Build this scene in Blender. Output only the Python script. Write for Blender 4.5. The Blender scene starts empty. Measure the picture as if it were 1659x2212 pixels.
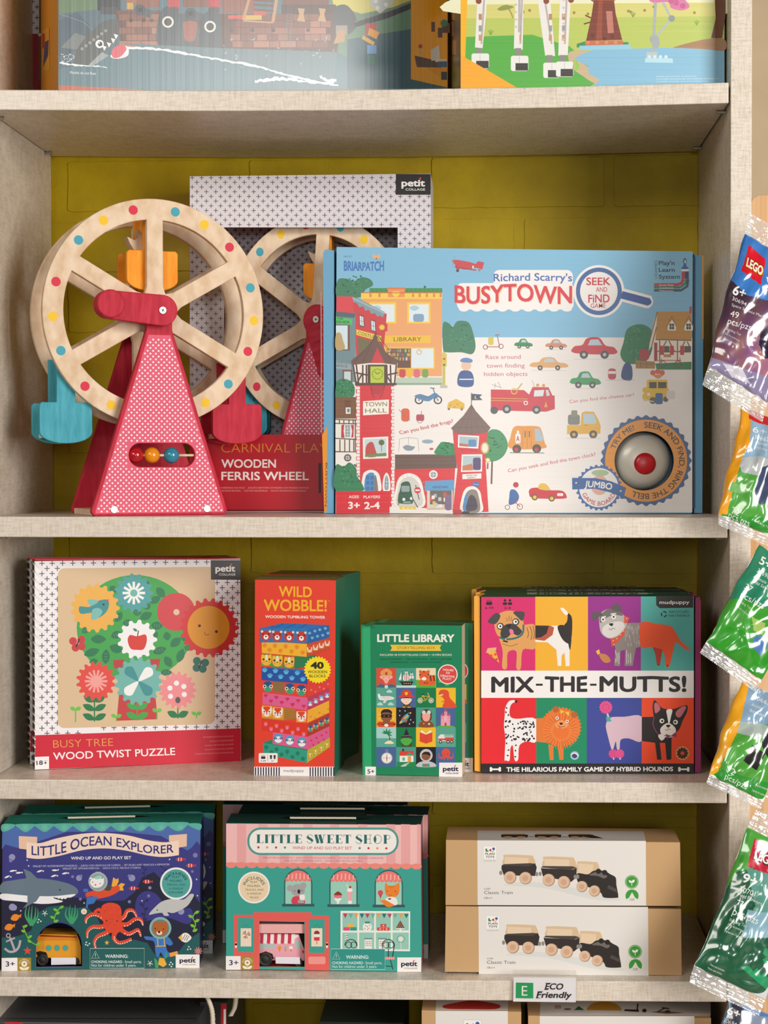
import bpy, bmesh, math, random
from math import sin, cos, pi, radians, hypot, atan2, sqrt
from mathutils import Vector, Matrix
random.seed(7)
V = Vector
SC = bpy.context.scene
COL = SC.collection
# ---------------------------------------------------------------- camera
W, H = 1659, 2212
YAW, PITCH, ROLL, FPX = 0.0566, -0.02463, -0.00213, 4000.58
CAM = V((0, -2.27255, 1.5))
_r = V((cos(YAW), sin(YAW), 0)); _f0 = V((-sin(YAW), cos(YAW), 0)); _u0 = V((0, 0, 1))
FWD = cos(PITCH) * _f0 + sin(PITCH) * _u0
_u = -sin(PITCH) * _f0 + cos(PITCH) * _u0
RGT = cos(ROLL) * _r + sin(ROLL) * _u
UPV = -sin(ROLL) * _r + cos(ROLL) * _u
cd = bpy.data.cameras.new('camera'); cam = bpy.data.objects.new('camera', cd); COL.objects.link(cam)
cd.sensor_fit = 'HORIZONTAL'; cd.sensor_width = 36; cd.lens = 36 * FPX / W
cd.clip_start = 0.05; cd.clip_end = 50
Mx = Matrix((RGT, UPV, -FWD)).transposed().to_4x4(); Mx.translation = CAM
cam.matrix_world = Mx
SC.camera = cam
SC.view_settings.view_transform = 'Standard'; SC.view_settings.look = 'None'
SC.view_settings.gamma = 1; SC.view_settings.use_curve_mapping = False
SC.view_settings.exposure = 0.04
try:
    SC.cycles.use_denoising = True
    SC.cycles.max_bounces = 8
    SC.cycles.transparent_max_bounces = 16
except Exception: pass
# ---------------------------------------------------------------- light: dim shop surroundings, shop window, added front-left fill
wd = bpy.data.worlds.new('shop'); SC.world = wd; wd.use_nodes = True
wd.node_tree.nodes['Background'].inputs[0].default_value = (1.0, 0.86, 0.68, 1)
wd.node_tree.nodes['Background'].inputs[1].default_value = 0.07
def area(name, loc, target, sx, sy, power, col):
    l = bpy.data.lights.new(name, 'AREA'); l.shape = 'RECTANGLE'; l.size = sx; l.size_y = sy; l.energy = power; l.color = col
    o = bpy.data.objects.new(name, l); COL.objects.link(o); o.location = loc
    o.rotation_euler = (V(target) - V(loc)).to_track_quat('-Z', 'Y').to_euler(); return o
area('shop_window_light', (2.15, -2.75, 1.95), (-.1, 0.1, 1.45), 1.4, 1.9, 108, (1.0, .97, .93))
area('window_light', (.12, -3.7, 1.72), (.0, 0.1, 1.55), .40, .34, 11, (.97, .98, 1.0))
area('left_fill_light', (-1.5, -2.7, 2.7), (-.15, .1, 1.4), 1.4, .8, 30, (1.0, .95, .88))  # added fill lamp, brightens sides that face front left

def ray(px, py):
    return (RGT * ((px - W / 2) / FPX) - UPV * ((py - H / 2) / FPX) + FWD)
def P(px, py, y):
    d = ray(px, py); return CAM + d * ((y - CAM.y) / d.y)
def PZ(px, py, z):
    d = ray(px, py); return CAM + d * ((z - CAM.z) / d.z)
def hitp(px, py, o, n):
    d = ray(px, py); return CAM + d * ((o - CAM).dot(n) / d.dot(n))
def proj(p):
    q = V(p) - CAM; z = q.dot(FWD); return (W / 2 + FPX * q.dot(RGT) / z, H / 2 - FPX * q.dot(UPV) / z)

# ---------------------------------------------------------------- materials
def lin(c):
    if isinstance(c, str):
        c = c.lstrip('#'); c = [int(c[i:i + 2], 16) / 255 for i in (0, 2, 4)]
    return tuple((x / 12.92 if x <= .04045 else ((x + .055) / 1.055) ** 2.4) for x in c)
MATS = {}
def node_mat(name, col=None, rough=.5, metal=0, spec=.5, coat=0, coatr=.1, bump=None, trans=0, alpha=1, attr=False, sheen=0):
    if name in MATS: return MATS[name]
    m = bpy.data.materials.new(name); m.use_nodes = True; nt = m.node_tree; b = nt.nodes['Principled BSDF']
    b.inputs['Roughness'].default_value = rough; b.inputs['Metallic'].default_value = metal
    b.inputs['Specular IOR Level'].default_value = spec
    b.inputs['Coat Weight'].default_value = coat; b.inputs['Coat Roughness'].default_value = coatr
    b.inputs['Transmission Weight'].default_value = trans; b.inputs['Alpha'].default_value = alpha
    if col: b.inputs['Base Color'].default_value = (*lin(col), 1)
    if attr:
        a = nt.nodes.new('ShaderNodeAttribute'); a.attribute_name = 'Col'
        nt.links.new(a.outputs['Color'], b.inputs['Base Color'])
    if bump:
        kind, sc, st, dist = bump
        tc = nt.nodes.new('ShaderNodeTexCoord'); mp = nt.nodes.new('ShaderNodeMapping')
        mp.inputs['Scale'].default_value = sc
        nz = nt.nodes.new('ShaderNodeTexNoise'); nz.inputs['Scale'].default_value = 1; nz.inputs['Detail'].default_value = 3
        bp = nt.nodes.new('ShaderNodeBump'); bp.inputs['Strength'].default_value = st; bp.inputs['Distance'].default_value = dist
        nt.links.new(tc.outputs['Object'], mp.inputs[0]); nt.links.new(mp.outputs[0], nz.inputs['Vector'])
        nt.links.new(nz.outputs['Fac'], bp.inputs['Height']); nt.links.new(bp.outputs[0], b.inputs['Normal'])
    MATS[name] = m; return m
CARD = node_mat('printed_card', rough=.42, spec=.4, attr=True, coat=.12, coatr=.3)
GLOSSCARD = node_mat('glossy_printed_card', rough=.38, spec=.5, attr=True, coat=.55, coatr=.26, bump=('n', (2, 2, 170), .25, .002))
GLOSSCARDV = node_mat('glossy_fluted_card', rough=.38, spec=.5, attr=True, coat=1.0, coatr=.25, bump=('n', (160, 2, 2), .3, .002))
def mix_mat(name, c1, c2, scale, rough=.5, detail=4, lo=.35, hi=.65, coat=0, spec=.5, bump=0, c3=None):
    """two-tone noise pattern material (wood figure, linen laminate ...)"""
    if name in MATS: return MATS[name]
    m = bpy.data.materials.new(name); m.use_nodes = True; nt = m.node_tree; b = nt.nodes['Principled BSDF']
    b.inputs['Roughness'].default_value = rough; b.inputs['Coat Weight'].default_value = coat; b.inputs['Specular IOR Level'].default_value = spec
    tc = nt.nodes.new('ShaderNodeTexCoord'); mp = nt.nodes.new('ShaderNodeMapping'); mp.inputs['Scale'].default_value = scale
    nz = nt.nodes.new('ShaderNodeTexNoise'); nz.inputs['Scale'].default_value = 1; nz.inputs['Detail'].default_value = detail
    cr = nt.nodes.new('ShaderNodeValToRGB'); cr.color_ramp.elements[0].position = lo; cr.color_ramp.elements[1].position = hi
    cr.color_ramp.elements[0].color = (*lin(c1), 1); cr.color_ramp.elements[1].color = (*lin(c2), 1)
    nt.links.new(tc.outputs['Object'], mp.inputs[0]); nt.links.new(mp.outputs[0], nz.inputs['Vector']); nt.links.new(nz.outputs['Fac'], cr.inputs[0])
    nt.links.new(cr.outputs[0], b.inputs['Base Color'])
    if bump:
        bp = nt.nodes.new('ShaderNodeBump'); bp.inputs['Strength'].default_value = bump; bp.inputs['Distance'].default_value = .001
        nt.links.new(nz.outputs['Fac'], bp.inputs['Height']); nt.links.new(bp.outputs[0], b.inputs['Normal'])
    MATS[name] = m; return m
def linen():
    if 'linen_laminate' in MATS: return MATS['linen_laminate']
    m = bpy.data.materials.new('linen_laminate'); m.use_nodes = True; nt = m.node_tree; b = nt.nodes['Principled BSDF']
    b.inputs['Roughness'].default_value = .34; b.inputs['Specular IOR Level'].default_value = .55
    tc = nt.nodes.new('ShaderNodeTexCoord'); outs = []
    for s in ((60, 60, 420), (420, 60, 60), (900, 900, 900)):
        mp = nt.nodes.new('ShaderNodeMapping'); mp.inputs['Scale'].default_value = s
        nz = nt.nodes.new('ShaderNodeTexNoise'); nz.inputs['Scale'].default_value = 1; nz.inputs['Detail'].default_value = 3
        nt.links.new(tc.outputs['Object'], mp.inputs[0]); nt.links.new(mp.outputs[0], nz.inputs['Vector']); outs.append(nz.outputs['Fac'])
    a1 = nt.nodes.new('ShaderNodeMath'); a1.operation = 'ADD'; a2 = nt.nodes.new('ShaderNodeMath'); a2.operation = 'ADD'
    nt.links.new(outs[0], a1.inputs[0]); nt.links.new(outs[1], a1.inputs[1]); nt.links.new(a1.outputs[0], a2.inputs[0]); nt.links.new(outs[2], a2.inputs[1])
    dv = nt.nodes.new('ShaderNodeMath'); dv.operation = 'DIVIDE'; dv.inputs[1].default_value = 3; nt.links.new(a2.outputs[0], dv.inputs[0])
    cr = nt.nodes.new('ShaderNodeValToRGB'); cr.color_ramp.elements[0].position = .36; cr.color_ramp.elements[1].position = .56
    cr.color_ramp.elements[0].color = (*lin('#C6B9A5'), 1); cr.color_ramp.elements[1].color = (*lin('#E6DACC'), 1)
    nt.links.new(dv.outputs[0], cr.inputs[0]); nt.links.new(cr.outputs[0], b.inputs['Base Color'])
    MATS['linen_laminate'] = m; return m
BIRCH = mix_mat('birch_plywood', '#D6B592', '#EAD2B6', (70, 40, 45), rough=.6, spec=.25, lo=.3, hi=.62, detail=5)
def stained(name, c1, c2): return mix_mat(name, c1, c2, (160, 160, 30), rough=.6, lo=.25, hi=.75, coat=0, spec=.22)
REDW = stained('red_stained_wood', '#B0182E', '#CC3448'); BLUEW = stained('blue_stained_wood', '#3493A6', '#58B2C1')
ORANGEW = stained('orange_stained_wood', '#EE8A10', '#F9AA38'); 
STEEL = node_mat('steel', '#A8A49C', rough=.38, metal=.85)

# ---------------------------------------------------------------- object helpers
def setp(o, label=None, cat=None, group=None, kind=None):
    if label: o['label'] = label
    if cat: o['category'] = cat
    if group: o['group'] = group
    if kind: o['kind'] = kind
    return o
def empty(name, loc, rz=0, **k):
    o = bpy.data.objects.new(name, None); COL.objects.link(o); o.location = loc; o.rotation_euler = (0, 0, rz); o.empty_display_size = .02
    return setp(o, **k)
class MB:
    """collects faces with a colour each; build() links ONE mesh object"""
    def __init__(s): s.v = []; s.f = []; s.c = []; s.m = []
    def face(s, pts, col=(1, 1, 1), mi=0):
        i = len(s.v); s.v.extend(V(p) for p in pts); s.f.append(tuple(range(i, i + len(pts)))); s.c.append(col); s.m.append(mi)
    def mesh(s, verts, faces, col, mi=0):
        i = len(s.v); s.v.extend(V(p) for p in verts)
        for f in faces: s.f.append(tuple(j + i for j in f)); s.c.append(col); s.m.append(mi)
    def hexa(s, q, d, cols, mi=0, inset=None):
        """front quad q (TL,TR,BR,BL) extruded by vector d; cols: front, back, left, right, top, bottom"""
        b = [p + d for p in q]; i = len(s.v); s.v.extend(list(q) + b)
        for f, c in zip(((0, 3, 2, 1), (4, 5, 6, 7), (0, 4, 7, 3), (1, 2, 6, 5), (0, 1, 5, 4), (3, 7, 6, 2)), cols):
            s.f.append(tuple(i + j for j in f)); s.c.append(c); s.m.append(mi)
    def cube(s, c, size, col, M=None, mi=0):
        x, y, z = [k / 2 for k in size]; c = V(c)
        p = [V((a * x, b * y, e * z)) for a in (-1, 1) for b in (-1, 1) for e in (-1, 1)]
        if M: p = [M @ k for k in p]
        s.mesh([c + k for k in p], ((0, 1, 3, 2), (4, 6, 7, 5), (0, 4, 5, 1), (2, 3, 7, 6), (0, 2, 6, 4), (1, 5, 7, 3)), col, mi)
    def build(s, name, mats, parent=None, loc=None, smooth=False, rot=None, **k):
        me = bpy.data.meshes.new(name); loc = V(loc) if loc is not None else V((0, 0, 0))
        Mi = Matrix.Rotation(-rot, 3, 'Z') if rot else None
        vs = [(p - loc) for p in s.v]
        if Mi: vs = [Mi @ p for p in vs]
        me.from_pydata([tuple(p) for p in vs], [], s.f)
        if not isinstance(mats, (list, tuple)): mats = [mats]
        for m in mats: me.materials.append(m)
        at = me.color_attributes.new('Col', 'FLOAT_COLOR', 'CORNER'); flat = []
        for f, c in zip(s.f, s.c): flat.extend((c[0], c[1], c[2], 1.0) * len(f))
        at.data.foreach_set('color', flat)
        me.polygons.foreach_set('material_index', s.m)
        if smooth: me.polygons.foreach_set('use_smooth', [True] * len(me.polygons))
        me.update()
        o = bpy.data.objects.new(name, me); COL.objects.link(o)
        if parent: o.parent = parent
        o.location = loc if not parent else loc - V(parent.location) if parent.rotation_euler.z == 0 else loc
        if rot: o.rotation_euler.z = rot
        return setp(o, **k)
_bev = {}
def bevel(o, w=.001, seg=2, angle=40):
    b = o.modifiers.new('bevel', 'BEVEL'); b.width = w; b.segments = seg; b.limit_method = 'ANGLE'; b.angle_limit = radians(angle); return o
def dup(o, parent=None, **k):
    c = o.copy(); COL.objects.link(c)
    if parent: c.parent = parent; c.matrix_parent_inverse = o.matrix_parent_inverse.copy()
    for ch in list(o.children): dup(ch, c)
    return setp(c, **k)

def circ(cx, cy, r, n=24, ry=None, a0=0, a1=2 * pi, rot=0):
    ry = ry or r; full = abs(a1 - a0 - 2 * pi) < 1e-6; k = n if full else n + 1; out = []
    for i in range(k):
        a = a0 + (a1 - a0) * i / n; x = r * cos(a); y = ry * sin(a)
        out.append((cx + x * cos(rot) - y * sin(rot), cy + x * sin(rot) + y * cos(rot)))
    return out
def rrect(x0, y0, x1, y1, r, n=6):
    p = []
    for cx, cy, a in ((x1 - r, y1 - r, 0), (x0 + r, y1 - r, pi / 2), (x0 + r, y0 + r, pi), (x1 - r, y0 + r, 1.5 * pi)):
        p += [(cx + r * cos(a + pi / 2 * i / n), cy + r * sin(a + pi / 2 * i / n)) for i in range(n + 1)]
    return p
def spline(pts, n=5, closed=True):
    out = []; N = len(pts)
    for i in range(N if closed else N - 1):
        if closed: p0, p1, p2, p3 = pts[i - 1], pts[i], pts[(i + 1) % N], pts[(i + 2) % N]
        else: p0, p1, p2, p3 = pts[max(i - 1, 0)], pts[i], pts[i + 1], pts[min(i + 2, N - 1)]
        for k in range(n):
            t = k / n
            out.append(tuple(.5 * (2 * b + (c - a) * t + (2 * a - 5 * b + 4 * c - d) * t * t + (3 * b - a - 3 * c + d) * t ** 3) for a, b, c, d in zip(p0, p1, p2, p3)))
    if not closed: out.append(tuple(pts[-1]))
    return out
def curve_mesh(loops, depth=0.0, bev=0.0, res=1):
    """filled 2-D outline with holes -> mesh data (local x,y; thickness +-depth)"""
    cu = bpy.data.curves.new('c', 'CURVE'); cu.dimensions = '2D'; cu.fill_mode = 'BOTH' if depth else 'FRONT'
    if not depth: cu.fill_mode = 'FRONT'
    cu.extrude = max(depth - bev, 0); cu.bevel_depth = bev; cu.bevel_resolution = 1; cu.offset = -bev
    for L in loops:
        s = cu.splines.new('POLY'); s.points.add(len(L) - 1)
        for i, p in enumerate(L): s.points[i].co = (p[0], p[1], 0, 1)
        s.use_cyclic_u = True
    o = bpy.data.objects.new('c', cu); me = bpy.data.meshes.new_from_object(o)
    vs = [v.co.copy() for v in me.vertices]; fs = [tuple(p.vertices) for p in me.polygons]
    bpy.data.objects.remove(o); bpy.data.curves.remove(cu); bpy.data.meshes.remove(me)
    return vs, fs
_tc = {}
def text_mesh(s, bold=0.0):
    k = (s, bold)
    if k in _tc: return _tc[k]
    cu = bpy.data.curves.new('t', 'FONT'); cu.body = s; cu.size = 1; cu.offset = bold; cu.resolution_u = 4
    o = bpy.data.objects.new('t', cu); me = bpy.data.meshes.new_from_object(o)
    vs = [(v.co.x, v.co.y) for v in me.vertices]; fs = [tuple(p.vertices) for p in me.polygons]
    bpy.data.objects.remove(o); bpy.data.curves.remove(cu); bpy.data.meshes.remove(me)
    xs = [v[0] for v in vs] or [0, 1]
    _tc[k] = (vs, fs, min(xs), max(xs)); return _tc[k]
_cap = {}
def cap(bold):
    if bold not in _cap:
        ys = [v[1] for v in text_mesh('H', bold)[0]]; _cap[bold] = (min(ys), max(ys))
    return _cap[bold]

class Art:
    """printing on a flat card face; coordinates are those of a crop of the photograph, laid on the real plane of the face"""
    EPS = 2.2e-5
    def __init__(s, mb, o, n, x0=0, y0=0, sc=1, mi=0, base=1):
        s.mb = mb; s.o = V(o); s.n = V(n).normalized(); s.x0 = x0; s.y0 = y0; s.sc = sc; s.lv = []; s.mi = mi; s.base = base
    def crop(s, x0, y0, sc): s.x0 = x0; s.y0 = y0; s.sc = sc; return s
    def put(s, polys, col, faces=None):
        pts = [p for L in polys for p in L]
        if len(pts) < 3: return
        c = lin(col) if isinstance(col, str) else col
        X = [s.x0 + p[0] / s.sc for p in pts]; Y = [s.y0 + p[1] / s.sc for p in pts]
        bb = (min(X), min(Y), max(X), max(Y)); l = s.base
        for b, k in s.lv:
            if k >= l and b[0] < bb[2] and b[2] > bb[0] and b[1] < bb[3] and b[3] > bb[1]: l = k + 1
        s.lv.append((bb, l)); off = s.n * (s.EPS * l)
        w = [hitp(x, y, s.o, s.n) + off for x, y in zip(X, Y)]
        if faces is not None: s.mb.mesh(w, faces, c, s.mi)
        else:
            i = 0
            for L in polys: s.mb.face(w[i:i + len(L)], c, s.mi); i += len(L)
    def poly(s, pts, col): s.put([pts], col)
    def sm(s, pts, col, n=5): s.put([spline(pts, n)], col)
    def rect(s, x0, y0, x1, y1, col): s.put([[(x0, y0), (x1, y0), (x1, y1), (x0, y1)]], col)
    def rr(s, x0, y0, x1, y1, r, col): s.put([rrect(x0, y0, x1, y1, r)], col)
    def ci(s, x, y, r, col, ry=None, rot=0, n=24): s.put([circ(x, y, r, n, ry, rot=rot)], col)
    def dots(s, L, r, col, n=10):
        for x, y in L: s.put([circ(x, y, r, n)], col)
    def ring(s, x, y, r, w, col, a0=0, a1=2 * pi, n=32, ry=None):
        k = (ry or r) / r; a = circ(x, y, r + w / 2, n, (r + w / 2) * k, a0, a1); b = circ(x, y, r - w / 2, n, (r - w / 2) * k, a0, a1)
        if abs(a1 - a0 - 2 * pi) < 1e-6: a.append(a[0]); b.append(b[0])
        s.put([[a[i], a[i + 1], b[i + 1], b[i]] for i in range(len(a) - 1)], col)
    def line(s, pts, w, col, closed=False, w2=None, capr=True):
        """stroke; w may taper to w2"""
        if closed: pts = list(pts) + [pts[0]]
        N = len(pts); L = []; R = []; w2 = w if w2 is None else w2
        for i in range(N):
            a = pts[max(i - 1, 0)]; b = pts[min(i + 1, N - 1)]
            if closed and i in (0, N - 1): a = pts[-2]; b = pts[1]
            dx, dy = b[0] - a[0], b[1] - a[1]; d = hypot(dx, dy) or 1; k = (w + (w2 - w) * i / max(N - 1, 1)) / 2
            L.append((pts[i][0] - dy / d * k, pts[i][1] + dx / d * k)); R.append((pts[i][0] + dy / d * k, pts[i][1] - dx / d * k))
        q = [[L[i], L[i + 1], R[i + 1], R[i]] for i in range(N - 1)]
        s.put(q, col)
    def segs(s, L, w, col):
        Q = [[(a + (b2 - b) / d * w / 2, b - (a2 - a) / d * w / 2), (a2 + (b2 - b) / d * w / 2, b2 - (a2 - a) / d * w / 2), (a2 - (b2 - b) / d * w / 2, b2 + (a2 - a) / d * w / 2), (a - (b2 - b) / d * w / 2, b + (a2 - a) / d * w / 2)] for a, b, a2, b2 in L for d in (hypot(a2 - a, b2 - b) or 1,)]
        if len(Q) > 60: s.put(Q, col)
        else:
            for q in Q: s.put([q], col)
    def curve(s, pts, w, col, w2=None, n=5): s.line(spline(pts, n, False), w, col, w2=w2)
    def gear(s, x, y, r0, r1, n, col, ph=0):
        p = []
        for i in range(n * 6):
            a = ph + 2 * pi * i / (n * 6); t = cos(n * (a - ph)); t = max(-1, min(1, t * 1.5)); r = (r0 + r1) / 2 + (r1 - r0) / 2 * t
            p.append((x + r * cos(a), y + r * sin(a)))
        s.put([p], col)
    def rays(s, x, y, r0, r1, n, w, col, ph=0): s.segs([(x + r0 * cos(a), y + r0 * sin(a), x + r1 * cos(a), y + r1 * sin(a)) for a in [ph + 2 * pi * i / n for i in range(n)]], w, col)
    def leaf(s, x, y, L, w, a, col):
        p = [(0, 0), (.25, .8), (.55, 1), (.8, .65), (1, 0), (.8, -.65), (.55, -1), (.25, -.8)]
        s.sm([(x + L * u * cos(a) - w / 2 * v * sin(a), y + L * u * sin(a) + w / 2 * v * cos(a)) for u, v in p], col, 3)
    def textf(s, t, fn, col, bold=0.0):
        sh = [(0, 0)]; tb = bold
        if bold > .006: b_ = bold * .8; sh = [(b_, b_), (-b_, b_), (b_, -b_), (-b_, -b_)] + ([(b_ * 1.3, 0), (-b_ * 1.3, 0), (0, b_ * 1.3), (0, -b_ * 1.3)] if bold > .028 else []); tb = 0.0
        vs, fs, a, b = text_mesh(t, tb); c0, c1 = cap(tb)
        if not vs: return
        e = max(k[0] for k in sh); a -= e; b += e; c0 -= e; c1 += e
        for dx, dy in sh: s.put([[fn((x + dx - a) / (b - a), (y + dy - c0) / (c1 - c0)) for x, y in vs]], col, fs)
    def text(s, t, x0, y0, x1, y1, h, col, bold=0.0, sh=0.0):
        d = hypot(x1 - x0, y1 - y0); ux, uy = (x1 - x0) / d, (y1 - y0) / d
        s.textf(t, lambda u, v: (x0 + (x1 - x0) * u + (uy + ux * sh) * v * h, y0 + (y1 - y0) * u + (-ux + uy * sh) * v * h), col, bold)
    def arctext(s, t, x, y, r, a0, a1, h, col, bold=0.0, inside=False):
        """a in degrees, clockwise from 3 o'clock (y down)"""
        k = -1 if inside else 1
        s.textf(t, lambda u, v: (x + (r + k * v * h) * cos(radians(a0 + (a1 - a0) * u)), y + (r + k * v * h) * sin(radians(a0 + (a1 - a0) * u))), col, bold)
    def plus(s, x0, y0, x1, y1, dx, dy, L, w, col, sl=0, test=None):
        out = []; r = 0; y = y0
        while y < y1:
            x = x0 + (dx / 2 if r % 2 else 0)
            while x < x1:
                yy = y + (x - x0) * sl
                if test is None or test(x, yy):
                    out.append((x - L / 2, yy - L / 2 * sl, x + L / 2, yy + L / 2 * sl)); out.append((x, yy - L / 2, x, yy + L / 2))
                x += dx
            y += dy / 2; r += 1
        # horizontal and vertical bars on separate levels
        s.segs(out[0::2], w, col); s.segs(out[1::2], w, col)

# ---------------------------------------------------------------- shelf levels (top surface height across the width)
XL, XR, DEP = -0.62202, 0.29197, 0.345
TOPP = {1: [(-60, 192.5), (0, 193.6), (450, 195.5), (830, 193.2), (1200, 187.5), (1572, 178)], 2: [(-60, 1116), (0, 1116), (830, 1117), (1572, 1117.5)],
        3: [(-60, 1683.3), (0, 1683.7), (830, 1688.8), (1572, 1691)], 4: [(-60, 2110), (0, 2110.2), (830, 2117), (1572, 2121)]}
BOTP = {1: [(-60, 236.5), (0, 237.4), (450, 240), (830, 237.8), (1200, 232.5), (1572, 222.7)], 2: [(-60, 1160), (0, 1160.2), (830, 1161.8), (1572, 1162.2)],
        3: [(-60, 1726), (0, 1726.3), (830, 1732.3), (1572, 1735.4)], 4: [(-60, 2152), (0, 2152.2), (830, 2160), (1572, 2165)]}
def prof(T): return [(p.x, p.z) for p in (P(a, b, 0) for a, b in T)]
TOPZ = {k: prof(v) for k, v in TOPP.items()}; BOTZ = {k: prof(v) for k, v in BOTP.items()}
def interp(T, x):
    if x <= T[0][0]: return T[0][1]
    for (a, b), (c, d) in zip(T, T[1:]):
        if x <= c: return b + (d - b) * (x - a) / (c - a)
    return T[-1][1]
def shelf_z(k, x): return interp(TOPZ[k], x)
def on_shelf(k, px, py):
    """where the ray through a pixel meets the top of shelf k"""
    z = shelf_z(k, 0)
    for _ in range(6): p = PZ(px, py, z); z = shelf_z(k, p.x)
    return p
# ================================================================ structure
LIN = linen()
def lime_wall():
    m = mix_mat('lime_painted_block', '#C2A600', '#B29600', (14, 14, 14), rough=.5, spec=.3); nt = m.node_tree; b = nt.nodes['Principled BSDF']
    tc = nt.nodes.new('ShaderNodeTexCoord'); n2 = nt.nodes.new('ShaderNodeTexNoise'); n2.inputs['Scale'].default_value = 70; n2.inputs['Detail'].default_value = 3
    b2 = nt.nodes.new('ShaderNodeBump'); b2.inputs['Strength'].default_value = .3; b2.inputs['Distance'].default_value = .003
    nt.links.new(tc.outputs['Object'], n2.inputs['Vector']); nt.links.new(n2.outputs['Fac'], b2.inputs['Height']); nt.links.new(b2.outputs[0], b.inputs['Normal']); return m
w = MB(); w.cube((-.50, DEP + .0615, 1.3), (1.6, .1, 2.6), (1, 1, 1)); random.seed(11)
_xe = [[P(933 + 393.5 * m, 900, DEP).x for m in range(-4, 3)], [P(1134 + 393.5 * m, 900, DEP).x for m in range(-4, 3)]]
_zb = P(1056, 446, DEP).z; _pz = (_zb - P(1056, 1239, DEP).z) / 6; _bw = P(1305, 900, DEP).x - P(933, 900, DEP).x; _bh = _pz * 108 / 132
for k in range(-8, 26):
    z0 = _zb - k * _pz
    if z0 < .3 or z0 > 2.5: continue
    for x0 in _xe[k % 2]:
        if x0 > .30: continue
        L = rrect(x0, z0, min(x0 + _bw, .299), z0 + _bh, .0045, 4); D = []
        for i_ in range(len(L)):
            a, b = L[i_], L[(i_ + 1) % len(L)]; n_ = max(1, int(hypot(b[0] - a[0], b[1] - a[1]) / .012)); D += [(a[0] + (b[0] - a[0]) * t / n_, a[1] + (b[1] - a[1]) * t / n_) for t in range(n_)]
        D = [(x + random.uniform(-.0008, .0008), z + random.uniform(-.0008, .0008)) for x, z in D]
        vs, fs = curve_mesh([D], .0022, .0005); w.mesh([V((v.x, DEP + .0118 + v.z, v.y)) for v in vs], fs, (1, 1, 1))
w.build('wall_back', lime_wall(), kind='structure')
BEIGE = mix_mat('beige_paint', '#B59E7E', '#C2AC8C', (8, 8, 8), rough=.6)
w = MB(); w.cube((1.001, DEP + .06, 1.3), (1.4, .1, 2.6), (1, 1, 1)); w.build('wall_right', BEIGE, kind='structure')
w = MB(); w.cube((.2, -1.85, -.025), (3.4, 4.5, .05), (1, 1, 1)); w.build('floor', mix_mat('vinyl_floor', '#8F7F6A', '#A59680', (6, 6, 6), rough=.45), kind='structure')

# ================================================================ bookcase
case = empty('bookcase', (-.165, 0, 0), label='tall beige linen laminate bookcase standing against the lime green block wall', cat='bookcase')
def panel(x0, x1, y0):
    w = MB(); w.cube(((x0 + x1) / 2, (y0 + DEP) / 2, 1.2), (x1 - x0, DEP - y0, 2.4), (1, 1, 1))
    return bevel(w.build('side_panel', LIN, case), .0012)
panel(XL - .0254, XL, -.006); panel(XR + .0004, XR + .0258, -.0015)
def shelf(k):
    w = MB(); T = TOPZ[k]; B = BOTZ[k]; x0 = XL + .001; x1 = P(1572, 1106, 0).x; n = 24; w_ = []
    for i in range(n + 1):
        x = x0 + (x1 - x0) * i / n; w_.append((x, interp(T, x), interp(B, x)))
    vs = []
    for x, t, b in w_: vs += [(x, 0, t), (x, DEP, t), (x, DEP, b), (x, 0, b)]
    fs = [(0, 1, 2, 3)]
    for i in range(n):
        a = 4 * i; c = a + 4; fs += [(a, c, c + 1, a + 1), (a + 1, c + 1, c + 2, a + 2), (a + 2, c + 2, c + 3, a + 3), (a + 3, c + 3, c, a)]
    a = 4 * n; fs.append((a + 3, a + 2, a + 1, a)); w.mesh(vs, fs, (1, 1, 1)); return bevel(w.build('shelf', LIN, case), .0013)
TOPZ[5] = [(-1, .588), (1, .588)]; BOTZ[5] = [(-1, .563), (1, .563)]
for k in (1, 2, 3, 4, 5): shelf(k)
def pin(x, y, z, side):
    w = MB(); vs = []; L = .011
    for i in range(12):
        a = 2 * pi * i / 12
        for q in (0, 1): vs.append((x - side * q * L, y + .0022 * cos(a), z - .0022 + .0022 * sin(a)))
    w.mesh(vs, [(2 * i, 2 * i + 1, (2 * i + 3) % 24, (2 * i + 2) % 24) for i in range(12)] + [tuple(range(0, 24, 2)), tuple(range(23, 0, -2))], (1, 1, 1))
    w.build('shelf_pin', STEEL, case)
for k in (1, 2, 3, 4):
    for y in (.045, DEP - .04):
        pin(XR, y, interp(BOTZ[k], XR) , 1); pin(XL, y, interp(BOTZ[k], XL), -1)
# pine board at the right
w = MB(); a = P(1622, 421, .02); x0 = a.x; x1 = x0 + .11; z1 = a.z
vs, fs = curve_mesh([[(x0, 0), (x1, 0), (x1, z1)] + [(x0 + .012 - .012 * sin(t), z1 - .012 + .012 * cos(t)) for t in [pi / 2 * i / 6 for i in range(7)]]], .009, .0008)
w.mesh([V((v.x, .03 + v.z, v.y)) for v in vs], fs, (1, 1, 1))
w.build('pine_board', mix_mat('pine', '#CC9C66', '#DFB684', (130, 130, 3), rough=.5), loc=(x0 + .055, .03, 0), label='pale pine board with rounded top corner standing right of the bookcase', cat='board')
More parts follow.
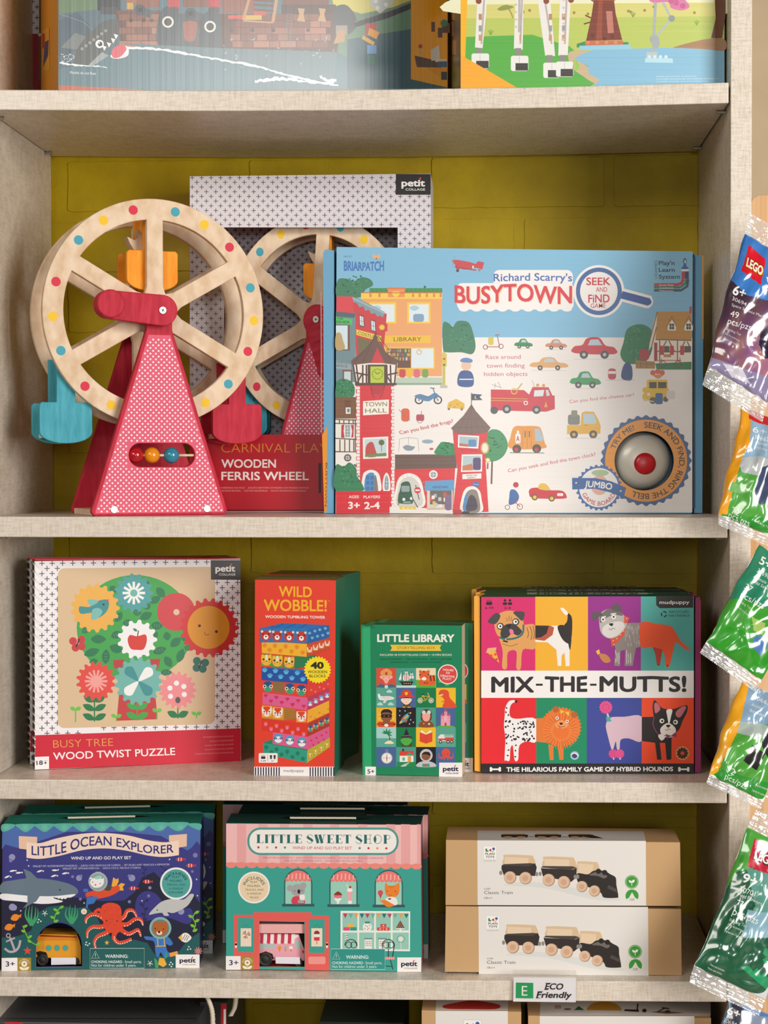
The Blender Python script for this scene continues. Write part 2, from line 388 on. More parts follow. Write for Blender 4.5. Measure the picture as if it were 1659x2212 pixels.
# ================================================================ toy ferris wheel
def xf(vs, off, axis='y'):
    """2-D outline (x, z) with thickness on y"""
    return [V((v.x, off + v.z, v.y)) for v in vs]
def plate(name, loops, y0, th, mat, parent, bev=.0012, loc=(0, 0, 0)):
    w = MB(); vs, fs = curve_mesh(loops, th / 2, bev); w.mesh(xf(vs, y0 + th / 2), fs, (1, 1, 1))
    o = w.build(name, mat); o.parent = parent; o.location = loc; return o
CP = .000248          # metres per crop pixel
RW = .1445; HUBZ = .2585
DC = {'r': '#D9364E', 'b': '#4AA3B5', 'y': '#F2C530'}
PAINT = node_mat('toy_paint', rough=.6, spec=.25, attr=True)
def polyart(w, loops, yoff, col, mi=1):
    """print on the front (-y) of a toy part"""
    for L in loops: w.face([V((x, yoff, z)) for x, z in L], lin(col), mi)
def dowel(name, p, q, r, mat, parent, n=16, cap_r=None):
    p = V(p); q = V(q); d = (q - p).normalized(); a = d.orthogonal().normalized(); b = d.cross(a); w = MB(); vs = []
    for i in range(n):
        t = 2 * pi * i / n; o = (a * cos(t) + b * sin(t)) * r; vs += [p + o, q + o]
    w.mesh(vs, [(2 * i, 2 * i + 1, (2 * i + 3) % (2 * n), (2 * i + 2) % (2 * n)) for i in range(n)] + [tuple(range(0, 2 * n, 2)), tuple(range(2 * n - 1, 0, -2))], (1, 1, 1))
    o = w.build(name, mat); o.parent = parent; return o
def ball(name, c, r, mat, parent, hole=True):
    w = MB(); vs = []; n, k = 20, 12
    for j in range(k + 1):
        t = pi * j / k
        for i in range(n): a = 2 * pi * i / n; vs.append(V(c) + V((r * cos(t), r * sin(t) * cos(a), r * sin(t) * sin(a))))
    w.mesh(vs, [(j * n + i, j * n + (i + 1) % n, (j + 1) * n + (i + 1) % n, (j + 1) * n + i) for j in range(k) for i in range(n)], (1, 1, 1))
    o = w.build(name, mat, smooth=True); o.parent = parent; return o
def disc_loops(spin=0):
    ri = RW * .815; hw = RW * .074; loops = [circ(0, HUBZ, RW, 96)]
    for k in range(6):
        a0 = pi / 2 + spin + k * pi / 3; a1 = a0 + pi / 3; m = (a0 + a1) / 2
        s0 = math.asin(hw / ri); L = [(ri * cos(a0 + s0 + (a1 - a0 - 2 * s0) * i / 14), ri * sin(a0 + s0 + (a1 - a0 - 2 * s0) * i / 14)) for i in range(15)]
        tip = hw / sin(pi / 6); L = [L[0]] + L[1:]; rt = tip + .012
        # inner rounded tip
        e0 = (rt * cos(a0) - hw * sin(a0), rt * sin(a0) + hw * cos(a0)); e1 = (rt * cos(a1) + hw * sin(a1), rt * sin(a1) - hw * cos(a1)); em = ((tip + .006) * cos(m), (tip + .006) * sin(m))
        loops.append([(x, y + HUBZ) for x, y in L + [e1, em, e0]])
    return loops
def gondola(parent, x, z, mat, passenger, ang=0):
    g = bpy.data.objects.new('gondola', None); COL.objects.link(g); g.parent = parent; g.location = (x, .0325, z)
    bw, bt, bh = .0335, -.050, .052; aw = .0118
    def body():
        L = [(-aw, .006), (aw, .006), (aw, bt - .0), (bw - .003, bt), (bw, bt - .003), (bw, bt - bh * .72)]
        L += [(bw * cos(t), bt - bh * .72 - bh * .28 * sin(t)) for t in [pi * i / 12 for i in range(1, 12)]] + [(-bw, bt - bh * .72), (-bw, bt - .003), (-bw + .003, bt), (-aw, bt)]
        return L
    for y0 in (0, .048):
        plate('side_plate', [body()], y0, .008, mat, g)
    w = MB(); w.cube((0, .028, bt - bh * .8), (bw * 1.5, .04, .006), (1, 1, 1)); w.cube((-bw * .55, .028, bt - bh * .45), (.006, .04, bh * .6), (1, 1, 1)); w.cube((bw * .55, .028, bt - bh * .45), (.006, .04, bh * .6), (1, 1, 1))
    o = w.build('bench', BIRCH); o.parent = g
    dowel('pivot_pin', (0, -.006, 0), (0, .062, 0), .0022, BIRCH, g)
    if passenger:
        w = MB(); M = Matrix.Rotation(radians(-35), 3, 'Y'); c = V((-.008, .030, bt + .006))
        w.cube(c, (.022, .02, .026), (1, 1, 1), M)
        o = w.build('figure', BIRCH); o.parent = g; bevel(o, .001)
        w = MB(); 
        for sx in (-1, 1): w.mesh([c + M @ V(p) for p in ((sx * .011, -.01, .012), (sx * .003, -.01, .012), (sx * .009, -.01, .022), (sx * .011, .01, .012), (sx * .003, .01, .012), (sx * .009, .01, .022))], [(0, 1, 2), (3, 5, 4), (0, 3, 4, 1), (1, 4, 5, 2), (2, 5, 3, 0)], (1, 1, 1))
        o2 = w.build('ear', BIRCH); o2.parent = g
    return g
def make_wheel_toy(loc, rz, crank_ang, spin, label, group=None):
    t = empty('toy_ferris_wheel', loc, rz, label=label, cat='toy ferris wheel')
    # triangular stands
    def stand_loop():
        hw0, hw1, r = .0168, .0885, .007; zt = HUBZ - .0235; L = []
        L += [(-hw1 + r - r * cos(a), r - r * sin(a)) for a in [pi / 2 * i / 5 for i in range(5, -1, -1)]]
        L += [(-hw0, zt)] + [(.0215 * cos(a), HUBZ + .0215 * sin(a)) for a in [radians(218 - 256 * i / 20) for i in range(21)]] + [(hw0, zt)]
        L += [(hw1 - r + r * cos(a), r - r * sin(a)) for a in [pi / 2 * i / 5 for i in range(6)]]
        return L
    slot = rrect(-.040, .062, .0455, .0915, .0145, 8)
    w = MB(); vs, fs = curve_mesh([stand_loop(), slot], .005, .0012); w.mesh(xf(vs, .005), fs, (1, 1, 1), 0)
    # printed pink face with white dots
    def ins(L, k): return L
    hwa = lambda z: .0885 + (.0150 - .0885) * (z) / (HUBZ - .0235)
    L1 = [(-hwa(.0035) + .004, .0035), (hwa(.0035) - .004, .0035), (hwa(.008) - .0028, .008)] + [(hwa(z) - .0028, z) for z in (.1, .2, HUBZ - .03)] + [(-hwa(z) + .0028, z) for z in (HUBZ - .03, .2, .1)] + [(-hwa(.008) + .0028, .008)]
    vs, fs = curve_mesh([L1, rrect(-.0408, .0612, .0463, .0923, .0152, 8)]); w.mesh([V((v.x, -.00004, v.y)) for v in vs], fs, lin('#E0627A'), 1)
    r = 0; z = .006
    while z < HUBZ - .034:
        x = -.09 + (.00355 if r % 2 else 0)
        while x < .09:
            if abs(x) < hwa(z) - .0042 and not (-.042 < x < .0475 and .0600 < z < .0935): polyart(w, [circ(x, z, .00125, 8)], -.00008, '#F9EDEC')
            x += .0071
        z += .00355; r += 1
    o = w.build('front_stand', [REDW, PAINT]); o.parent = t
    plate('rear_stand', [stand_loop()], .112, .010, REDW, t)
    w = MB(); w.cube((0, .061, .0045), (.172, .1025, .008), (1, 1, 1)); o = w.build('base_board', BIRCH); o.parent = t; bevel(o, .001)
    # wheel discs
    wheel = bpy.data.objects.new('wheel', None); COL.objects.link(wheel); wheel.parent = t
    for y0 in (.020, .092):
        w = MB(); vs, fs = curve_mesh(disc_loops(spin), .005, .0012); w.mesh(xf(vs, y0 + .005), fs, (1, 1, 1), 0)
        if y0 < .05:
            for cx, cy, k in ((909, 167, 'b'), (1060, 233, 'y'), (1193, 344, 'r'), (1310, 547, 'b'), (1332, 717, 'y'), (1314, 886, 'r'), (1217, 1077, 'b'), (1088, 1190, 'y'), (552, 1196, 'y'), (416, 1090, 'r'), (298, 901, 'b'), (260, 725, 'y'), (282, 548, 'r'), (397, 330, 'b'), (524, 217, 'y'), (685, 162, 'r')):
                a = atan2(690 - cy, cx - 800) + spin
                polyart(w, [circ(RW * .912 * cos(a), HUBZ + RW * .912 * sin(a), .0060, 20)], y0 - .00004, DC[k])
        o = w.build('wheel_disc', [BIRCH, PAINT]); o.parent = wheel
    dowel('axle', (0, .008, HUBZ), (0, .115, HUBZ), .006, BIRCH, t)
    for k, (mat, ps) in enumerate(((ORANGEW, True), (BLUEW, False), (REDW, False))):
        a = pi / 2 + spin + k * 2 * pi / 3; gondola(wheel, RW * .90 * cos(a), HUBZ + RW * .90 * sin(a), mat, ps)
    # crank
    ck = bpy.data.objects.new('crank', None); COL.objects.link(ck); ck.parent = t; ck.location = (0, 0, HUBZ); ck.rotation_euler = (0, crank_ang, 0)
    L = [(.0195 * cos(a), .0195 * sin(a)) for a in [radians(-88 + 176 * i / 16) for i in range(17)]] + [(-.069 + .0178 * cos(a), .0178 * sin(a)) for a in [radians(92 + 176 * i / 16) for i in range(17)]]
    plate('crank_arm', [L], -.016, .010, REDW, ck)
    plate('crank_knob', [circ(-.069, 0, .0176, 32)], -.029, .013, REDW, ck, .002)
    plate('screw', [circ(0, 0, .0048, 20)], -.0172, .0014, STEEL, ck, .0004)
    w = MB(); w.cube((0, -.01725, 0), (.0048, .0004, .0009), lin('#333333'), Matrix.Rotation(.5, 3, 'Y')); w.cube((0, -.01725, 0), (.0009, .0004, .0048), lin('#333333'), Matrix.Rotation(.5, 3, 'Y')); o = w.build('screw_slot', PAINT); o.parent = ck
    for sx in (-.0597, .0612): plate('screw', [circ(sx, .0083, .0048, 20)], -.0012, .0014, STEEL, t, .0004)
    # beads on their dowel
    dowel('bead_rod', (-.044, .005, .0765), (.0495, .005, .0765), .0016, BIRCH, t)
    for x, m in ((-.0305, node_mat('red_gloss_paint', '#B3121E', rough=.2, coat=.5)), (-.0093, node_mat('orange_gloss_paint', '#EE8E12', rough=.2, coat=.5)), (.0160, node_mat('blue_gloss_paint', '#2E86A0', rough=.2, coat=.5))):
        ball('bead', (x, .005, .0765), .0103, m, t)
    return t
_p = P(346.5, 1112, .055)
make_wheel_toy((_p.x, .055, shelf_z(2, _p.x)), radians(25), radians(4.5), 0, 'wooden toy ferris wheel with pink dotted stand, unboxed and standing at the left')
# ================================================================ boxes with printed faces
WHT = lin('#EDEAE6')
class Box:
    def __init__(s, k, TL, TR, BR, BL, depth, yL=None, yR=None, cols=None, holes=(), mi=0, back=True, y_free=False):
        if yL is None: a = on_shelf(k, *BL); b = on_shelf(k, *BR)
        else: a = P(*BL, yL); b = P(*BR, yR)
        s.k = k; a.z = shelf_z(k, a.x) if k else a.z; b.z = shelf_z(k, b.x) if k else b.z
        if k: a.z = b.z = max(a.z, b.z) + .0004
        u = V((b.x - a.x, b.y - a.y, 0)).normalized(); s.u = u; s.n = V((u.y, -u.x, 0)); s.o = a.copy(); s.d = -s.n * depth; s.rz = atan2(u.y, u.x)
        tl = hitp(*TL, a, s.n); tr = hitp(*TR, a, s.n); bl = hitp(*BL, a, s.n); bl.z = a.z; br = hitp(*BR, a, s.n); br.z = b.z
        if abs(tl.z - tr.z) < .006: tl.z = tr.z = (tl.z + tr.z) / 2
        s.q = [tl, tr, br, bl]; s.w = MB(); cols = cols or [WHT] * 6; cols = [lin(c) if isinstance(c, str) else c for c in cols]
        while len(cols) < 6: cols.append(cols[-1])
        b_ = [p + s.d for p in s.q]; q = s.q; F = s.w.face
        if holes:
            pb = [proj(p) for p in q]; vs, fs = curve_mesh([pb] + [list(h) for h in holes]); s.w.mesh([hitp(v.x, v.y, s.o, s.n) for v in vs], fs, cols[0], mi)
            # card edge of each cut-out
            for h in holes:
                for i in range(len(h)):
                    p = hitp(*h[i - 1], s.o, s.n); r = hitp(*h[i], s.o, s.n); e = -s.n * .0012; F([p, r, r + e, p + e], lin('#E8E2D8'), mi)
        else: F([q[0], q[3], q[2], q[1]], cols[0], mi)
        F(b_, cols[1], mi); F([q[0], b_[0], b_[3], q[3]], cols[2], mi); F([q[1], q[2], b_[2], b_[1]], cols[3], mi)
        F([q[0], q[1], b_[1], b_[0]], cols[4], mi); F([q[3], b_[3], b_[2], q[2]], cols[5], mi)
        s.c = (q[2] + q[3]) / 2 + s.d / 2; s.c.z = a.z
    def art(s, x0=0, y0=0, sc=1, **k): return Art(s.w, s.o, s.n, x0, y0, sc, **k)
    def side(s, which, x0=0, y0=0, sc=1, **k):
        o, n = {'left': (s.q[3], -s.u), 'right': (s.q[2], s.u), 'top': (s.q[0], V((0, 0, 1)))}[which]; return Art(s.w, o, n, x0, y0, sc, **k)
    def inner_back(s, x0=0, y0=0, sc=1, e=.002): return Art(s.w, s.o + s.d + s.n * e, s.n, x0, y0, sc)
    def build(s, name, mats=None, parent=None, bev=.0006, **k):
        o = s.w.build(name, mats or CARD, parent, loc=s.c, rot=s.rz, **k); return o

def behind(B, o, gap, dx=0.0, drz=0.0, **k):
    """a copy of box o standing behind it"""
    c = dup(o, **k); dep = B.d.length; f = V(o.location) - B.d / 2 + B.d.normalized() * (dep + gap) + B.u * dx; r = B.rz + drz
    c.rotation_euler.z = r; c.location = f + V((-sin(r), cos(r), 0)) * dep / 2; c.location.z = o.location.z; return c
# ---- motifs shared by several packages
def logo_pc(A, x0, y0, x1, y1, bg, fg, dot='#E8403A', sub=None):
    """square brand patch: two stacked words"""
    if bg: A.rect(x0, y0, x1, y1, bg)
    w, h = x1 - x0, y1 - y0
    A.text('petit', x0 + .16 * w, y0 + .60 * h, x0 + .84 * w, y0 + .60 * h, h * .34, fg, .03)
    A.ci(x0 + .70 * w, y0 + .215 * h, w * .03, dot)
    A.text('COLLAGE', x0 + .28 * w, y0 + .80 * h, x0 + .84 * w, y0 + .80 * h, h * .11, sub or fg, .01)
def warn(A, x0, y0, x1, y1, bg, fg='#DDE8E4'):
    A.rect(x0, y0, x1, y1, bg); w, h = x1 - x0, y1 - y0
    A.line([(x0, y0), (x1, y0), (x1, y1), (x0, y1)], 3, fg, closed=True)
    A.line([(x0 + .03 * w, y0 + .5 * h), (x0 + .10 * w, y0 + .13 * h), (x0 + .17 * w, y0 + .5 * h)], 3, fg, closed=True)
    A.rect(x0 + .095 * w, y0 + .25 * h, x0 + .105 * w, y0 + .39 * h, fg); A.ci(x0 + .10 * w, y0 + .44 * h, 2.2, fg)
    A.text('WARNING:', x0 + .28 * w, y0 + .48 * h, x0 + .70 * w, y0 + .48 * h, .17 * h, fg, .025)
    A.text('CHOKING HAZARD', x0 + .025 * w, y0 + .74 * h, x0 + .59 * w, y0 + .74 * h, .13 * h, fg, .02)
    A.text('- Small parts.', x0 + .60 * w, y0 + .74 * h, x0 + .95 * w, y0 + .74 * h, .13 * h, fg)
    A.text('Not for children under 3 years.', x0 + .025 * w, y0 + .92 * h, x0 + .85 * w, y0 + .92 * h, .13 * h, fg)
def ecopatch(A, x0, y0, x1, y1):
    A.rect(x0, y0, x1, y1, '#A88A35'); cx = (x0 + x1) / 2; w = x1 - x0; h = y1 - y0
    A.arctext('ECO-FRIENDLY', cx, y0 + .5 * h, w * .31, -172, -8, h * .10, '#F3EBD8', .01)
    A.line([(cx, y0 + .5 * h), (cx, y0 + .92 * h)], 4, '#F3EBD8')
    A.ci(cx, y0 + .47 * h, w * .22, '#F3EBD8'); A.ci(cx, y0 + .47 * h, w * .08, '#A88A35')
    A.leaf(cx, y0 + .93 * h, w * .42, h * .2, -2.65, '#F3EBD8'); A.leaf(cx, y0 + .93 * h, w * .42, h * .2, -.5, '#F3EBD8')

# ================================================================ top shelf: two building-set boxes
def pirate_box():
    B = Box(1, (126, -420), (967, -420), (967, 190), (126, 188), .15, .0, .19, ['#4F707A', '#E8A020', '#F0A018', '#F0A018', '#F0A018', '#F07A20'], mi=0)
    A = B.art(0, 0, 1.9988)
    def R(x0, y0, x1, y1, c): A.rect(x0, y0, x1, y1, c)
    A.poly([(253, -60), (560, -60), (430, 60), (253, 95)], '#5E7A58')
    A.poly([(253, 60), (520, 30), (560, 220), (253, 300)], '#4B6470')
    for p in ([(255, 90), (330, 50), (400, 120), (300, 250), (255, 240)],): A.poly(p, '#3F5562')
    A.line([(256, 60), (360, 95), (440, 160)], 3, '#6E8490')
    A.poly([(1240, -60), (1932, -60), (1932, 260), (1500, 250), (1300, 120)], '#5E8266')
    A.poly([(1420, -60), (1932, -60), (1700, 30), (1560, 60), (1440, 20)], '#C9BE5A')
    A.poly([(1500, 170), (1932, 100), (1932, 378), (1500, 384)], '#2F5560')
    # ship hull in brown bricks
    hull = ['#96644E', '#86553F', '#A5705A', '#774A3A']
    A.poly([(500, 60), (1480, 60), (1455, 230), (1200, 215), (880, 212), (520, 185)], '#5A3B33')
    random.seed(3)
    y = 62; r = 0
    while y < 205:
        x = 515 + (r % 2) * 30
        while x < 1440:
            w_ = random.choice((45, 70, 95)); yb = y + 26
            if not (680 < x < 780 or 830 < x < 990) and x + w_ < 1450: R(x, y, x + w_ - 3, yb, random.choice(hull))
            x += w_
        y += 29; r += 1
    for x in (565, 620, 655, 1000, 1090, 1180, 1330): A.ci(x, 130 if x > 900 else 88, 9, '#4A3028')
    R(420, -40, 520, 45, '#2C3236'); R(435, 30, 510, 62, '#3C4246'); R(500, 45, 690, 62, '#6B4034'); R(545, -30, 690, 12, '#A2603C'); R(548, 12, 575, 40, '#C89A3A'); R(590, 0, 690, 30, '#8A5240')
    for cx, cy in ((725, 95), (907, 115)):
        A.sm([(cx - 45, cy + 95), (cx - 38, cy - 30), (cx, cy - 70), (cx + 40, cy - 55), (cx + 48, cy + 20), (cx + 40, cy + 100)], '#3E4B50')
        A.ci(cx, cy, 25, '#D8D8D0', n=20); A.ci(cx, cy, 17, '#3A3A3A', n=16)
    A.sm([(770, 75), (800, 60), (850, 90), (850, 190), (770, 200)], '#465257')
    A.sm([(795, 95), (845, 95), (848, 130), (838, 175), (800, 175), (792, 130)], '#9A5A48')
    for x in (720, 895):
        A.poly([(x, -60), (x + 60, -60), (x + 56, 40), (x + 8, 45)], '#B83238'); A.rr(x + 5, 30, x + 52, 62, 12, '#46484A')
    for x, y in ((610, 45), (828, 60)):
        A.line([(x, y), (x + 45, y + 18)], 34, '#4A5254'); A.ci(x - 5, y - 2, 24, '#41484A'); A.ci(x - 5, y - 2, 11, '#202426')
    R(790, -60, 900, 30, '#7B4A3A'); R(960, -60, 1100, 55, '#8A5242'); R(985, 66, 1050, 82, '#C8443A'); R(1050, 66, 1130, 86, '#C8A23A'); R(1095, 40, 1150, 66, '#B8503C')
    A.line([(1050, 85), (1080, -20), (1090, -60)], 12, '#B88A66'); A.line([(1178, 95), (1192, 10), (1200, -60)], 14, '#B88A66'); A.line([(1050, 90), (1180, 98)], 7, '#B88A66')
    for y in (0, 20, 42): A.line([(1095, y), (1180, y + 5)], 9, '#6E4234')
    R(1220, -60, 1420, 20, '#74463A'); R(1215, 20, 1450, 60, '#4E3A34')
    for x in (1300, 1390): A.poly([(x - 18, 90), (x + 18, 95), (x + 10, 62), (x + 16, 38), (x - 14, 35), (x - 8, 62)], '#B89468')
    A.sm([(1440, 40), (1490, 20), (1530, 60), (1540, 110), (1500, 150), (1450, 120)], '#3F4547')
    R(1450, 110, 1500, 150, '#8F8A84'); A.poly([(1460, 130), (1490, 130), (1488, 180), (1440, 190)], '#B0885C')
    for x in (1240, 1262): A.line([(x, 60), (x - 12, 220)], 2, '#6E7A78')
    for y in range(60, 230, 14): A.line([(1232, y), (1266, y + 1)], 1.5, '#6E7A78')
    # bowsprit
    A.poly([(1600, -30), (1700, -60), (1700, 10), (1640, 60), (1598, 20)], '#B9BDB8')
    for x, y in ((1622, 5), (1655, -8), (1630, 35), (1665, 20)): A.ci(x, y, 9, '#D6D9D3')
    A.line([(1530, 105), (1660, 70), (1932, -40)], 26, '#232728'); A.line([(1530, 95), (1700, 40), (1930, -50)], 5, '#6B7072')
    # water spray: ragged foam lines
    random.seed(6)
    def foam(pts, w0, w1, n, c):
        q = spline(pts, n, False); up = []; dn = []
        for i, (x, y) in enumerate(q):
            k = w0 + (w1 - w0) * i / len(q); up.append((x, y - k * random.uniform(.2, 1))); dn.append((x, y + k * random.uniform(.2, 1)))
        A.put([[up[i], up[i + 1], dn[i + 1], dn[i]] for i in range(len(q) - 1)], c)
    A.poly([(520, 185), (880, 205), (1455, 225), (1440, 360), (1200, 315), (1000, 265), (700, 222)], '#5C757C')
    foam([(530, 205), (700, 215), (900, 250), (1100, 285), (1260, 330), (1440, 365)], 8, 7, 14, '#DCE6E6')
    foam([(1100, 352), (1200, 340), (1300, 350), (1460, 368)], 12, 8, 12, '#D2DEDE'); foam([(1380, 330), (1420, 350), (1452, 345)], 10, 14, 8, '#D2DEDE')
    foam([(257, 270), (330, 282), (400, 284), (462, 292)], 7, 3, 10, '#E4ECEC')
    for i in range(26): x = random.uniform(960, 1440); y = random.uniform(150, 300); A.poly([(x, y), (x + random.uniform(4, 16), y + random.uniform(-12, 4)), (x + 5, y + random.uniform(3, 10))], '#8FA6AB')
    for i in range(26): x = 260 + random.random() * 60; y = 232 + random.random() * 34; A.poly([(x, y), (x + 7, y + 1), (x + 3, y + 4)], '#E4ECEC')
    A.poly([(254, 368), (560, 384), (640, 392), (254, 392)], '#B8552A')
    # brick shark
    A.poly([(262, 205), (325, 142), (345, 160), (400, 130), (440, 95), (495, 80), (515, 140), (500, 165), (430, 240), (395, 285), (315, 275), (330, 215)], '#4A4F4D')
    A.poly([(262, 205), (325, 142), (370, 158), (330, 215)], '#6E7472')
    for i in range(7): R(348 + i * 17, 205 - i * 13, 360 + i * 17, 217 - i * 13, '#8D918E')
    A.ci(430, 190, 18, '#E8E8E4'); A.ci(432, 190, 10, '#1C1C1C'); A.ci(428, 186, 3, '#FFFFFF')
    for x, y in ((450, 210), (470, 196), (488, 178), (500, 160)): A.poly([(x - 9, y - 14), (x + 10, y - 8), (x, y + 10)], '#EDE8E4')
    A.poly([(440, 225), (470, 240), (400, 285), (380, 283)], '#8F9B9C')
    A.sm([(545, 198), (552, 240), (500, 254), (478, 238)], '#E6E6E2'); A.sm([(480, 225), (500, 200), (535, 196), (545, 215), (520, 245), (490, 250)], '#D14A5A')
    # little figure
    R(1580, 100, 1625, 150, '#B8362F'); A.poly([(1595, 120), (1638, 140), (1625, 170), (1588, 150)], '#E39A22'); A.line([(1565, 160), (1615, 190)], 16, '#D9A22A'); R(1585, 195, 1625, 232, '#5B8FC0'); R(1590, 240, 1620, 275, '#2C6A55')
    A.text('Models do not float', 302, 318, 414, 323, 11, '#DCE2E2')
    # yellow inset picture at the right
    A.poly([(1774, -80), (1932, -80), (1932, 378), (1774, 342)], '#E39A1C')
    A.poly([(1832, 290), (1932, 270), (1932, 340), (1900, 332)], '#D88F18')
    for L in ([(1740 + 50, 240), (1900, 265), (1905, 292), (1800, 290), (1765 + 30, 270)],): A.poly(L, '#4E3A30')
    A.poly([(1860, 215), (1895, 195), (1900, 262), (1862, 262)], '#C9C4B8'); A.rect(1808, 205, 1822, 245, '#C8A050'); A.ci(1815, 200, 9, '#B8302E')
    for p in ((1925, 130, 34), (1900, 150, 20), (1870, 125, 16)): A.rect(p[0] - p[2] / 2, p[1] - 30, p[0] + p[2] / 2, p[1] + 12, '#53392E')
    A.ci(1918, 100, 16, '#2F7A55'); A.rect(1880, 255, 1928, 268, '#D8C9A8'); A.rect(1890, 265, 1930, 290, '#355A74'); A.rect(1905, 310, 1930, 345, '#2C2E36')
    # yellow side
    S = B.side('left', 0, 0, 1.9988)
    S.poly([(180, 130), (212, 118), (214, 300), (184, 312)], '#F5B030'); S.poly([(193, 182), (210, 172), (208, 240), (186, 290)], '#2A4478'); S.rr(182, 145, 194, 210, 3, '#D02C20')
    S.line([(170, 140), (172, 340)], 9, '#2C2A22'); S.ci(171, 150, 7, '#EFE6D2')
    return B.build('building_set_box', GLOSSCARDV, label='large box with a brick-built sailing ship and shark picture, on the top shelf', cat='toy box')
def giraffe_box():
    B = Box(1, (995, -420), (1565, -420), (1565, 179), (995, 189), .12, .01, .035, ['#A9C25A', '#C8A030', '#5A6A66', '#A9C25A', '#F0B020', '#E09020'])
    A = B.art(830, 0, 2.0); R = A.rect
    R(330, -80, 1470, -2, '#CFE0E0'); A.sm([(330, -20), (500, -35), (760, -10), (1000, -30), (1470, -15), (1470, 60), (330, 60)], '#E8E7C4')
    A.poly([(330, 20), (1470, 10), (1470, 110), (330, 120)], '#D5D07A'); A.poly([(330, 80), (1470, 70), (1470, 380), (330, 380)], '#B9C862')
    A.poly([(330, 160), (640, 150), (800, 200), (870, 260), (940, 340), (880, 380), (330, 380)], '#58AE45')
    A.sm([(800, 225), (900, 222), (850, 260), (880, 290), (900, 320), (940, 345), (910, 360), (860, 330), (810, 290)], '#C9B28E')
    A.poly([(900, 215), (1250, 205), (1470, 218), (1470, 362), (900, 372), (932, 345), (884, 318), (880, 285), (820, 255), (850, 235)], '#86BBD8')
    A.sm([(1250, 205), (1330, 182), (1400, 168), (1470, 170), (1470, 218), (1380, 212), (1290, 208)], '#A8805C')
    A.poly([(1425, -60), (1475, -60), (1475, 60), (1460, 165), (1412, 165), (1432, 80)], '#6E3E26')
    # acacia + far animals
    A.line([(528, 20), (550, 60), (556, 78)], 6, '#A89858'); A.sm([(490, 38), (520, 22), (560, 30), (530, 42), (500, 46)], '#8F9A50')
    A.dots([(600, 52), (628, 45), (1055, 48), (1065, 52), (1125, 45), (1165, 30), (820, 55), (880, 60), (1340, 55), (960, 42)], 7, '#A08A48', 6)
    for x, y in ((460, 152), (1350, 110), (1075, 75)): A.segs([(x, y, x - 10, y - 20), (x, y, x, y - 24), (x, y, x + 10, y - 20)], 4, '#7FA83C')
    # brick giraffe legs
    for pts, ft in (([(405, -60), (392, 205), (425, 208), (440, 60), (445, -60)], (415, 265)), ([(568, -60), (560, 210), (598, 215), (603, -60)], (585, 275)), ([(655, -60), (695, 240), (738, 242), (712, -60)], (725, 305)), ([(760, -60), (752, 240), (793, 238), (808, -60)], (780, 300))):
        A.poly(pts, '#E9E5E0'); x, y = ft; xx = pts[1][0] + 18
        A.line([(pts[0][0] + 30, -60), (pts[1][0] + 28, 190)], 8, '#B9B2AB')
        for i, yy in enumerate((60, 110, 150)): R(xx - 2 + (8 if x < 700 and x > 500 else 0), yy, xx + 12, yy + 26, ('#B98A6A', '#9C9C9C', '#C79A78')[i])
        R(xx - 12, 208 if y < 290 else 238, xx + 14, (y - 30), '#8E8A86')
        A.rr(x - 38, y - 34, x + 38, y + 32, 9, '#E8E8E4'); R(x - 18, y - 2, x + 36, y + 30, '#3F3D3A'); R(x - 2, y - 30, x, y - 2, '#B9B9B5')
    A.line([(585, -60), (583, 140)], 10, '#B9B4AE'); A.dots([(570, 20 + 32 * i) for i in range(4)] + [(775, 0 + 34 * i) for i in range(6)], 5, '#C8C2BC', 10)
    A.dots([(700, 5), (807, 0), (408, 5)], 13, '#8A4A30')
    A.segs([(815, 300, 822, 260), (828, 305, 832, 262), (840, 300, 838, 275)], 6, '#8FC848')
    # brick tree
    A.poly([(915, -60), (985, -60), (1000, 60), (1028, 172), (872, 176), (895, 70)], '#7C3A28'); A.poly([(930, -60), (945, -60), (940, 170), (915, 172)], '#9A4A34'); A.poly([(958, 48), (985, 48), (992, 142), (966, 144)], '#C07A6A')
    R(915, -20, 998, 3, '#A8502E'); A.segs([(910, 10, 885, -8), (895, 78, 868, 66), (893, 95, 862, 104), (900, 60, 905, 40)], 6, '#7C3A28'); A.dots([(900, 155), (985, 158), (952, 166)], 9, '#64301F')
    A.poly([(870, 176), (1030, 174), (1035, 196), (868, 198)], '#C8704C'); A.poly([(832, 190), (868, 178), (868, 200), (832, 206)], '#3F8F55'); R(1032, 182, 1055, 196, '#3F8F55')
    A.poly([(842, 198), (1060, 192), (1070, 212), (846, 216)], '#93CBE0'); A.dots([(880 + 40 * i, 184) for i in range(4)], 8, '#D88A66', 10)
    # brick flamingo leg
    A.sm([(1135, -60), (1230, -60), (1300, 0), (1318, 30), (1285, 45), (1240, 35), (1225, 10), (1150, 8)], '#D67AA6')
    for x, y in ((1262, 12), (1290, 25), (1240, 5)): A.ci(x, y, 12, '#C4608F')
    A.line([(1172, 10), (1165, 150), (1162, 225)], 12, '#A9B0B2'); A.line([(1205, 10), (1240, 80), (1170, 165)], 11, '#B3BABC'); A.ci(1242, 80, 14, '#8F9698'); A.ci(1165, 170, 17, '#9BA2A4')
    A.sm([(1150, 160), (1180, 155), (1190, 190), (1172, 210)], '#A4ABAD'); R(1132, 225, 1180, 248, '#B9C2C4')
    A.poly([(1128, 250), (1245, 252), (1248, 272), (1126, 270)], '#B5DDEB'); A.dots([(1145 + 24 * i, 246) for i in range(4)], 8, '#C7E6F0', 10)
    for i, t in enumerate(('Models cannot be built simultaneously.', 'Les modeles ne peuvent pas etre construits simultanement.', 'Los modelos no pueden construirse simultaneamente.')):
        A.text(t, 1176, 333 + 11 * i, (1350, 1446, 1400)[i], 331 + 11 * i, 6, '#D4E6EE')
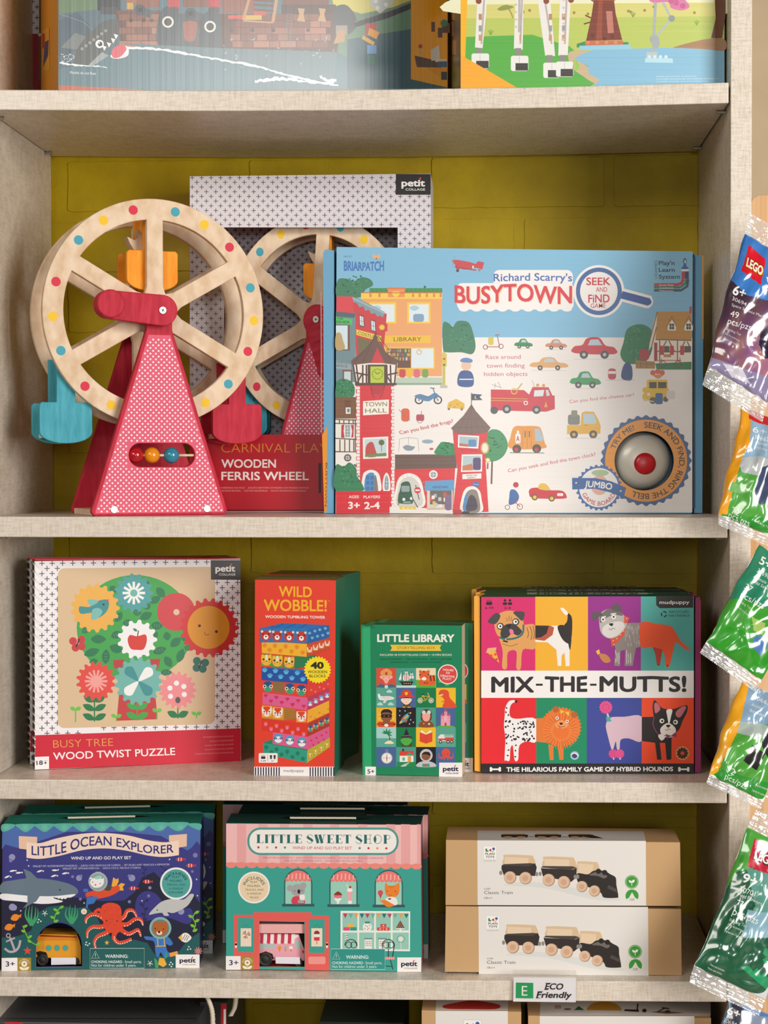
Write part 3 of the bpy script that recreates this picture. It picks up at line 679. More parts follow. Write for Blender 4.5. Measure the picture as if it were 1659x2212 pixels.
    A.poly([(330, -80), (362, -80), (350, 250), (330, 235)], '#F2B41E'); A.poly([(330, 235), (352, 250), (440, 300), (572, 378), (330, 384)], '#F2A92A')
    S = B.side('left', 830, 0, 2.0)
    S.poly([(275, 20), (326, 30), (326, 380), (275, 378)], '#4F5F66'); S.poly([(276, 240), (326, 250), (326, 380), (276, 380)], '#8A8848')
    for x, y, c in ((296, 60, '#E0A050'), (290, 130, '#C98A48'), (302, 210, '#D89A58'), (292, 280, '#A86A38'), (304, 330, '#5F7A38')): S.rect(x - 8, y - 36, x + 9, y + 26, c)
    return B.build('building_set_box', GLOSSCARD, label='box picturing brick-built giraffe legs, tree and pond, on the top shelf', cat='toy box')
pirate_box(); giraffe_box()
# white plus-print box far left behind the ship box
B = Box(1, (36, -300), (84, -300), (84, 193), (36, 193), .09, .235, .245, ['#E6E2E2', '#B01828'])
A = B.art(0, 0, 1.9988); A.rect(66, 146, 170, 400, '#A3121F'); A.plus(80, -200, 168, 140, 40, 46, 20, 3.2, '#3A2A3A'); B.build('patterned_toy_box', label='white box with black crosses and red foot, far left behind the ship picture box', cat='toy box')
# red box in the dark behind the two building sets is not visible
# ================================================================ second shelf: boxed ferris wheel and the blue search game
def wheel_box():
    win = [(484, 491), (859, 491.5), (859, 939), (484, 939)]
    B = Box(2, (410, 379), (930.5, 377), (930.5, 1104), (410, 1105.5), .122, .217, .217, ['#D9D3D8', '#D9D3D8', '#B01828', '#D9D3D8', '#C9C3C8', '#8A1020'], holes=[win])
    A = B.art(400, 360, 2.7643)
    T = lambda x, y: not (222 < x < 1278 and 352 < y < 1610) and y < 1600
    A.plus(42, 66, 1466, 1598, 56.5, 56, 26, 3.6, '#3B2B3C', test=T)
    A.rect(28, 1600, 1466, 2060, '#B80F22')
    A.line([(28, 2052), (1466, 2052)], 10, '#6A0A14')
    logo_pc(A, 1258, 44, 1466, 168, '#1F1C1E', '#F3F0EE')
    A.text('CARNIVAL PLAY', 216, 1706, 850, 1706, 52, '#D98A2B', -.012)
    A.text('WOODEN', 216, 1798, 542, 1798, 50, '#F3E3DD', .022); A.text('FERRIS WHEEL', 216, 1872, 738, 1872, 50, '#F3E3DD', .022)
    A.text('HOLZ-RIESENRAD AUS HOLZ  -  JUGUETE GIRATORIO DE MADERA CON FIGURAS ANIMALES', 180, 1922, 738, 1922, 9, '#E6A09A'); A.text('GRANDE ROUE EN BOIS  -  HOUTEN REUZENRAD  -  RUOTA PANORAMICA IN LEGNO', 180, 1940, 722, 1940, 9, '#E6A09A')
    A.rect(796, 1770, 812, 1950, '#1C1A1C')
    # lining of the box behind the toy
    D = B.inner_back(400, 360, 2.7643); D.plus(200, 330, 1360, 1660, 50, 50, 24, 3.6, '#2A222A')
    return B.build('toy_box', label='tall white cross-patterned window box with red foot, standing behind the others', cat='toy box'), B
_wb, _WB = wheel_box()
_c = hitp(684, 637, V((0, .2215, 0)), V((0, -1, 0)))
t2 = make_wheel_toy((_c.x, .2225, shelf_z(2, _c.x) + .001), radians(0), radians(-107), radians(-4), 'second toy ferris wheel, crank turned down, seen through the window of its tall box')
t2.scale = (.86, .86, 1.0)

def busy_box():
    hx, hy = 1391.5, 995.5
    B = Box(2, (727, 533.5), (1496.5, 543), (1494, 1107), (724.5, 1109), .058, .150, .150, ['#7FB9D9', '#7FB9D9', '#1E3448', '#1E3448', '#86BEDD', '#2B3A48'], holes=[circ(hx, hy, 64, 48)])
    A = B.art(680, 520, 3.858); R = A.rect
    def leafy(pts, c='#2E7D52', c2='#1F5F40'):
        A.sm(pts, c, 4); xs = [p[0] for p in pts]; ys = [p[1] for p in pts]; cx, cy = sum(xs) / len(xs), sum(ys) / len(ys); L = []
        random.seed(int(cx))
        for i in range(26):
            a = random.random() * 2 * pi; r = sqrt(random.random()) * .8; x = cx + r * cos(a) * (max(xs) - cx); y = cy + r * sin(a) * (max(ys) - cy); L.append(spline([(x - 9, y), (x, y - 8), (x + 9, y - 2), (x + 3, y + 6)], 3))
        for i_, q in enumerate(L): A.put([q], (c2, '#3E9464')[i_ % 2])
    # white street ground
    A.crop(680, 520, 3.858)
    hcx, hcy, hr = (hx - 680) * 3.858, (hy - 520) * 3.858, 66 * 3.858; wl, wr, wt, wb = hcx - hr - 20, hcx + hr + 20, hcy - hr - 20, hcy + hr + 20
    A.put([[(1065, 805), (wl, 806), (wl, 2264), (176, 2268), (176, 1240)], [(wl, 806), (3146, 810), (3146, wt), (wl, wt)], [(wl, wb), (3146, wb), (3146, 2262), (wl, 2263)], [(wr, wt), (3146, wt), (3146, wb), (wr, wb)]], '#EEE9E5')
    hc = circ(hcx, hcy, hr, 48); sq = []
    for x, y in hc:
        k = max(abs(x - hcx), abs(y - hcy)) / (hr + 20); sq.append((hcx + (x - hcx) / k, hcy + (y - hcy) / k))
    A.put([[sq[i], sq[(i + 1) % 48], hc[(i + 1) % 48], hc[i]] for i in range(48)], '#EEE9E5')
    # sky details, brand word
    A.text('06532', 240, 138, 306, 138, 14, '#4A6A80'); 
    A.textf('BRIARPATCH', lambda u, v: (242 + 335 * u, 252 - (72 + 14 * abs(2 * u - 1)) * v), '#3E74B8', .03)
    A.leaf(512, 145, 42, 26, -2.4, '#F2A860'); A.leaf(515, 145, 40, 30, -.8, '#F2A860'); A.ci(514, 150, 7, '#B8552A')
    A.curve([(375, 150), (420, 125), (470, 140)], 2, '#6FA3C4')
    # aeroplane
    A.sm([(1145, 165), (1190, 160), (1300, 180), (1360, 205), (1345, 225), (1240, 240), (1170, 200)], '#C8454E'); A.poly([(1330, 205), (1360, 170), (1412, 180), (1396, 240), (1350, 228)], '#C8454E')
    A.line([(1200, 225), (1345, 246)], 9, '#A83440'); A.line([(1175, 205), (1200, 240)], 26, '#B83C48'); A.ci(1190, 250, 12, '#3A4048'); A.ci(1372, 246, 9, '#A87848'); A.line([(1168, 125), (1150, 220)], 3, '#8E9DA8'); A.rect(1312, 208, 1326, 230, '#E8D89A')
    # foliage behind the houses
    leafy([(190, 330), (260, 315), (330, 335), (390, 305), (460, 320), (485, 370), (420, 410), (380, 470), (190, 470)], '#3C7C5C')
    leafy([(1068, 690), (1120, 690), (1150, 720), (1190, 670), (1280, 680), (1320, 770), (1340, 880), (1310, 945), (1220, 930), (1100, 930), (1068, 900)], '#3A7C5C')
    # library
    R(395, 440, 1060, 1130, '#E9A468'); R(455, 395, 1062, 430, '#3F8F4C')
    for x in range(480, 1060, 36): R(x, 395, x + 2.5, 430, '#2C6C38')
    R(385, 436, 1062, 484, '#F2CC4C'); R(600, 390, 757, 405, '#D8794A'); R(610, 405, 750, 470, '#E89250'); A.sm([(645, 425), (708, 425), (700, 455), (676, 470), (652, 455)], '#F2CC4C', 4)
    for x in (455, 530, 810, 865, 925, 985, 1040): R(x, 440, x + 18, 470, '#DE8446')
    R(385, 430, 1062, 437, '#C8662E'); A.ci(917, 385, 10, '#3A5A40')
    for x0, x1 in ((455, 680), (770, 965)):
        R(x0, 512, x1, 690, '#F2C93A'); R(x0 + 16, 530, x1 - 16, 676, '#DCE8EE'); A.sm([(x0 + 20, 560), (x0 + 60, 540), (x0 + 100, 560), (x0 + 60, 585)], '#A9CBE0'); A.rr(x0 + 50, 610, x0 + 140, 676, 20, '#7FA3C0' if x0 > 700 else '#C8A08A')
    R(560, 790, 965, 852, '#EDBE38'); A.text('LIBRARY', 658, 838, 888, 838, 34, '#6B5320', .0)
    R(588, 885, 1002, 1070, '#EDBE38'); R(598, 898, 800, 1060, '#6A4A38'); R(806, 898, 990, 1060, '#DCE8EE')
    random.seed(5)
    for row in range(3):
        x = 602
        while x < 794: w_ = random.choice((6, 8, 10)); R(x, 903 + row * 34, x + w_ - 1.5, 930 + row * 34, random.choice(['#B8503C', '#3F7A5A', '#D8A848', '#4A6A98', '#E8E0C8'])); x += w_
    A.ci(870, 927, 22, '#C8A068'); A.ci(870, 927, 16, '#F0EEE8'); A.segs([(870, 927, 870, 916), (870, 927, 879, 924)], 2.5, '#404040')
    for x, c in ((730, '#C84A42'), (790, '#E8B83C'), (850, '#D86A78'), (920, '#7AA04A')): A.rr(x - 26, 1070, x + 26, 1140, 18, c)
    R(660, 1140, 1062, 1196, '#B8CBB8'); R(660, 1186, 1062, 1202, '#8FA890')
    R(1064, 930, 1088, 1215, '#C8BC50'); A.rr(1058, 940, 1100, 1050, 8, '#D4C658'); A.dots([(1078, 985)], 10, '#C8402E'); A.dots([(1078, 1010)], 10, '#E8B83C'); A.dots([(1078, 1035)], 10, '#2E7D52'); R(1044, 1205, 1106, 1228, '#B9BEB0')
    # costume house
    R(180, 464, 325, 600, '#D8424A'); A.poly([(318, 480), (600, 610), (570, 960), (345, 960)], '#CB3A42')
    A.poly([(314, 470), (350, 475), (585, 595), (568, 640), (545, 625), (520, 632), (500, 602), (470, 610), (452, 575), (420, 585), (404, 545), (372, 555), (350, 520), (320, 510)], '#7F9CA6'); A.line([(314, 478), (585, 606)], 8, '#A9C0C8')
    for x, y in ((368, 615), (464, 655)): A.poly([(x, y), (x + 42, y + 12), (x + 48, y + 108), (x + 4, y + 98)], '#6A4A3C'); A.poly([(x + 6, y + 10), (x + 36, y + 20), (x + 40, y + 98), (x + 9, y + 88)], '#D3E2EA'); A.line([(x + 6, y + 52), (x + 40, y + 60)], 3, '#6A4A3C'); A.line([(x + 22, y + 14), (x + 26, y + 92)], 3, '#6A4A3C')
    A.poly([(345, 738), (555, 795), (552, 842), (347, 785)], '#E6C94C'); A.text('COSTUMES', 356, 778, 548, 832, 26, '#4E4A2A')
    A.poly([(360, 805), (560, 860), (555, 950), (365, 950)], '#6E6A48'); R(538, 690, 605, 755, '#C83842'); A.gear(560, 722, 18, 26, 10, '#E8C83C')
    # grey newspaper house
    R(176, 600, 340, 1180, '#6E8A92'); A.poly([(176, 590), (342, 606), (330, 642), (176, 632)], '#50646C'); A.poly([(176, 632), (312, 655), (308, 700), (176, 690)], '#4CC060')
    A.text('OK', 186, 655, 240, 660, 17, '#1F4A28', .01); A.text('ISHER', 182, 685, 292, 690, 20, '#1F4A28', .01)
    R(176, 700, 292, 915, '#7A4E38'); R(176, 706, 274, 905, '#CFE2EC'); A.sm([(176, 780), (215, 770), (235, 830), (250, 900), (176, 905)], '#B9A06A', 4)
    A.poly([(176, 1000), (300, 1012), (305, 1078), (176, 1065)], '#8FA3A8'); A.text('WSPAPER', 178, 1022, 314, 1030, 20, '#46565C'); A.text('FFICE', 178, 1052, 274, 1056, 20, '#46565C')
    R(232, 1075, 312, 1180, '#7A4E38'); R(244, 1090, 300, 1175, '#C3D3D8')
    leafy([(186, 1170), (230, 1150), (290, 1165), (325, 1200), (334, 1250), (320, 1300), (250, 1330), (176, 1325), (176, 1200)])
    # town hall: tower
    R(342, 1200, 662, 2220, '#D5323A')
    for i in range(36):
        y = 1215 + i * 28; A.rr(344 + (i % 2) * 6, y, 376 - (i % 2) * 0, y + 24, 4, '#E9E6E2'); A.rr(636 + (i % 2) * 6, y, 662, y + 24, 4, '#E9E6E2')
    A.poly([(318, 1020), (690, 1020), (676, 1190), (340, 1190)], '#EDE6DC')
    A.segs([(318, 1020, 345, 1190), (345, 1030, 365, 1190), (400, 1035, 400, 1190), (430, 1035, 430, 1190), (340, 1100, 440, 1120), (350, 1190, 400, 1100), (600, 1035, 600, 1190), (630, 1035, 635, 1190), (680, 1030, 665, 1190), (600, 1120, 690, 1100), (640, 1190, 590, 1110)], 13, '#553B34')
    R(440, 1032, 600, 1200, '#5A3E36'); R(464, 1048, 578, 1195, '#B8CC3C'); A.ring(522, 1112, 44, 3, '#4A5A20'); A.rays(522, 1112, 34, 42, 12, 3, '#4A5A20'); A.segs([(522, 1112, 500, 1090), (522, 1112, 545, 1095)], 5, '#4A5A20')
    R(335, 1185, 680, 1205, '#5A3E36')
    A.poly([(508, 760), (530, 850), (600, 940), (700, 1000), (680, 1035), (560, 1020), (450, 1020), (320, 1035), (302, 1000), (400, 920), (470, 850)], '#6E5048'); A.poly([(520, 890), (582, 1018), (470, 1018)], '#CC3A42')
    A.segs([(510, 760, 400, 1020), (512, 800, 330, 1010), (514, 790, 640, 1020), (512, 770, 690, 1000)], 3, '#4E3830')
    A.poly([(465, 1205), (585, 1205), (545, 1280), (480, 1280)], '#B8303A')
    A.segs([(465, 1205, 480, 1285), (585, 1205, 560, 1285), (480, 1285, 500, 1310), (560, 1285, 540, 1310)], 3, '#6A2028')
    A.crop(680, 820, 3.858)
    A.poly([(402, 180), (618, 166), (616, 286), (402, 298)], '#F0ECE6'); A.text('TOWN', 416, 224, 602, 222, 36, '#8C8038', .008); A.text('HALL', 420, 278, 600, 274, 36, '#8C8038', .008)
    A.poly([(400, 484), (612, 474), (612, 655), (402, 662)], '#EDEBE6'); A.poly([(416, 498), (596, 490), (597, 638), (417, 645)], '#C4D4D8'); A.sm([(430, 550), (480, 520), (510, 600), (520, 640), (430, 640)], '#C04A48', 4); A.ci(556, 524, 24, '#5E6A40'); A.line([(556, 540), (556, 600)], 4, '#4A4A3A'); A.poly([(420, 625), (597, 610), (597, 638), (420, 645)], '#6E8A50')
    A.sm([(398, 935), (400, 800), (430, 762), (475, 752), (520, 770), (545, 820), (545, 935)], '#EFEBE6', 4); A.sm([(418, 932), (420, 820), (445, 782), (480, 775), (498, 800), (500, 932)], '#4E8CC2', 4); A.sm([(498, 932), (500, 800), (515, 820), (528, 932)], '#8A7466', 3)
    for y in (800, 845, 890): A.rect(428, y, 455, y + 34, '#3A74A8'); A.rect(464, y, 490, y + 34, '#3A74A8')
    A.sm([(570, 925), (570, 830), (598, 775), (626, 830), (626, 925)], '#EFEBE6', 4); A.sm([(583, 912), (583, 835), (598, 795), (613, 835), (613, 912)], '#7E98A4', 4); A.segs([(598, 800, 598, 910), (583, 850, 613, 850), (583, 880, 613, 880)], 2.5, '#EFEBE6')
    # left strip below
    R(172, 145, 345, 330, '#7A5232'); R(250, 170, 300, 285, '#6A4428'); R(258, 232, 298, 285, '#E6E6E0'); R(270, 242, 290, 272, '#6A7A84')
    R(172, 325, 345, 605, '#E9E5DC'); A.segs([(172, 332, 345, 338), (172, 365, 345, 368), (172, 490, 345, 498), (172, 600, 345, 604), (205, 330, 205, 368), (242, 330, 242, 368), (285, 330, 285, 368), (320, 330, 320, 368), (210, 500, 210, 600), (250, 500, 250, 600), (290, 500, 290, 600), (325, 500, 325, 600), (338, 330, 338, 604)], 9, '#5E4438')
    A.poly([(222, 378), (246, 372), (240, 430), (248, 486), (220, 484)], '#B8323A'); A.poly([(300, 378), (326, 376), (322, 480), (304, 484), (312, 430)], '#B8323A'); R(254, 378, 294, 478, '#8AA0A8'); A.segs([(274, 378, 274, 478), (254, 405, 294, 405), (254, 432, 294, 432), (254, 458, 294, 458)], 3, '#E8E8E4')
    R(172, 606, 345, 720, '#ECE8E2'); A.ci(274, 652, 31, '#6E5A4C'); A.ci(274, 652, 19, '#B8C4C8'); A.segs([(274, 633, 274, 671), (255, 652, 293, 652)], 4, '#6E5A4C')
    leafy([(176, 715), (240, 725), (290, 690), (345, 740), (350, 800), (400, 880), (392, 930), (176, 930)])
    A.poly([(176, 930), (626, 928), (622, 1112), (178, 1116)], '#D3202C')
    A.text('AGES', 284, 988, 368, 988, 22, '#F4E9E6', .015); A.text('PLAYERS', 406, 990, 544, 988, 22, '#F4E9E6', .015); A.text('3+', 278, 1078, 376, 1078, 60, '#F4E9E6', .03); A.text('2-4', 412, 1080, 542, 1078, 60, '#F4E9E6', .03)
    # garage, news stand
    A.poly([(664, 742), (1170, 738), (1150, 1100), (664, 1060)], '#D9363C'); A.poly([(668, 625), (1172, 622), (1184, 738), (668, 748)], '#6B5246'); A.segs([(668, 650, 1176, 648), (668, 680, 1178, 676), (668, 712, 1180, 706)], 1.5, '#57413A')
    A.sm([(674, 1060), (676, 900), (710, 810), (790, 780), (870, 820), (905, 920), (905, 1060)], '#EDEAE6', 5); A.sm([(690, 1052), (694, 910), (722, 840), (790, 808), (852, 846), (886, 930), (886, 1052)], '#CFCFC8', 5)
    A.rays(790, 930, 122, 148, 22, 2, '#B8B4AE')
    A.sm([(690, 1050), (700, 940), (750, 990), (690, 1052)], '#A08E7A', 4)
    A.sm([(708, 1030), (694, 990), (715, 900), (722, 865), (760, 848), (792, 862), (806, 930), (820, 1010), (800, 1036)], '#2C5A44', 5); A.rr(722, 885, 790, 935, 8, '#8FA0A0'); A.dots([(742, 998), (805, 990)], 13, '#E8E8E2', 14); A.rr(738, 1015, 800, 1032, 5, '#8A9A94')
    A.segs([(840, 880, 870, 1000), (810, 980, 886, 1116)], 7, '#4A4A4C'); A.ci(856, 922, 27, '#D23A44'); A.rect(838, 916, 874, 928, '#F0ECEA')
    A.poly([(664, 1055), (1150, 1085), (1150, 1118), (626, 1112), (626, 1060)], '#EBE7E2')
    for x in (702, 740, 775, 810): A.poly([(x, 1058), (x + 30, 1058), (x + 36, 1082), (x + 8, 1082)], '#E3C83C')
    A.ci(988, 792, 36, '#EDEAE6'); A.ci(988, 792, 24, '#8A9CA6'); A.segs([(988, 770, 988, 814), (966, 792, 1010, 792)], 4, '#EDEAE6')
    R(935, 900, 1150, 1080, '#D8CDBE'); R(960, 915, 1140, 1040, '#6E6258')
    random.seed(9)
    for i in range(16): x = 950 + random.random() * 170; y = 940 + random.random() * 110; A.rect(x, y, x + 26, y + 30, random.choice(['#E8E4DA', '#B9C8D2', '#E0B84A', '#C8584A', '#9DB0C0']))
    A.poly([(935, 1070), (1130, 1066), (1130, 1082), (935, 1086)], '#C9B9A4')
    A.poly([(918, 845), (1160, 835), (1162, 920), (914, 918)], '#5E9CCB')
    for i in range(11): A.ci(928 + i * 22.5, 916, 11, '#5E9CCB')
    A.text('NEWSSTAND', 982, 906, 1112, 904, 18, '#2F5A84', .01)
    A.rr(1085, 960, 1140, 1090, 22, '#7A6A8E')
    # detective tower
    leafy([(1005, 620), (1015, 570), (1060, 520), (1110, 525), (1160, 540), (1165, 625)], '#2F8A52')
    leafy([(1450, 430), (1530, 420), (1590, 480), (1608, 560), (1570, 640), (1500, 680), (1430, 665), (1400, 560)], '#44925E'); A.line([(1478, 680), (1472, 870)], 14, '#6A5048')
    A.poly([(1148, 400), (1448, 400), (1418, 600), (1448, 1102), (1148, 1106), (1190, 750), (1165, 600)], '#D8363C')
    A.poly([(1306, 205), (1340, 260), (1465, 400), (1440, 440), (1300, 460), (1170, 445), (1136, 405), (1240, 300)], '#7A625A')
    A.segs([(1306, 205, 1190, 440), (1306, 205, 1255, 452), (1306, 205, 1310, 458), (1306, 205, 1370, 450), (1306, 205, 1425, 430), (1150, 400, 1455, 396), (1210, 330, 1400, 328)], 2, '#5E4A44')
    A.line([(1306, 110), (1306, 210)], 5, '#6A5A54'); A.poly([(1310, 118), (1395, 125), (1372, 145), (1398, 170), (1308, 172)], '#3E4E6E'); A.ci(1345, 148, 14, '#E0C84A'); A.ci(1351, 146, 12, '#3E4E6E')
    A.poly([(1195, 460), (1370, 470), (1362, 575), (1192, 565)], '#F0EEEA'); A.poly([(1206, 472), (1360, 482), (1352, 562), (1204, 554)], '#A8C0C8'); A.rr(1280, 500, 1345, 560, 12, '#5F8CB8'); A.poly([(1206, 530), (1280, 540), (1280, 560), (1204, 554)], '#C06A4E')
    A.text('TRUCK REPAIR', 1208, 592, 1356, 598, 13, '#8A2228')
    A.poly([(1225, 624), (1396, 622), (1394, 766), (1218, 770)], '#F0EEEA'); A.poly([(1236, 636), (1384, 634), (1382, 754), (1230, 758)], '#B4C8CC'); A.rr(1318, 650, 1384, 754, 20, '#5A4A76'); A.poly([(1230, 720), (1310, 700), (1320, 756), (1230, 758)], '#C87A5A')
    A.poly([(1230, 788), (1388, 780), (1388, 824), (1230, 830)], '#F0ECE8'); A.text('DETECTIVE', 1262, 806, 1354, 802, 12, '#5A5050', .01); A.text('AGENCY', 1272, 824, 1344, 820, 12, '#5A5050', .01)
    A.ci(1345, 872, 32, '#4A72A8', ry=24); A.text('POLICE', 1322, 878, 1368, 878, 10, '#DCE4EC')
    A.ring(1418, 570, 32, 8, '#C9B44A', ry=44); A.ci(1418, 570, 26, '#EAE6D8', ry=38); A.ci(1442, 672, 20, '#E0C84A'); A.ci(1442, 672, 12, '#EFEDE6'); A.line([(1442, 695), (1440, 745)], 12, '#B8503C')
    A.sm([(1222, 1100), (1226, 980), (1260, 905), (1325, 890), (1375, 930), (1390, 1000), (1392, 1100)], '#EFEBE6', 5); A.sm([(1242, 1098), (1246, 990), (1275, 930), (1325, 915), (1360, 950), (1372, 1098)], '#8E8278', 5); A.poly([(1244, 990), (1280, 928), (1262, 1098), (1242, 1098)], '#4E8CC2'); A.sm([(1262, 1090), (1280, 990), (1310, 960), (1345, 1000), (1350, 1080)], '#4A4450', 4)
    A.rr(1155, 1085, 1225, 1118, 8, '#B8303A'); A.rr(1228, 1098, 1290, 1118, 8, '#3A3436')
    # ---- generic cars instead of the story characters
    def car(x, y, w_, h_, c, c2='#B8CCD8', wh='#4A4A50'):
        A.sm([(x, y + h_ * .75), (x, y + h_ * .45), (x + w_ * .2, y + h_ * .38), (x + w_ * .32, y + h_ * .08), (x + w_ * .62, y + h_ * .05), (x + w_ * .78, y + h_ * .4), (x + w_, y + h_ * .5), (x + w_, y + h_ * .8)], c, 4)
        A.poly([(x + w_ * .34, y + h_ * .4), (x + w_ * .4, y + h_ * .15), (x + w_ * .6, y + h_ * .13), (x + w_ * .7, y + h_ * .4)], c2)
        for k in (.24, .76): A.ci(x + w_ * k, y + h_ * .82, h_ * .19, wh, n=18); A.ci(x + w_ * k, y + h_ * .82, h_ * .08, '#C8C4BC', n=12)
        A.line([(x - 4, y + h_ * 1.03), (x + w_ + 4, y + h_ * 1.03)], 3, '#C9C3BC')
    def small_person(x, y, h_, c): pass
    # blue motorbike
    for x in (868, 1026): A.ring(x, 170, 30, 12, '#4A4E54'); A.ci(x, 170, 10, '#A8A8A4')
    A.sm([(830, 140), (880, 120), (940, 140), (1000, 110), (1040, 140), (1000, 150), (950, 180), (890, 170)], '#5A86AE', 4); A.segs([(985, 75, 1022, 165), (960, 70, 1000, 72), (900, 130, 960, 150)], 8, '#4E7698')
    # yellow wedge cart
    A.poly([(1105, 235), (1115, 190), (1180, 160), (1248, 200), (1246, 245)], '#E2B63C'); A.dots([(1130, 215), (1165, 230), (1190, 205), (1225, 230)], 8, '#C8982C', 10); A.dots([(1118, 245), (1225, 248)], 10, '#8A7A50', 12)
    A.rr(720, 240, 790, 350, 26, '#D9603C'); A.line([(700, 250), (795, 340)], 5, '#8A7A60'); A.rr(845, 290, 912, 345, 14, '#B8485A'); A.ring(875, 340, 22, 4, '#7A5A5A'); A.line([(890, 260), (885, 300)], 5, '#8A7A70')
    A.textf('Can you find the frogs?', lambda u, v: (712 + 446 * u - v * 12, 456 - 100 * u + 14 * u * (1 - u) - 28 * v), '#C84A5A')
    A.sm([(735, 560), (760, 590), (810, 590), (835, 560), (810, 555), (770, 545)], '#8A98A4', 4); A.segs([(706, 495, 700, 600), (782, 480, 780, 540), (858, 492, 868, 598), (706, 495, 782, 482), (782, 482, 858, 492)], 3, '#8A8A98'); A.ci(940, 516, 48, '#8FA9B4', ry=17); A.ci(972, 578, 18, '#B86A5A', ry=10)
    A.crop(680, 520, 3.858)
    A.ring(1422, 886, 18, 6, '#8A3A44'); A.ring(1552, 880, 18, 6, '#8A3A44'); A.segs([(1430, 884, 1540, 884), (1540, 880, 1520, 790), (1502, 788, 1540, 782)], 6, '#A03A48')
    A.rr(1445, 800, 1490, 870, 16, '#D6C04C')
    A.sm([(1200, 1210), (1190, 1140), (1215, 1090), (1260, 1080), (1305, 1095), (1325, 1150), (1310, 1215)], '#3E5A94', 4); A.ci(1262, 1040, 42, '#E8C0A0'); A.sm([(1218, 1010), (1222, 985), (1265, 975), (1310, 990), (1306, 1015)], '#5E88C4', 4); A.rect(1205, 1150, 1318, 1160, '#DCE0E4')
    for i, (t, x0, x1, y) in enumerate((('Race around', 1424, 1716, 986), ('town finding', 1432, 1750, 1058), ('hidden objects', 1410, 1772, 1128))): A.text(t, x0, y, x1, y - 2, 34, '#C2506A')
    # title
    A.crop(1100, 520, 3.770)
    def cl(pts, c): A.sm(pts, c, 5)
    A.rr(-425, 345, 525, 560, 40, '#F1EDEB'); A.rr(-130, 238, 518, 380, 50, '#F1EDEB')
    for i in range(9): A.ci(-370 + i * 105, 555, 40, '#F1EDEB', ry=22)
    A.ci(730, 412, 208, '#F1EDEB', n=48, ry=214); A.poly([(905, 385), (945, 392), (1160, 450), (1170, 500), (1140, 550), (1105, 548), (900, 490)], '#F1EDEB'); A.ci(1120, 496, 52, '#F1EDEB')
    A.ring(730, 412, 170, 34, '#3F66A0', n=48, ry=176)
    A.line([(914, 440), (1140, 500)], 62, '#2E55A0'); A.ci(1132, 498, 26, '#2E55A0')
    A.textf("Richard Scarry's", lambda u, v: (-128 + 640 * u, 332 - 6 * sin(u * 3.1) - 62 * v), '#4668B4', .015)
    A.crop(680, 520, 3.858); A.textf('BUSYTOWN', lambda u, v: (1170 + 978 * u, 520 + 12 * sin(u * 9) - 146 * v), '#F2D0A0', .03); A.textf('BUSYTOWN', lambda u, v: (1166 + 978 * u, 516 + 12 * sin(u * 9) - 146 * v), '#D8323F', .022); A.crop(1100, 520, 3.770)
    A.text('SEEK', 628, 362, 824, 362, 62, '#C8323F', .02); A.text('AND', 706, 416, 798, 416, 38, '#C8323F', .005); A.text('FiND', 644, 505, 818, 503, 66, '#C8323F', .02); A.text('GAME', 664, 548, 786, 546, 36, '#C8323F', .005)
    for i, t in enumerate(("Play'n", 'Learn', 'System')): A.text(t, 1218, 198 + 56 * i, (1346, 1348, 1390)[i], 198 + 56 * i, 34, '#1E2A38', .018)
    A.text('UGAMES', 1206, 310, 1206, 160, 22, '#3E5A6E'); A.sm([(1415, 160), (1430, 140), (1446, 160), (1440, 200), (1462, 228), (1400, 228), (1420, 200)], '#2E5CA0', 4); A.text('3', 1422, 182, 1440, 182, 24, '#E8EEF2', .02)
    R(1402, 232, 1462, 248, '#E6E4E0'); R(1404, 250, 1432, 310, '#B8323A'); R(1432, 250, 1462, 310, '#1E3A5A'); A.line([(1418, 312), (1405, 345), (1370, 358), (1180, 358)], 24, '#C02E3A'); A.line([(1442, 312), (1434, 350), (1390, 380), (1180, 380)], 18, '#2E7A50'); A.line([(1456, 312), (1450, 370), (1400, 404), (1180, 404)], 20, '#3A4858')
    for i, t in enumerate(('Social Skills', 'Coordination', 'Mathematics')): A.text(t, 1222, 367 + 23 * i, 1338, 367 + 23 * i, 12, '#F0E6E0', .01)
    # right-hand cottage
    leafy([(960, 720), (1050, 680), (1130, 700), (1170, 760), (1160, 900), (1100, 990), (960, 1000), (905, 930), (930, 830)], '#1E7A46')
    A.poly([(1160, 800), (1485, 800), (1485, 1020), (1180, 1020)], '#EFE6D8'); A.poly([(1206, 578), (1485, 576), (1485, 808), (1192, 800)], '#C08A2C'); A.poly([(1206, 578), (1180, 640), (1150, 780), (1135, 900), (1192, 800)], '#E8DCC8'); A.segs([(1206, 578, 1140, 830), (1200, 700, 1160, 860)], 8, '#7E5A2C'); R(1468, 535, 1486, 590, '#B83A3A')
    for x in (1325, 1462): A.poly([(x - 36, 730), (x - 34, 690), (x, 645), (x + 34, 690), (x + 32, 732)], '#EDE8DC'); R(x - 20, 675, x + 18, 722, '#4A4038'); A.segs([(x - 1, 675, x - 1, 722), (x - 20, 698, x + 18, 698)], 3, '#E0DCD0'); A.segs([(x, 612, x - 40, 700), (x, 612, x + 36, 700)], 6, '#8E6A30')
    A.segs([(1192, 805, 1485, 812), (1205, 900, 1480, 905), (1225, 810, 1225, 985), (1370, 810, 1370, 985), (1235, 900, 1280, 815), (1345, 900, 1300, 815), (1390, 900, 1430, 820), (1480, 890, 1450, 820)], 9, '#7E5A2C')
    for x in (1228, 1308, 1392): R(x, 856, x + 32, 930, '#C0322E')
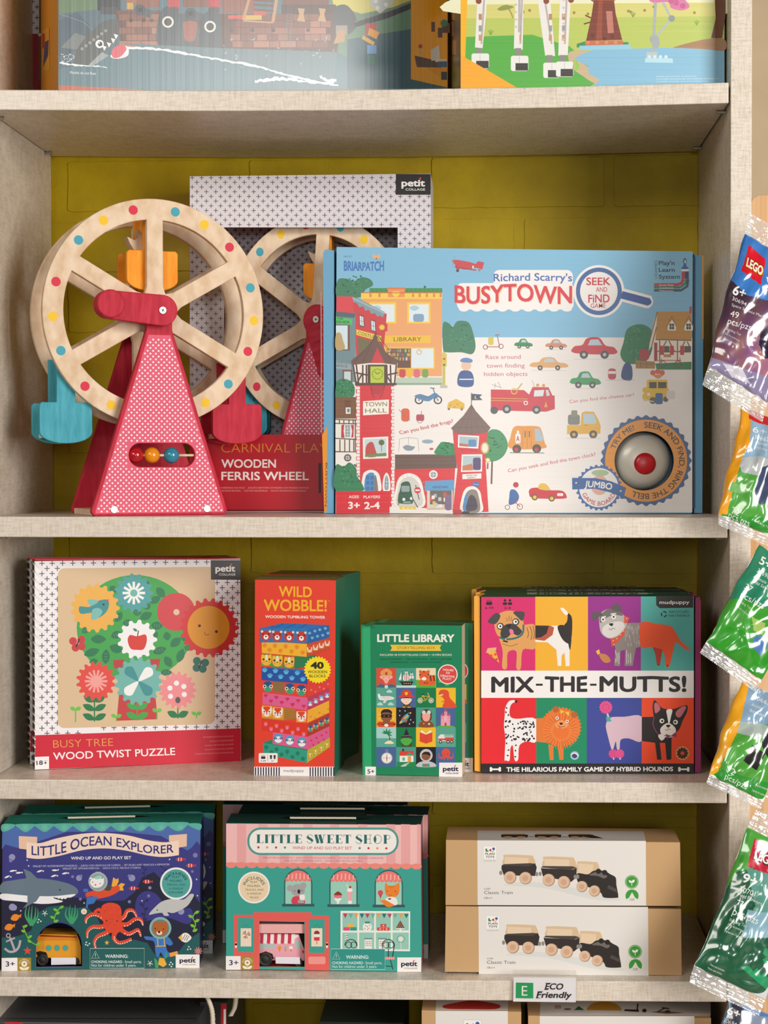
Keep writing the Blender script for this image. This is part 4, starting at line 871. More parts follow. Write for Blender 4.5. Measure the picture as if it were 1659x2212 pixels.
    R(1262, 858, 1304, 910, '#5A5044'); R(1426, 858, 1480, 910, '#5A5044'); R(1258, 925, 1318, 948, '#B8863C'); A.poly([(1188, 1000), (1485, 985), (1485, 1050), (1200, 1050)], '#2E7D42'); R(1180, 830, 1206, 980, '#A03028')
    A.segs([(1210, 975, 1400, 975), (1240, 1000, 1240, 960), (1390, 1010, 1390, 950)], 6, '#B8303A'); A.ring(1250, 1005, 26, 5, '#6A3A3A'); A.ring(1375, 1005, 26, 5, '#6A3A3A')
    A.poly([(1030, 945), (1040, 975), (1186, 985), (1186, 1042), (1030, 1040)], '#A8803C'); A.segs([(1030, 1000, 1186, 1006), (1070, 980, 1070, 1040), (1120, 982, 1120, 1040)], 4, '#7E5C28'); A.rr(1060, 880, 1140, 975, 30, '#B02E2A')
    def ncar(x, y, w_, h_, c, **k): car(x, y, w_, h_, c, **k)
    car(50, 795, 132, 82, '#2F8A4A'); car(305, 800, 155, 86, '#D08A6A'); car(186, 945, 275, 110, '#DDA868'); car(530, 780, 325, 180, '#CB2F3C'); car(510, 1060, 220, 140, '#3F9A58')
    A.rr(805, 1040, 870, 1130, 24, '#C0404A'); A.rect(808, 1062, 868, 1084, '#ECE8E4'); A.sm([(915, 1120), (925, 1030), (960, 990), (1000, 1030), (995, 1135)], '#2E4880', 4); A.line([(790, 1135), (1018, 1135)], 3, '#A8A29C')
    A.crop(1100, 820, 3.770)
    # yellow van, fire engine, pickup, milk van, red cars
    A.rr(1085, 62, 1300, 175, 24, '#E3B91E'); A.rr(1120, 0, 1290, 100, 16, '#E3B91E'); R(1140, 20, 1200, 70, '#4A4838'); R(1212, 20, 1280, 70, '#4A4838'); A.ci(1170, 170, 28, '#5A5A48'); A.ci(1275, 160, 22, '#5A5A48'); A.dots([(1085, 110), (1135, 120)], 13, '#EFE8D8', 12); A.line([(1085, 160), (1180, 180)], 8, '#D8D4C8')
    A.dots([(1170, -55), (1210, -66), (1245, -56)], 22, '#D8603C', 14); A.poly([(1160, -40), (1262, -40), (1225, -10), (1200, -10)], '#D88A4A')
    A.rr(1190, 110, 1250, 200, 14, '#35639A'); A.rr(1280, 90, 1350, 160, 18, '#DAD4D0')
    A.text('Can you find the cheese car?', 492, 192, 1018, 134, 26, '#C84A5A')
    A.poly([(-150, 80), (120, 85), (160, 120), (370, 130), (372, 240), (300, 262), (-150, 250)], '#CC3543'); A.poly([(160, 125), (190, 60), (320, 62), (362, 150), (362, 200), (160, 200)], '#CC3543'); A.poly([(205, 88), (285, 84), (276, 135), (200, 138)], '#DCE4E8'); A.poly([(296, 84), (318, 84), (332, 130), (304, 135)], '#C3D4DC')
    A.segs([(-150, 150, 150, 158), (-150, 170, 150, 176)], 5, '#D8A848'); A.ci(222, 246, 34, '#4E5256'); A.ci(222, 246, 15, '#B9BCB8'); A.ci(-20, 240, 36, '#4E5256'); A.ci(-20, 240, 16, '#B9BCB8'); A.ci(-122, 250, 30, '#4E5256')
    A.dots([(232, 45), (280, 48)], 13, '#D89A3C', 12); A.ring(40, 95, 22, 8, '#D8B848'); A.line([(60, 90), (105, 30)], 10, '#C8A84A'); A.line([(186, 5), (205, 55)], 3, '#8A8480'); A.ring(135, 190, 14, 8, '#E8E0DC'); A.poly([(285, 225), (298, 175), (312, 225)], '#E0A03C')
    R(300, 65, 312, 75, '#CC3543')
    A.segs([(-140, 40, -60, 70), (-120, 70, -110, 30), (-70, 60, -90, 20)], 5, '#A8A4A0')
    A.poly([(472, 370), (580, 370), (590, 270), (620, 258), (690, 262), (728, 330), (745, 380), (742, 440), (470, 445)], '#E3B03C'); A.poly([(606, 278), (690, 280), (712, 345), (700, 362), (602, 358)], '#B9CDD6'); A.rr(478, 285, 575, 368, 18, '#7E827A'); A.rr(505, 250, 555, 300, 12, '#8A8E70'); A.dots([(527, 448), (684, 446)], 33, '#5A5650', 20); A.dots([(527, 448), (684, 446)], 14, '#D8AA48', 14)
    R(606, 368, 640, 376, '#C8902C'); A.line([(470, 478), (745, 478)], 4, '#C9C3BC')
    A.sm([(8, 560), (10, 470), (40, 385), (120, 378), (230, 380), (262, 410), (288, 510), (285, 560)], '#E3983C', 4); A.poly([(208, 400), (242, 398), (284, 480), (270, 500), (212, 500)], '#A8C0CC'); A.segs([(110, 412, 108, 560), (147, 410, 147, 562), (180, 412, 180, 560)], 3, '#B8702C'); A.rr(50, 440, 92, 520, 14, '#EDEAE6'); A.rr(62, 415, 80, 450, 6, '#EDEAE6'); A.text('A', 57, 502, 83, 502, 44, '#B8323A', .02); A.dots([(62, 565), (224, 562)], 36, '#4A4642', 20); A.dots([(58, 570), (222, 570)], 17, '#C03A44', 14); R(126, 418, 134, 470, '#6A6054'); R(160, 418, 168, 470, '#6A6054'); A.line([(5, 596), (285, 598)], 7, '#7A8A70')
    A.text('Can you seek and find the town clock?', -8, 756, 704, 620, 28, '#C84A5A')
    # red sports car, tricycle
    A.sm([(162, 930), (170, 890), (230, 880), (330, 900), (430, 905), (466, 945), (440, 970), (200, 965)], '#C8323E', 4); A.sm([(240, 890), (250, 850), (300, 850), (330, 900)], '#E0B848', 4); A.dots([(208, 958), (346, 968)], 26, '#6A5A38', 18); A.dots([(208, 958), (346, 968)], 15, '#E3C03C', 14); A.rr(390, 925, 440, 948, 8, '#EFE8E4')
    A.ci(54, 857, 23, '#C03040'); A.ring(87, 1035, 22, 5, '#7A4A4E'); A.sm([(0, 960), (10, 900), (50, 900), (80, 950), (60, 1000), (0, 1020)], '#3F6AA8', 4); A.segs([(40, 990, 88, 1035), (60, 985, 75, 960)], 6, '#A8303C')
    A.ring(-15, 1040, 18, 5, '#7A4A4E')
    # ring round the bell
    def notch(x, y, r0, r1, n, c, hole):
        g = []
        for i in range(n * 6): a = 2 * pi * i / (n * 6); rr = (r0 + r1) / 2 + (r1 - r0) / 2 * cos(n * a); g.append((x + rr * cos(a), y + rr * sin(a)))
        hcx, hcy, hr = hole; m = len(g); h = [(hcx + hr * cos(2 * pi * i / m), hcy + hr * sin(2 * pi * i / m)) for i in range(m)]
        A.put([[g[i], g[(i + 1) % m], h[(i + 1) % m], h[i]] for i in range(m)], c)
    hole = ((hx - 1100) * 3.77, (hy - 820) * 3.77, 64 * 3.77)
    notch(1115, 660, 352, 372, 32, '#3A5E92', hole); notch(1115, 660, 334, 334, 32, '#E9971E', hole)
    A.arctext('TRY ME!', 1115, 660, 268, 200, 250, 42, '#3A4A58', .01); A.arctext('SEEK AND FiND, RiNG THE BELL', 1115, 660, 268, -93, 114, 46, '#2A2E34', .012)
    # jumbo badge
    A.gear(730, 880, 172, 188, 26, '#3C68AA'); A.ci(730, 880, 160, '#EDEAE8', n=40); A.ci(735, 860, 72, '#DDB0A0', ry=80); A.ci(740, 760, 70, '#A8C090', ry=26)
    A.arctext('GAME BOARD', 730, 880, 146, 160, 22, 34, '#C23E4C', .01, inside=True)
    A.poly([(512, 800), (700, 802), (830, 828), (952, 880), (932, 962), (820, 918), (700, 888), (514, 895)], '#33609F'); A.textf('JUMBO', lambda u, v: (612 + 222 * u + 8 * v, 876 + 24 * u * u - 52 * v), '#F0EEEC', .025); A.dots([(545, 841), (908, 907)], 7, '#EDEAE8', 10)
    o = B.build('board_game_box', GLOSSCARD, label='wide light blue board game box with red push bell in its lower right corner', cat='board game box')
    # bell with its push button
    c = hitp(hx - 3, hy, B.o, B.n); rad = .0385; w = MB(); vs = []; n = 40
    prf = [(1.0, -.030), (1.0, -.024), (.985, -.019), (.95, -.015), (.86, -.0105), (.72, -.0068), (.55, -.0045), (.40, -.0035), (.0, -.003)]
    for r, y in prf:
        for i in range(n): a = 2 * pi * i / n; vs.append(c + V((rad * r * cos(a), -y, rad * r * sin(a))))
    w.mesh(vs, [(j * n + i, j * n + (i + 1) % n, (j + 1) * n + (i + 1) % n, (j + 1) * n + i) for j in range(len(prf) - 1) for i in range(n)], (1, 1, 1))
    bell = w.build('bell', node_mat('satin_nickel', '#DCD7CA', rough=.36, metal=.1, coat=.3), loc=c, smooth=True); bell.parent = o; bell.matrix_parent_inverse = o.matrix_basis.inverted()
    w = MB(); vs = []; c2 = hitp(1393.6, 1001.5, B.o, B.n)
    prf = [(1, .006), (1, .001), (.9, -.001), (.6, -.002), (0, -.0022)]
    for r, y in prf:
        for i in range(n): a = 2 * pi * i / n; vs.append(c2 + V((.0141 * r * cos(a), y + .002, .0141 * r * sin(a))))
    w.mesh(vs, [(j * n + i, j * n + (i + 1) % n, (j + 1) * n + (i + 1) % n, (j + 1) * n + i) for j in range(len(prf) - 1) for i in range(n)], (1, 1, 1))
    bt = w.build('button', node_mat('red_plastic', '#C8101C', rough=.3), loc=c2, smooth=True); bt.parent = bell; bt.matrix_parent_inverse = (o.matrix_basis @ Matrix.Identity(4)).inverted() if False else bell.matrix_basis.inverted()
    # blue tray flaps at both ends
    w = MB(); a0 = hitp(698, 541, B.o + V((0, .002, 0)), B.n); a1 = hitp(722, 536, B.o, B.n); b0 = hitp(700, 1108, B.o, B.n); b1 = hitp(721, 1112, B.o, B.n)
    zb = B.q[3].z; F = [(698, 546), (703, 539), (722, 541), (721.5, 1109), (700, 1107)]
    fp = [hitp(x, y, B.o + V((0, .004, 0)), B.n) for x, y in F]; 
    for p in fp[3:]: p.z = zb + .0003
    d = V((.004, .05, 0)); m = len(fp)
    w.mesh(fp + [p + d for p in fp], [tuple(range(m)), tuple(range(2 * m - 1, m - 1, -1))] + [(i, i + m, (i + 1) % m + m, (i + 1) % m) for i in range(m)], lin('#6BA5C8'))
    S = Art(w, B.o + V((0, .004, 0)), B.n, 680, 520, 3.858); S.poly([(60, 1620), (103, 1550), (100, 2262), (78, 2262)], '#E8941C')
    S.text('BUSYTOWN', 90, 1850, 84, 2215, 16, '#8A4A1A', .02); S.line([(52, 420), (56, 1600)], 8, '#B9877A'); S.text('BUSYTOWN', 58, 500, 58, 1100, 9, '#A83A48', .02)
    f = w.build('tray_flap', CARD, loc=fp[4]); f.parent = o; f.matrix_parent_inverse = o.matrix_basis.inverted()
    w = MB(); F = [(1499, 549), (1507, 551), (1519, 552), (1519, 700), (1517, 1106), (1499, 1106)]
    fp = [hitp(x, y, B.o + V((0, .006, 0)), B.n) for x, y in F]
    for p in fp[4:]: p.z = zb + .0003
    m = len(fp); d = V((-.006, .05, 0)); w.mesh(fp + [p + d for p in fp], [tuple(range(m)), tuple(range(2 * m - 1, m - 1, -1))] + [(i, i + m, (i + 1) % m + m, (i + 1) % m) for i in range(m)], lin('#5E9BC0'))
    S = Art(w, B.o + V((0, .006, 0)), B.n, 1100, 520, 3.77); S.poly([(1570, 120), (1583, 120), (1583, 800), (1572, 800)], '#D9921E'); S.line([(1506, 130), (1506, 2180)], 20, '#2E5A7A')
    f = w.build('tray_flap', CARD, loc=fp[4]); f.parent = o; f.matrix_parent_inverse = o.matrix_basis.inverted()
busy_box()
# ================================================================ third shelf
def puzzle_box():
    B = Box(3, (74.5, 1211), (519, 1207), (520.5, 1644), (75.5, 1664), .042, cols=['#EFECEE', '#2A2222', '#1C1A1E', '#C81C30', '#C81C30', '#A01020'])
    A = B.art(30, 1180, 3.19); R = A.rect
    A.poly([(146, 98), (1560, 92), (1560, 84), (146, 88)], '#D02038')
    tst = lambda x, y: y < 1298 - (x - 146) * .034 and not (300 < x < 1388 and 138 < y < 1258 - (x - 300) * .026) and not (x > 1340 and y < 236)
    A.plus(193, 118, 1560, 1310, 71, 71, 36, 6, '#5E5568', sl=-.008, test=tst)
    A.put([[(x, y - (x - 302) * .010 * (1 if y < 700 else 2.6)) for x, y in rrect(302, 152, 1387, 1254, 46)]], '#D8BC97')
    A.ci(835, 560, 402, '#3FA34C', n=48, ry=362)
    A.ci(835, 545, 1, '#3FA34C')
    lv = [(520, 630, 60, 0), (600, 640, 0, 0)]
    for x, y, L, w_, a, c in ((985, 285, 85, 56, .9, 0), (935, 390, 85, 50, -.5, 0), (870, 500, 90, 55, -.45, 0), (945, 545, 80, 56, .05, 1), (1050, 590, 60, 52, 1.4, 0), (1080, 690, 90, 56, -.7, 0), (960, 735, 95, 50, -.35, 1), (1040, 760, 85, 54, 1.0, 0), (1130, 800, 100, 54, -1.2, 0), (530, 640, 105, 60, 0, 0), (484, 750, 110, 55, -.35, 0), (630, 810, 100, 54, -1.5, 1), (660, 690, 95, 60, .35, 0), (670, 625, 80, 52, -.4, 1), (700, 520, 80, 50, -1.0, 0), (750, 530, 70, 45, -.1, 1), (470, 595, 55, 40, -.6, 1), (900, 430, 50, 40, -.6, 0), (1010, 870, 80, 45, 0, 1), (505, 1030, 60, 40, .3, 1), (660, 280, 60, 50, .6, 0), (940, 640, 70, 55, -.8, 0), (520, 800, 60, 40, -.2, 0), (820, 450, 60, 45, .2, 1), (905, 235, 50, 40, 1.2, 0), (1150, 620, 60, 46, .4, 0), (1175, 700, 50, 40, 0, 1)):
        A.leaf(x, y, L, w_, a, '#2A7350' if c else '#27784F')
        if c: A.dots([(x + L * t * cos(a) - s_ * sin(a), y + L * t * sin(a) + s_ * cos(a)) for t in (.3, .5, .7) for s_ in (-8, 0, 8)], 2.4, '#6BB08A', 6)
    # trunk
    A.poly([(682, 784), (762, 780), (740, 850), (690, 838)], '#BA3A3E'); A.poly([(935, 778), (1010, 775), (995, 840), (960, 850)], '#BA3A3E'); A.poly([(728, 980), (970, 975), (990, 1192), (708, 1203)], '#C23C3E')
    for x, y, ww, hh, c in ((555, 1020, 9, 188, '#227848'), (850, 1060, 9, 140, '#3FA64A'), (1130, 1080, 9, 108, '#227848'), (425, 1120, 8, 92, '#5CB848'), (706, 1170, 8, 34, '#5CB848'), (986, 1130, 8, 62, '#5CB848'), (1258, 1150, 7, 36, '#5CB848')): R(x - ww / 2, y, x + ww / 2, y + hh, c)
    for x, y, L, w_, c in ((555, 1130, 88, 44, '#227848'), (555, 1195, 88, 44, '#227848'), (850, 1120, 80, 42, '#3FA64A'), (850, 1185, 84, 44, '#3FA64A'), (1130, 1175, 80, 46, '#227848'), (425, 1128, 42, 28, '#6CC04C'), (706, 1178, 40, 26, '#6CC04C'), (986, 1138, 36, 28, '#6CC04C'), (1258, 1160, 38, 26, '#6CC04C')):
        A.leaf(x, y, L, w_, pi + .45, c); A.leaf(x, y, L, w_, -.45, c)
    A.leaf(555, 1070, 85, 50, pi + .5, '#227848'); A.leaf(555, 1070, 85, 50, -.5, '#227848')
    # butterflies
    for x, y, c, d in ((440, 668, '#C8383E', -.2), (1285, 815, '#2C6E62', .2)):
        for a in (-2.5, -.6, 2.2, .9): A.ci(x + 36 * cos(a + d), y + 34 * sin(a + d), 27, c, n=18)
        A.line([(x - 12, y + 28), (x + 12, y - 30)], 9, '#3A2228')
    # gears
    A.gear(560, 426, 146, 170, 17, '#E9B04E'); A.gear(826, 322, 112, 136, 15, '#4F9FA2'); A.ci(1118, 452, 131, '#CC4048', n=36); A.ci(1120, 454, 21, '#D9C0A0')
    A.gear(850, 643, 112, 138, 13, '#EFEFF2'); A.gear(566, 930, 112, 138, 16, '#E0493F', .2); A.gear(858, 930, 142, 168, 17, '#6FB5AC'); A.gear(1128, 992, 106, 130, 17, '#E88C90'); A.gear(1346, 562, 180, 206, 22, '#CF2F2E'); A.ci(1341, 559, 145, '#DD9420', n=40, ry=148)
    A.rays(826, 322, 22, 78, 12, 17, '#EFF2F0'); A.ci(826, 322, 25, '#6FB5AC'); A.rays(566, 930, 0, 78, 14, 15, '#F0A39C')
    A.sm([(452, 415), (520, 418), (570, 380), (630, 366), (655, 385), (645, 440), (600, 485), (535, 505), (540, 460), (460, 465)], '#3F9095', 4); A.sm([(506, 370), (560, 368), (580, 385), (530, 410)], '#7CBBB4', 3); A.sm([(540, 440), (580, 425), (610, 450), (580, 495), (536, 505)], '#7CBBB4', 4); A.ci(618, 401, 7, '#2A2A2E', n=12); A.poly([(636, 370), (656, 364), (646, 388)], '#D8483C')
    A.sm([(800, 612), (850, 620), (905, 608), (916, 650), (895, 708), (850, 714), (805, 705), (784, 650)], '#D43A32', 5); A.line([(852, 622), (858, 580)], 7, '#5A3A2A'); A.leaf(850, 585, 34, 18, -2.6, '#3F8A50')
    for a, c in ((-2.3, '#3F9095'), (-.75, '#EFF1EF'), (2.35, '#EFF1EF'), (.8, '#3F9095')):
        A.sm([(858, 930), (858 + 60 * cos(a) - 26 * sin(a), 930 + 60 * sin(a) + 26 * cos(a)), (858 + 104 * cos(a) - 34 * sin(a), 930 + 104 * sin(a) + 34 * cos(a)), (858 + 128 * cos(a), 930 + 128 * sin(a)), (858 + 104 * cos(a) + 34 * sin(a), 930 + 104 * sin(a) - 34 * cos(a)), (858 + 60 * cos(a) + 26 * sin(a), 930 + 60 * sin(a) - 26 * cos(a))], c, 4)
    A.dots([(1075, 977), (1120, 943), (1171, 966), (1174, 1021), (1079, 1034)], 18, '#F2EEF0', 16); A.ci(1130, 1060, 18, '#5A5258', ry=22)
    A.dots([(1279, 548), (1395, 588)], 10, '#3A2418', 14); A.curve([(1312, 590), (1322, 610), (1348, 608)], 4, '#6A4020')
    # foot band
    A.poly([(146, 1302), (1563, 1254), (1563, 1482), (146, 1538)], '#CB1A34')
    A.text('BUSY TREE', 272, 1388, 684, 1374, 50, '#E2A64E', -.014); A.text('WOOD TWIST PUZZLE', 272, 1472, 1112, 1438, 50, '#F2ECEC', .012)
    for i, (t, x) in enumerate((('ZAHNRAD-PUZZLE AUS HOLZ', 1302), ('PUZZLE DE ENGRANAJES', 1350), ('PUZZLE DE ROUES EN BOIS', 1318), ('HOUTEN TANDWIEL PUZZEL', 1318), ('PUZZLE IN LEGNO CON INGRANAGGI', 1250))): A.text(t, x, 1320 + 29 * i, 1514, 1313 + 28 * i, 9, '#E6909C')
    A.poly([(144, 1452), (242, 1448), (242, 1534), (144, 1538)], '#F2EEEE'); A.text('18', 156, 1508, 200, 1506, 30, '#2E2450', .02); A.text('mo', 206, 1480, 232, 1479, 9, '#8A86A0'); A.text('+', 208, 1506, 228, 1505, 26, '#2E2450', .03)
    A.poly([(1356, 96), (1560, 96), (1563, 232), (1358, 230)], '#2A2626'); logo_pc(A, 1356, 96, 1558, 228, None, '#F0EDEA')
    # edge print: white ticks on black along the left side
    S = B.side('left', 30, 1180, 3.19); L = []; D = []
    for r in range(26):
        y = 112 + r * 54.5
        for c in range(5): L.append((104 + c * 7 - r * .1, y - 6, 104 + c * 7 - r * .1, y + 18 - c))
        D.append((141 - r * .1, y + 8))
    S.segs(L, 4.2, '#D8D2C4'); S.dots(D, 8, '#EDE8E0', 10)
    A.dots([(145, 130 + 54.5 * i) for i in range(24)], 6, '#F4F2F0', 8)
    o = B.build('puzzle_box', label='square box of a gear tree puzzle with red foot, front one of two', cat='puzzle box')
    behind(B, o, .002, -.003, 0, label='identical gear puzzle box standing directly behind the front one, its black edge showing')
puzzle_box()

def blocks_box():
    B = Box(3, (550.8, 1251.5), (725.5, 1254), (722, 1677), (549.3, 1674.5), .098, cols=['#E2402C', '#E2402C', '#E2402C', '#1F7A62', '#8A7A4A', '#B0A890'])
    A = B.art(530, 1200, 4.424); R = A.rect
    A.textf('WILD', lambda u, v: (320 + 315 * u + 0 * v, 392 + 8 * u - 100 * v), '#F0B428', .02); A.textf('WOBBLE!', lambda u, v: (176 + 602 * u, 528 + 6 * u - 108 * v), '#F0B428', .02)
    A.textf('WILD', lambda u, v: (328 + 300 * u, 384 + 8 * u - 86 * v), '#D0522C', -.045) if False else None
    A.text('WOODEN TUMBLING TOWER', 190, 597, 762, 604, 26, '#F4E6DE', .025); A.text('TM', 790, 438, 812, 438, 8, '#F0B428')
    random.seed(2)
    def paw(x, y, k, c): A.ci(x, y, 13 * k, c, ry=10 * k); A.dots([(x - 13 * k, y - 9 * k), (x - 4 * k, y - 15 * k), (x + 6 * k, y - 15 * k), (x + 14 * k, y - 8 * k)], 4.6 * k, c, 8)
    def face(x, y, k, kind):
        w_, h_ = 52 * k, 58 * k
        bg = {'bear': '#2F74B4', 'fox': '#EE9A34', 'cat': '#3FA64A', 'owl': '#E0402C', 'sloth': '#DE5C8C'}[kind]
        R(x - w_, y - h_, x + w_, y + h_, bg)
        if kind == 'bear': A.ci(x, y, 48 * k, '#C8322E', ry=50 * k); A.dots([(x - 38 * k, y - 40 * k), (x + 38 * k, y - 40 * k)], 12 * k, '#E8D8C0', 10); A.ci(x, y + 14 * k, 23 * k, '#F0EDE8'); A.ci(x, y + 8 * k, 8 * k, '#222428'); A.dots([(x - 28 * k, y - 14 * k), (x + 28 * k, y - 14 * k)], 7 * k, '#222428', 8)
        elif kind == 'fox': A.sm([(x - 48 * k, y - 50 * k), (x, y - 42 * k), (x + 48 * k, y - 50 * k), (x + 46 * k, y + 20 * k), (x, y + 52 * k), (x - 46 * k, y + 20 * k)], '#F0E2D0', 4); A.sm([(x - 40 * k, y - 44 * k), (x, y - 52 * k), (x + 40 * k, y - 44 * k), (x + 12 * k, y - 4 * k), (x, y + 18 * k), (x - 12 * k, y - 4 * k)], '#D9452C', 3); A.dots([(x - 26 * k, y), (x + 26 * k, y)], 8 * k, '#262428', 8); A.dots([(x - 30 * k, y + 24 * k), (x + 30 * k, y + 24 * k)], 8 * k, '#E8788A', 8); A.ci(x, y + 22 * k, 6 * k, '#262428')
        elif kind == 'cat': A.sm([(x - 48 * k, y - 54 * k), (x, y - 44 * k), (x + 48 * k, y - 54 * k), (x + 46 * k, y + 26 * k), (x, y + 54 * k), (x - 46 * k, y + 26 * k)], '#EDB62E', 4); R(x - 11 * k, y - 54 * k, x + 11 * k, y, '#D8E8DC'); A.dots([(x - 30 * k, y - 8 * k), (x + 30 * k, y - 8 * k)], 11 * k, '#2A3A40', 10); A.dots([(x - 28 * k, y + 20 * k), (x + 28 * k, y + 20 * k)], 9 * k, '#E8788A', 8); A.ci(x, y + 10 * k, 6 * k, '#262428')
        elif kind == 'owl': A.ci(x, y, 48 * k, '#3F9A78', ry=54 * k); A.ci(x, y - 30 * k, 42 * k, '#24508A', ry=26 * k); A.dots([(x - 32 * k, y - 4 * k), (x + 32 * k, y - 4 * k)], 18 * k, '#E8D9A8', 14); A.dots([(x - 32 * k, y - 4 * k), (x + 32 * k, y - 4 * k)], 9 * k, '#202830', 10); A.dots([(x - 34 * k, y + 26 * k), (x + 34 * k, y + 26 * k)], 7 * k, '#E8788A', 8)
        else: A.ci(x, y, 46 * k, '#4E9CCB', ry=52 * k); A.ci(x, y + 12 * k, 38 * k, '#F0ECEA', ry=34 * k); A.ci(x - 28 * k, y, 16 * k, '#1E3A66', ry=11 * k); A.ci(x + 28 * k, y, 16 * k, '#1E3A66', ry=11 * k); A.dots([(x - 28 * k, y), (x + 28 * k, y)], 5 * k, '#E8E8E8', 8); A.ci(x, y + 8 * k, 5 * k, '#262428')
    R2 = 800
    # side faces then fronts, from the bottom of the tower up
    A.poly([(168, 1790), (592, 1860), (588, 1982), (170, 1895)], '#2E9A80'); A.poly([(592, 1860), (808, 1738), (808, 1830), (588, 1982)], '#B8A838'); A.poly([(168, 1790), (262, 1755), (600, 1855), (592, 1862)], '#237F68')
    A.dots([(200, 1832), (250, 1880), (298, 1852), (345, 1902), (400, 1874), (450, 1925), (500, 1890), (550, 1942)], 20, '#1F7A66', 12); A.segs([(x, y, x, y + 40) for x, y in ((200, 1832), (298, 1852), (400, 1874), (500, 1890))], 4, '#1F7A66')
    for i in range(4): face(618 + 54 * i, 1912 - 32 * i, .42, 'cat')
    A.poly([(262, 1688), (602, 1730), (596, 1852), (260, 1800)], '#DE5C8C'); A.poly([(598, 1730), (802, 1632), (804, 1740), (596, 1856)], '#D85A8A')
    for i, x in enumerate((315, 425, 540)): face(x, 1748 + 18 * i, .92, 'sloth')
    A.dots([(630, 1768), (680, 1742), (730, 1718), (775, 1690), (650, 1810), (700, 1788), (750, 1760)], 11, '#C83A5E', 8)
    A.poly([(160, 1560), (600, 1610), (592, 1732), (160, 1670)], '#DA3426'); A.poly([(596, 1610), (802, 1510), (802, 1632), (592, 1732)], '#A83A2A')
    for x, y in ((195, 1600), (247, 1648), (298, 1618), (348, 1664), (400, 1634), (452, 1682), (504, 1648), (558, 1698)): A.ci(x, y, 20, '#E8602C', ry=12); A.ci(x, y + 14, 15, '#E878A8')
    for i in range(4): face(622 + 52 * i, 1655 - 26 * i, .5, 'owl')
    A.poly([(165, 1310), (600, 1360), (594, 1480), (165, 1420)], '#DE5E94') 
    A.poly([(160, 1425), (480, 1470), (480, 1560), (360, 1575), (160, 1555)], '#C8882A'); A.poly([(594, 1480), (800, 1385), (802, 1500), (590, 1600)], '#EBA830'); A.poly([(370, 1460), (480, 1470), (480, 1560), (372, 1575)], '#A8722E')
    for x, y in ((205, 1492), (310, 1505), (535, 1540)): face(x, y, .92, 'fox')
    A.dots([(625 + 42 * i, 1540 - 18 * i + (i % 2) * 34) for i in range(5)], 10, '#D8862A', 8)
    A.poly([(598, 1360), (802, 1268), (802, 1380), (594, 1480)], '#B83A5A')
    for x, y in ((195, 1335), (245, 1388), (296, 1352), (348, 1400), (402, 1368), (452, 1420), (505, 1384), (558, 1436)): A.poly([(x - 20, y - 14), (x - 10, y - 6), (x, y - 14), (x + 10, y - 6), (x + 20, y - 14), (x + 16, y + 10), (x, y + 18), (x - 16, y + 10)], '#C83254'); A.segs([(x, y + 15, x, y + 34)], 4, '#C83254')
    for i in range(4): face(620 + 54 * i, 1415 - 26 * i, .45, 'sloth')
    A.poly([(270, 1200), (372, 1215), (372, 1310), (270, 1308)], '#8A6A40'); A.poly([(586, 1225), (802, 1140), (802, 1265), (592, 1360)], '#DC3C34')
    for x, y in ((215, 1255), (425, 1275), (535, 1290)): face(x, y, .95, 'owl')
    A.dots([(630 + 40 * i, 1285 - 14 * i + (i % 2) * 30) for i in range(5)], 11, '#E8706A', 8)
    A.poly([(158, 1065), (590, 1110), (596, 1228), (158, 1190)], '#22509E'); A.poly([(470, 965), (680, 950), (680, 1040), (475, 1085)], '#2A7A50')
    A.poly([(158, 1065), (475, 1085), (620, 1090), (590, 1112)], '#2F68B4')
    for x, y in ((185, 1100), (235, 1155), (288, 1108), (338, 1165), (390, 1120), (445, 1178), (497, 1128), (550, 1188)): paw(x, y, 1.5, '#5FB4E0')
    for x, y in ((202, 1000), (307, 1010), (420, 1022)): face(x, y, .95, 'cat')
    A.poly([(155, 815), (590, 845), (586, 968), (158, 932)], '#F0B02C'); A.poly([(590, 845), (802, 785), (804, 900), (588, 965)], '#C84A2C')
    for x, y in ((187, 858), (233, 902), (285, 862), (337, 910), (387, 868), (443, 918), (494, 874), (550, 928)): A.rays(x, y, 6, 24, 12, 4, '#E8842C'); A.ci(x, y, 12, '#E8842C', n=12)
    for i in range(4): face(615 + 56 * i, 900 - 20 * i, .46, 'fox')
    A.poly([(145, 695), (350, 645), (802, 665), (600, 720)], '#2C6CB0'); A.poly([(598, 720), (802, 665), (802, 785), (600, 842)], '#2A5FA0'); R(145, 692, 600, 830, '#2F74B4')
    for i, x in enumerate((198, 305, 420, 537)): face(x, 765 + 4 * i, 1.0, 'bear')
    A.segs([(258, 655 + 15, 145 + 110, 700), (370, 655, 255, 700), (480, 652, 365, 705), (590, 655, 480, 712)], 3, '#1F568E')
    for x, y in ((615, 745), (665, 725), (712, 712), (765, 700), (640, 790), (690, 775), (740, 765), (790, 745)): paw(x, y, .9, '#6BBCE4')
    A.gear(690, 1092, 118, 131, 26, '#F4DA22'); A.text('40', 624, 1082, 750, 1082, 66, '#2E2A20', .045); A.text('WOODEN', 596, 1124, 782, 1124, 26, '#3A3420', .008); A.text('BLOCKS', 612, 1164, 768, 1164, 26, '#3A3420', .008)
    A.rr(128, 1888, 308, 1980, 10, '#F2EEEA'); R(212, 1902, 215, 1965, '#4A4444'); A.rr(150, 1920, 192, 1944, 4, '#3A3434'); A.segs([(158, 1905, 158, 1920), (170, 1905, 170, 1920), (182, 1905, 182, 1920)], 4, '#3A3434'); A.dots([(245, 1918), (280, 1918)], 12, '#3A3434'); A.dots([(245, 1936), (280, 1936)], 10, '#3A3434'); A.text('3-99', 146, 1970, 196, 1970, 14, '#3A3434', .01); A.text('2+', 248, 1970, 274, 1970, 14, '#3A3434', .01)
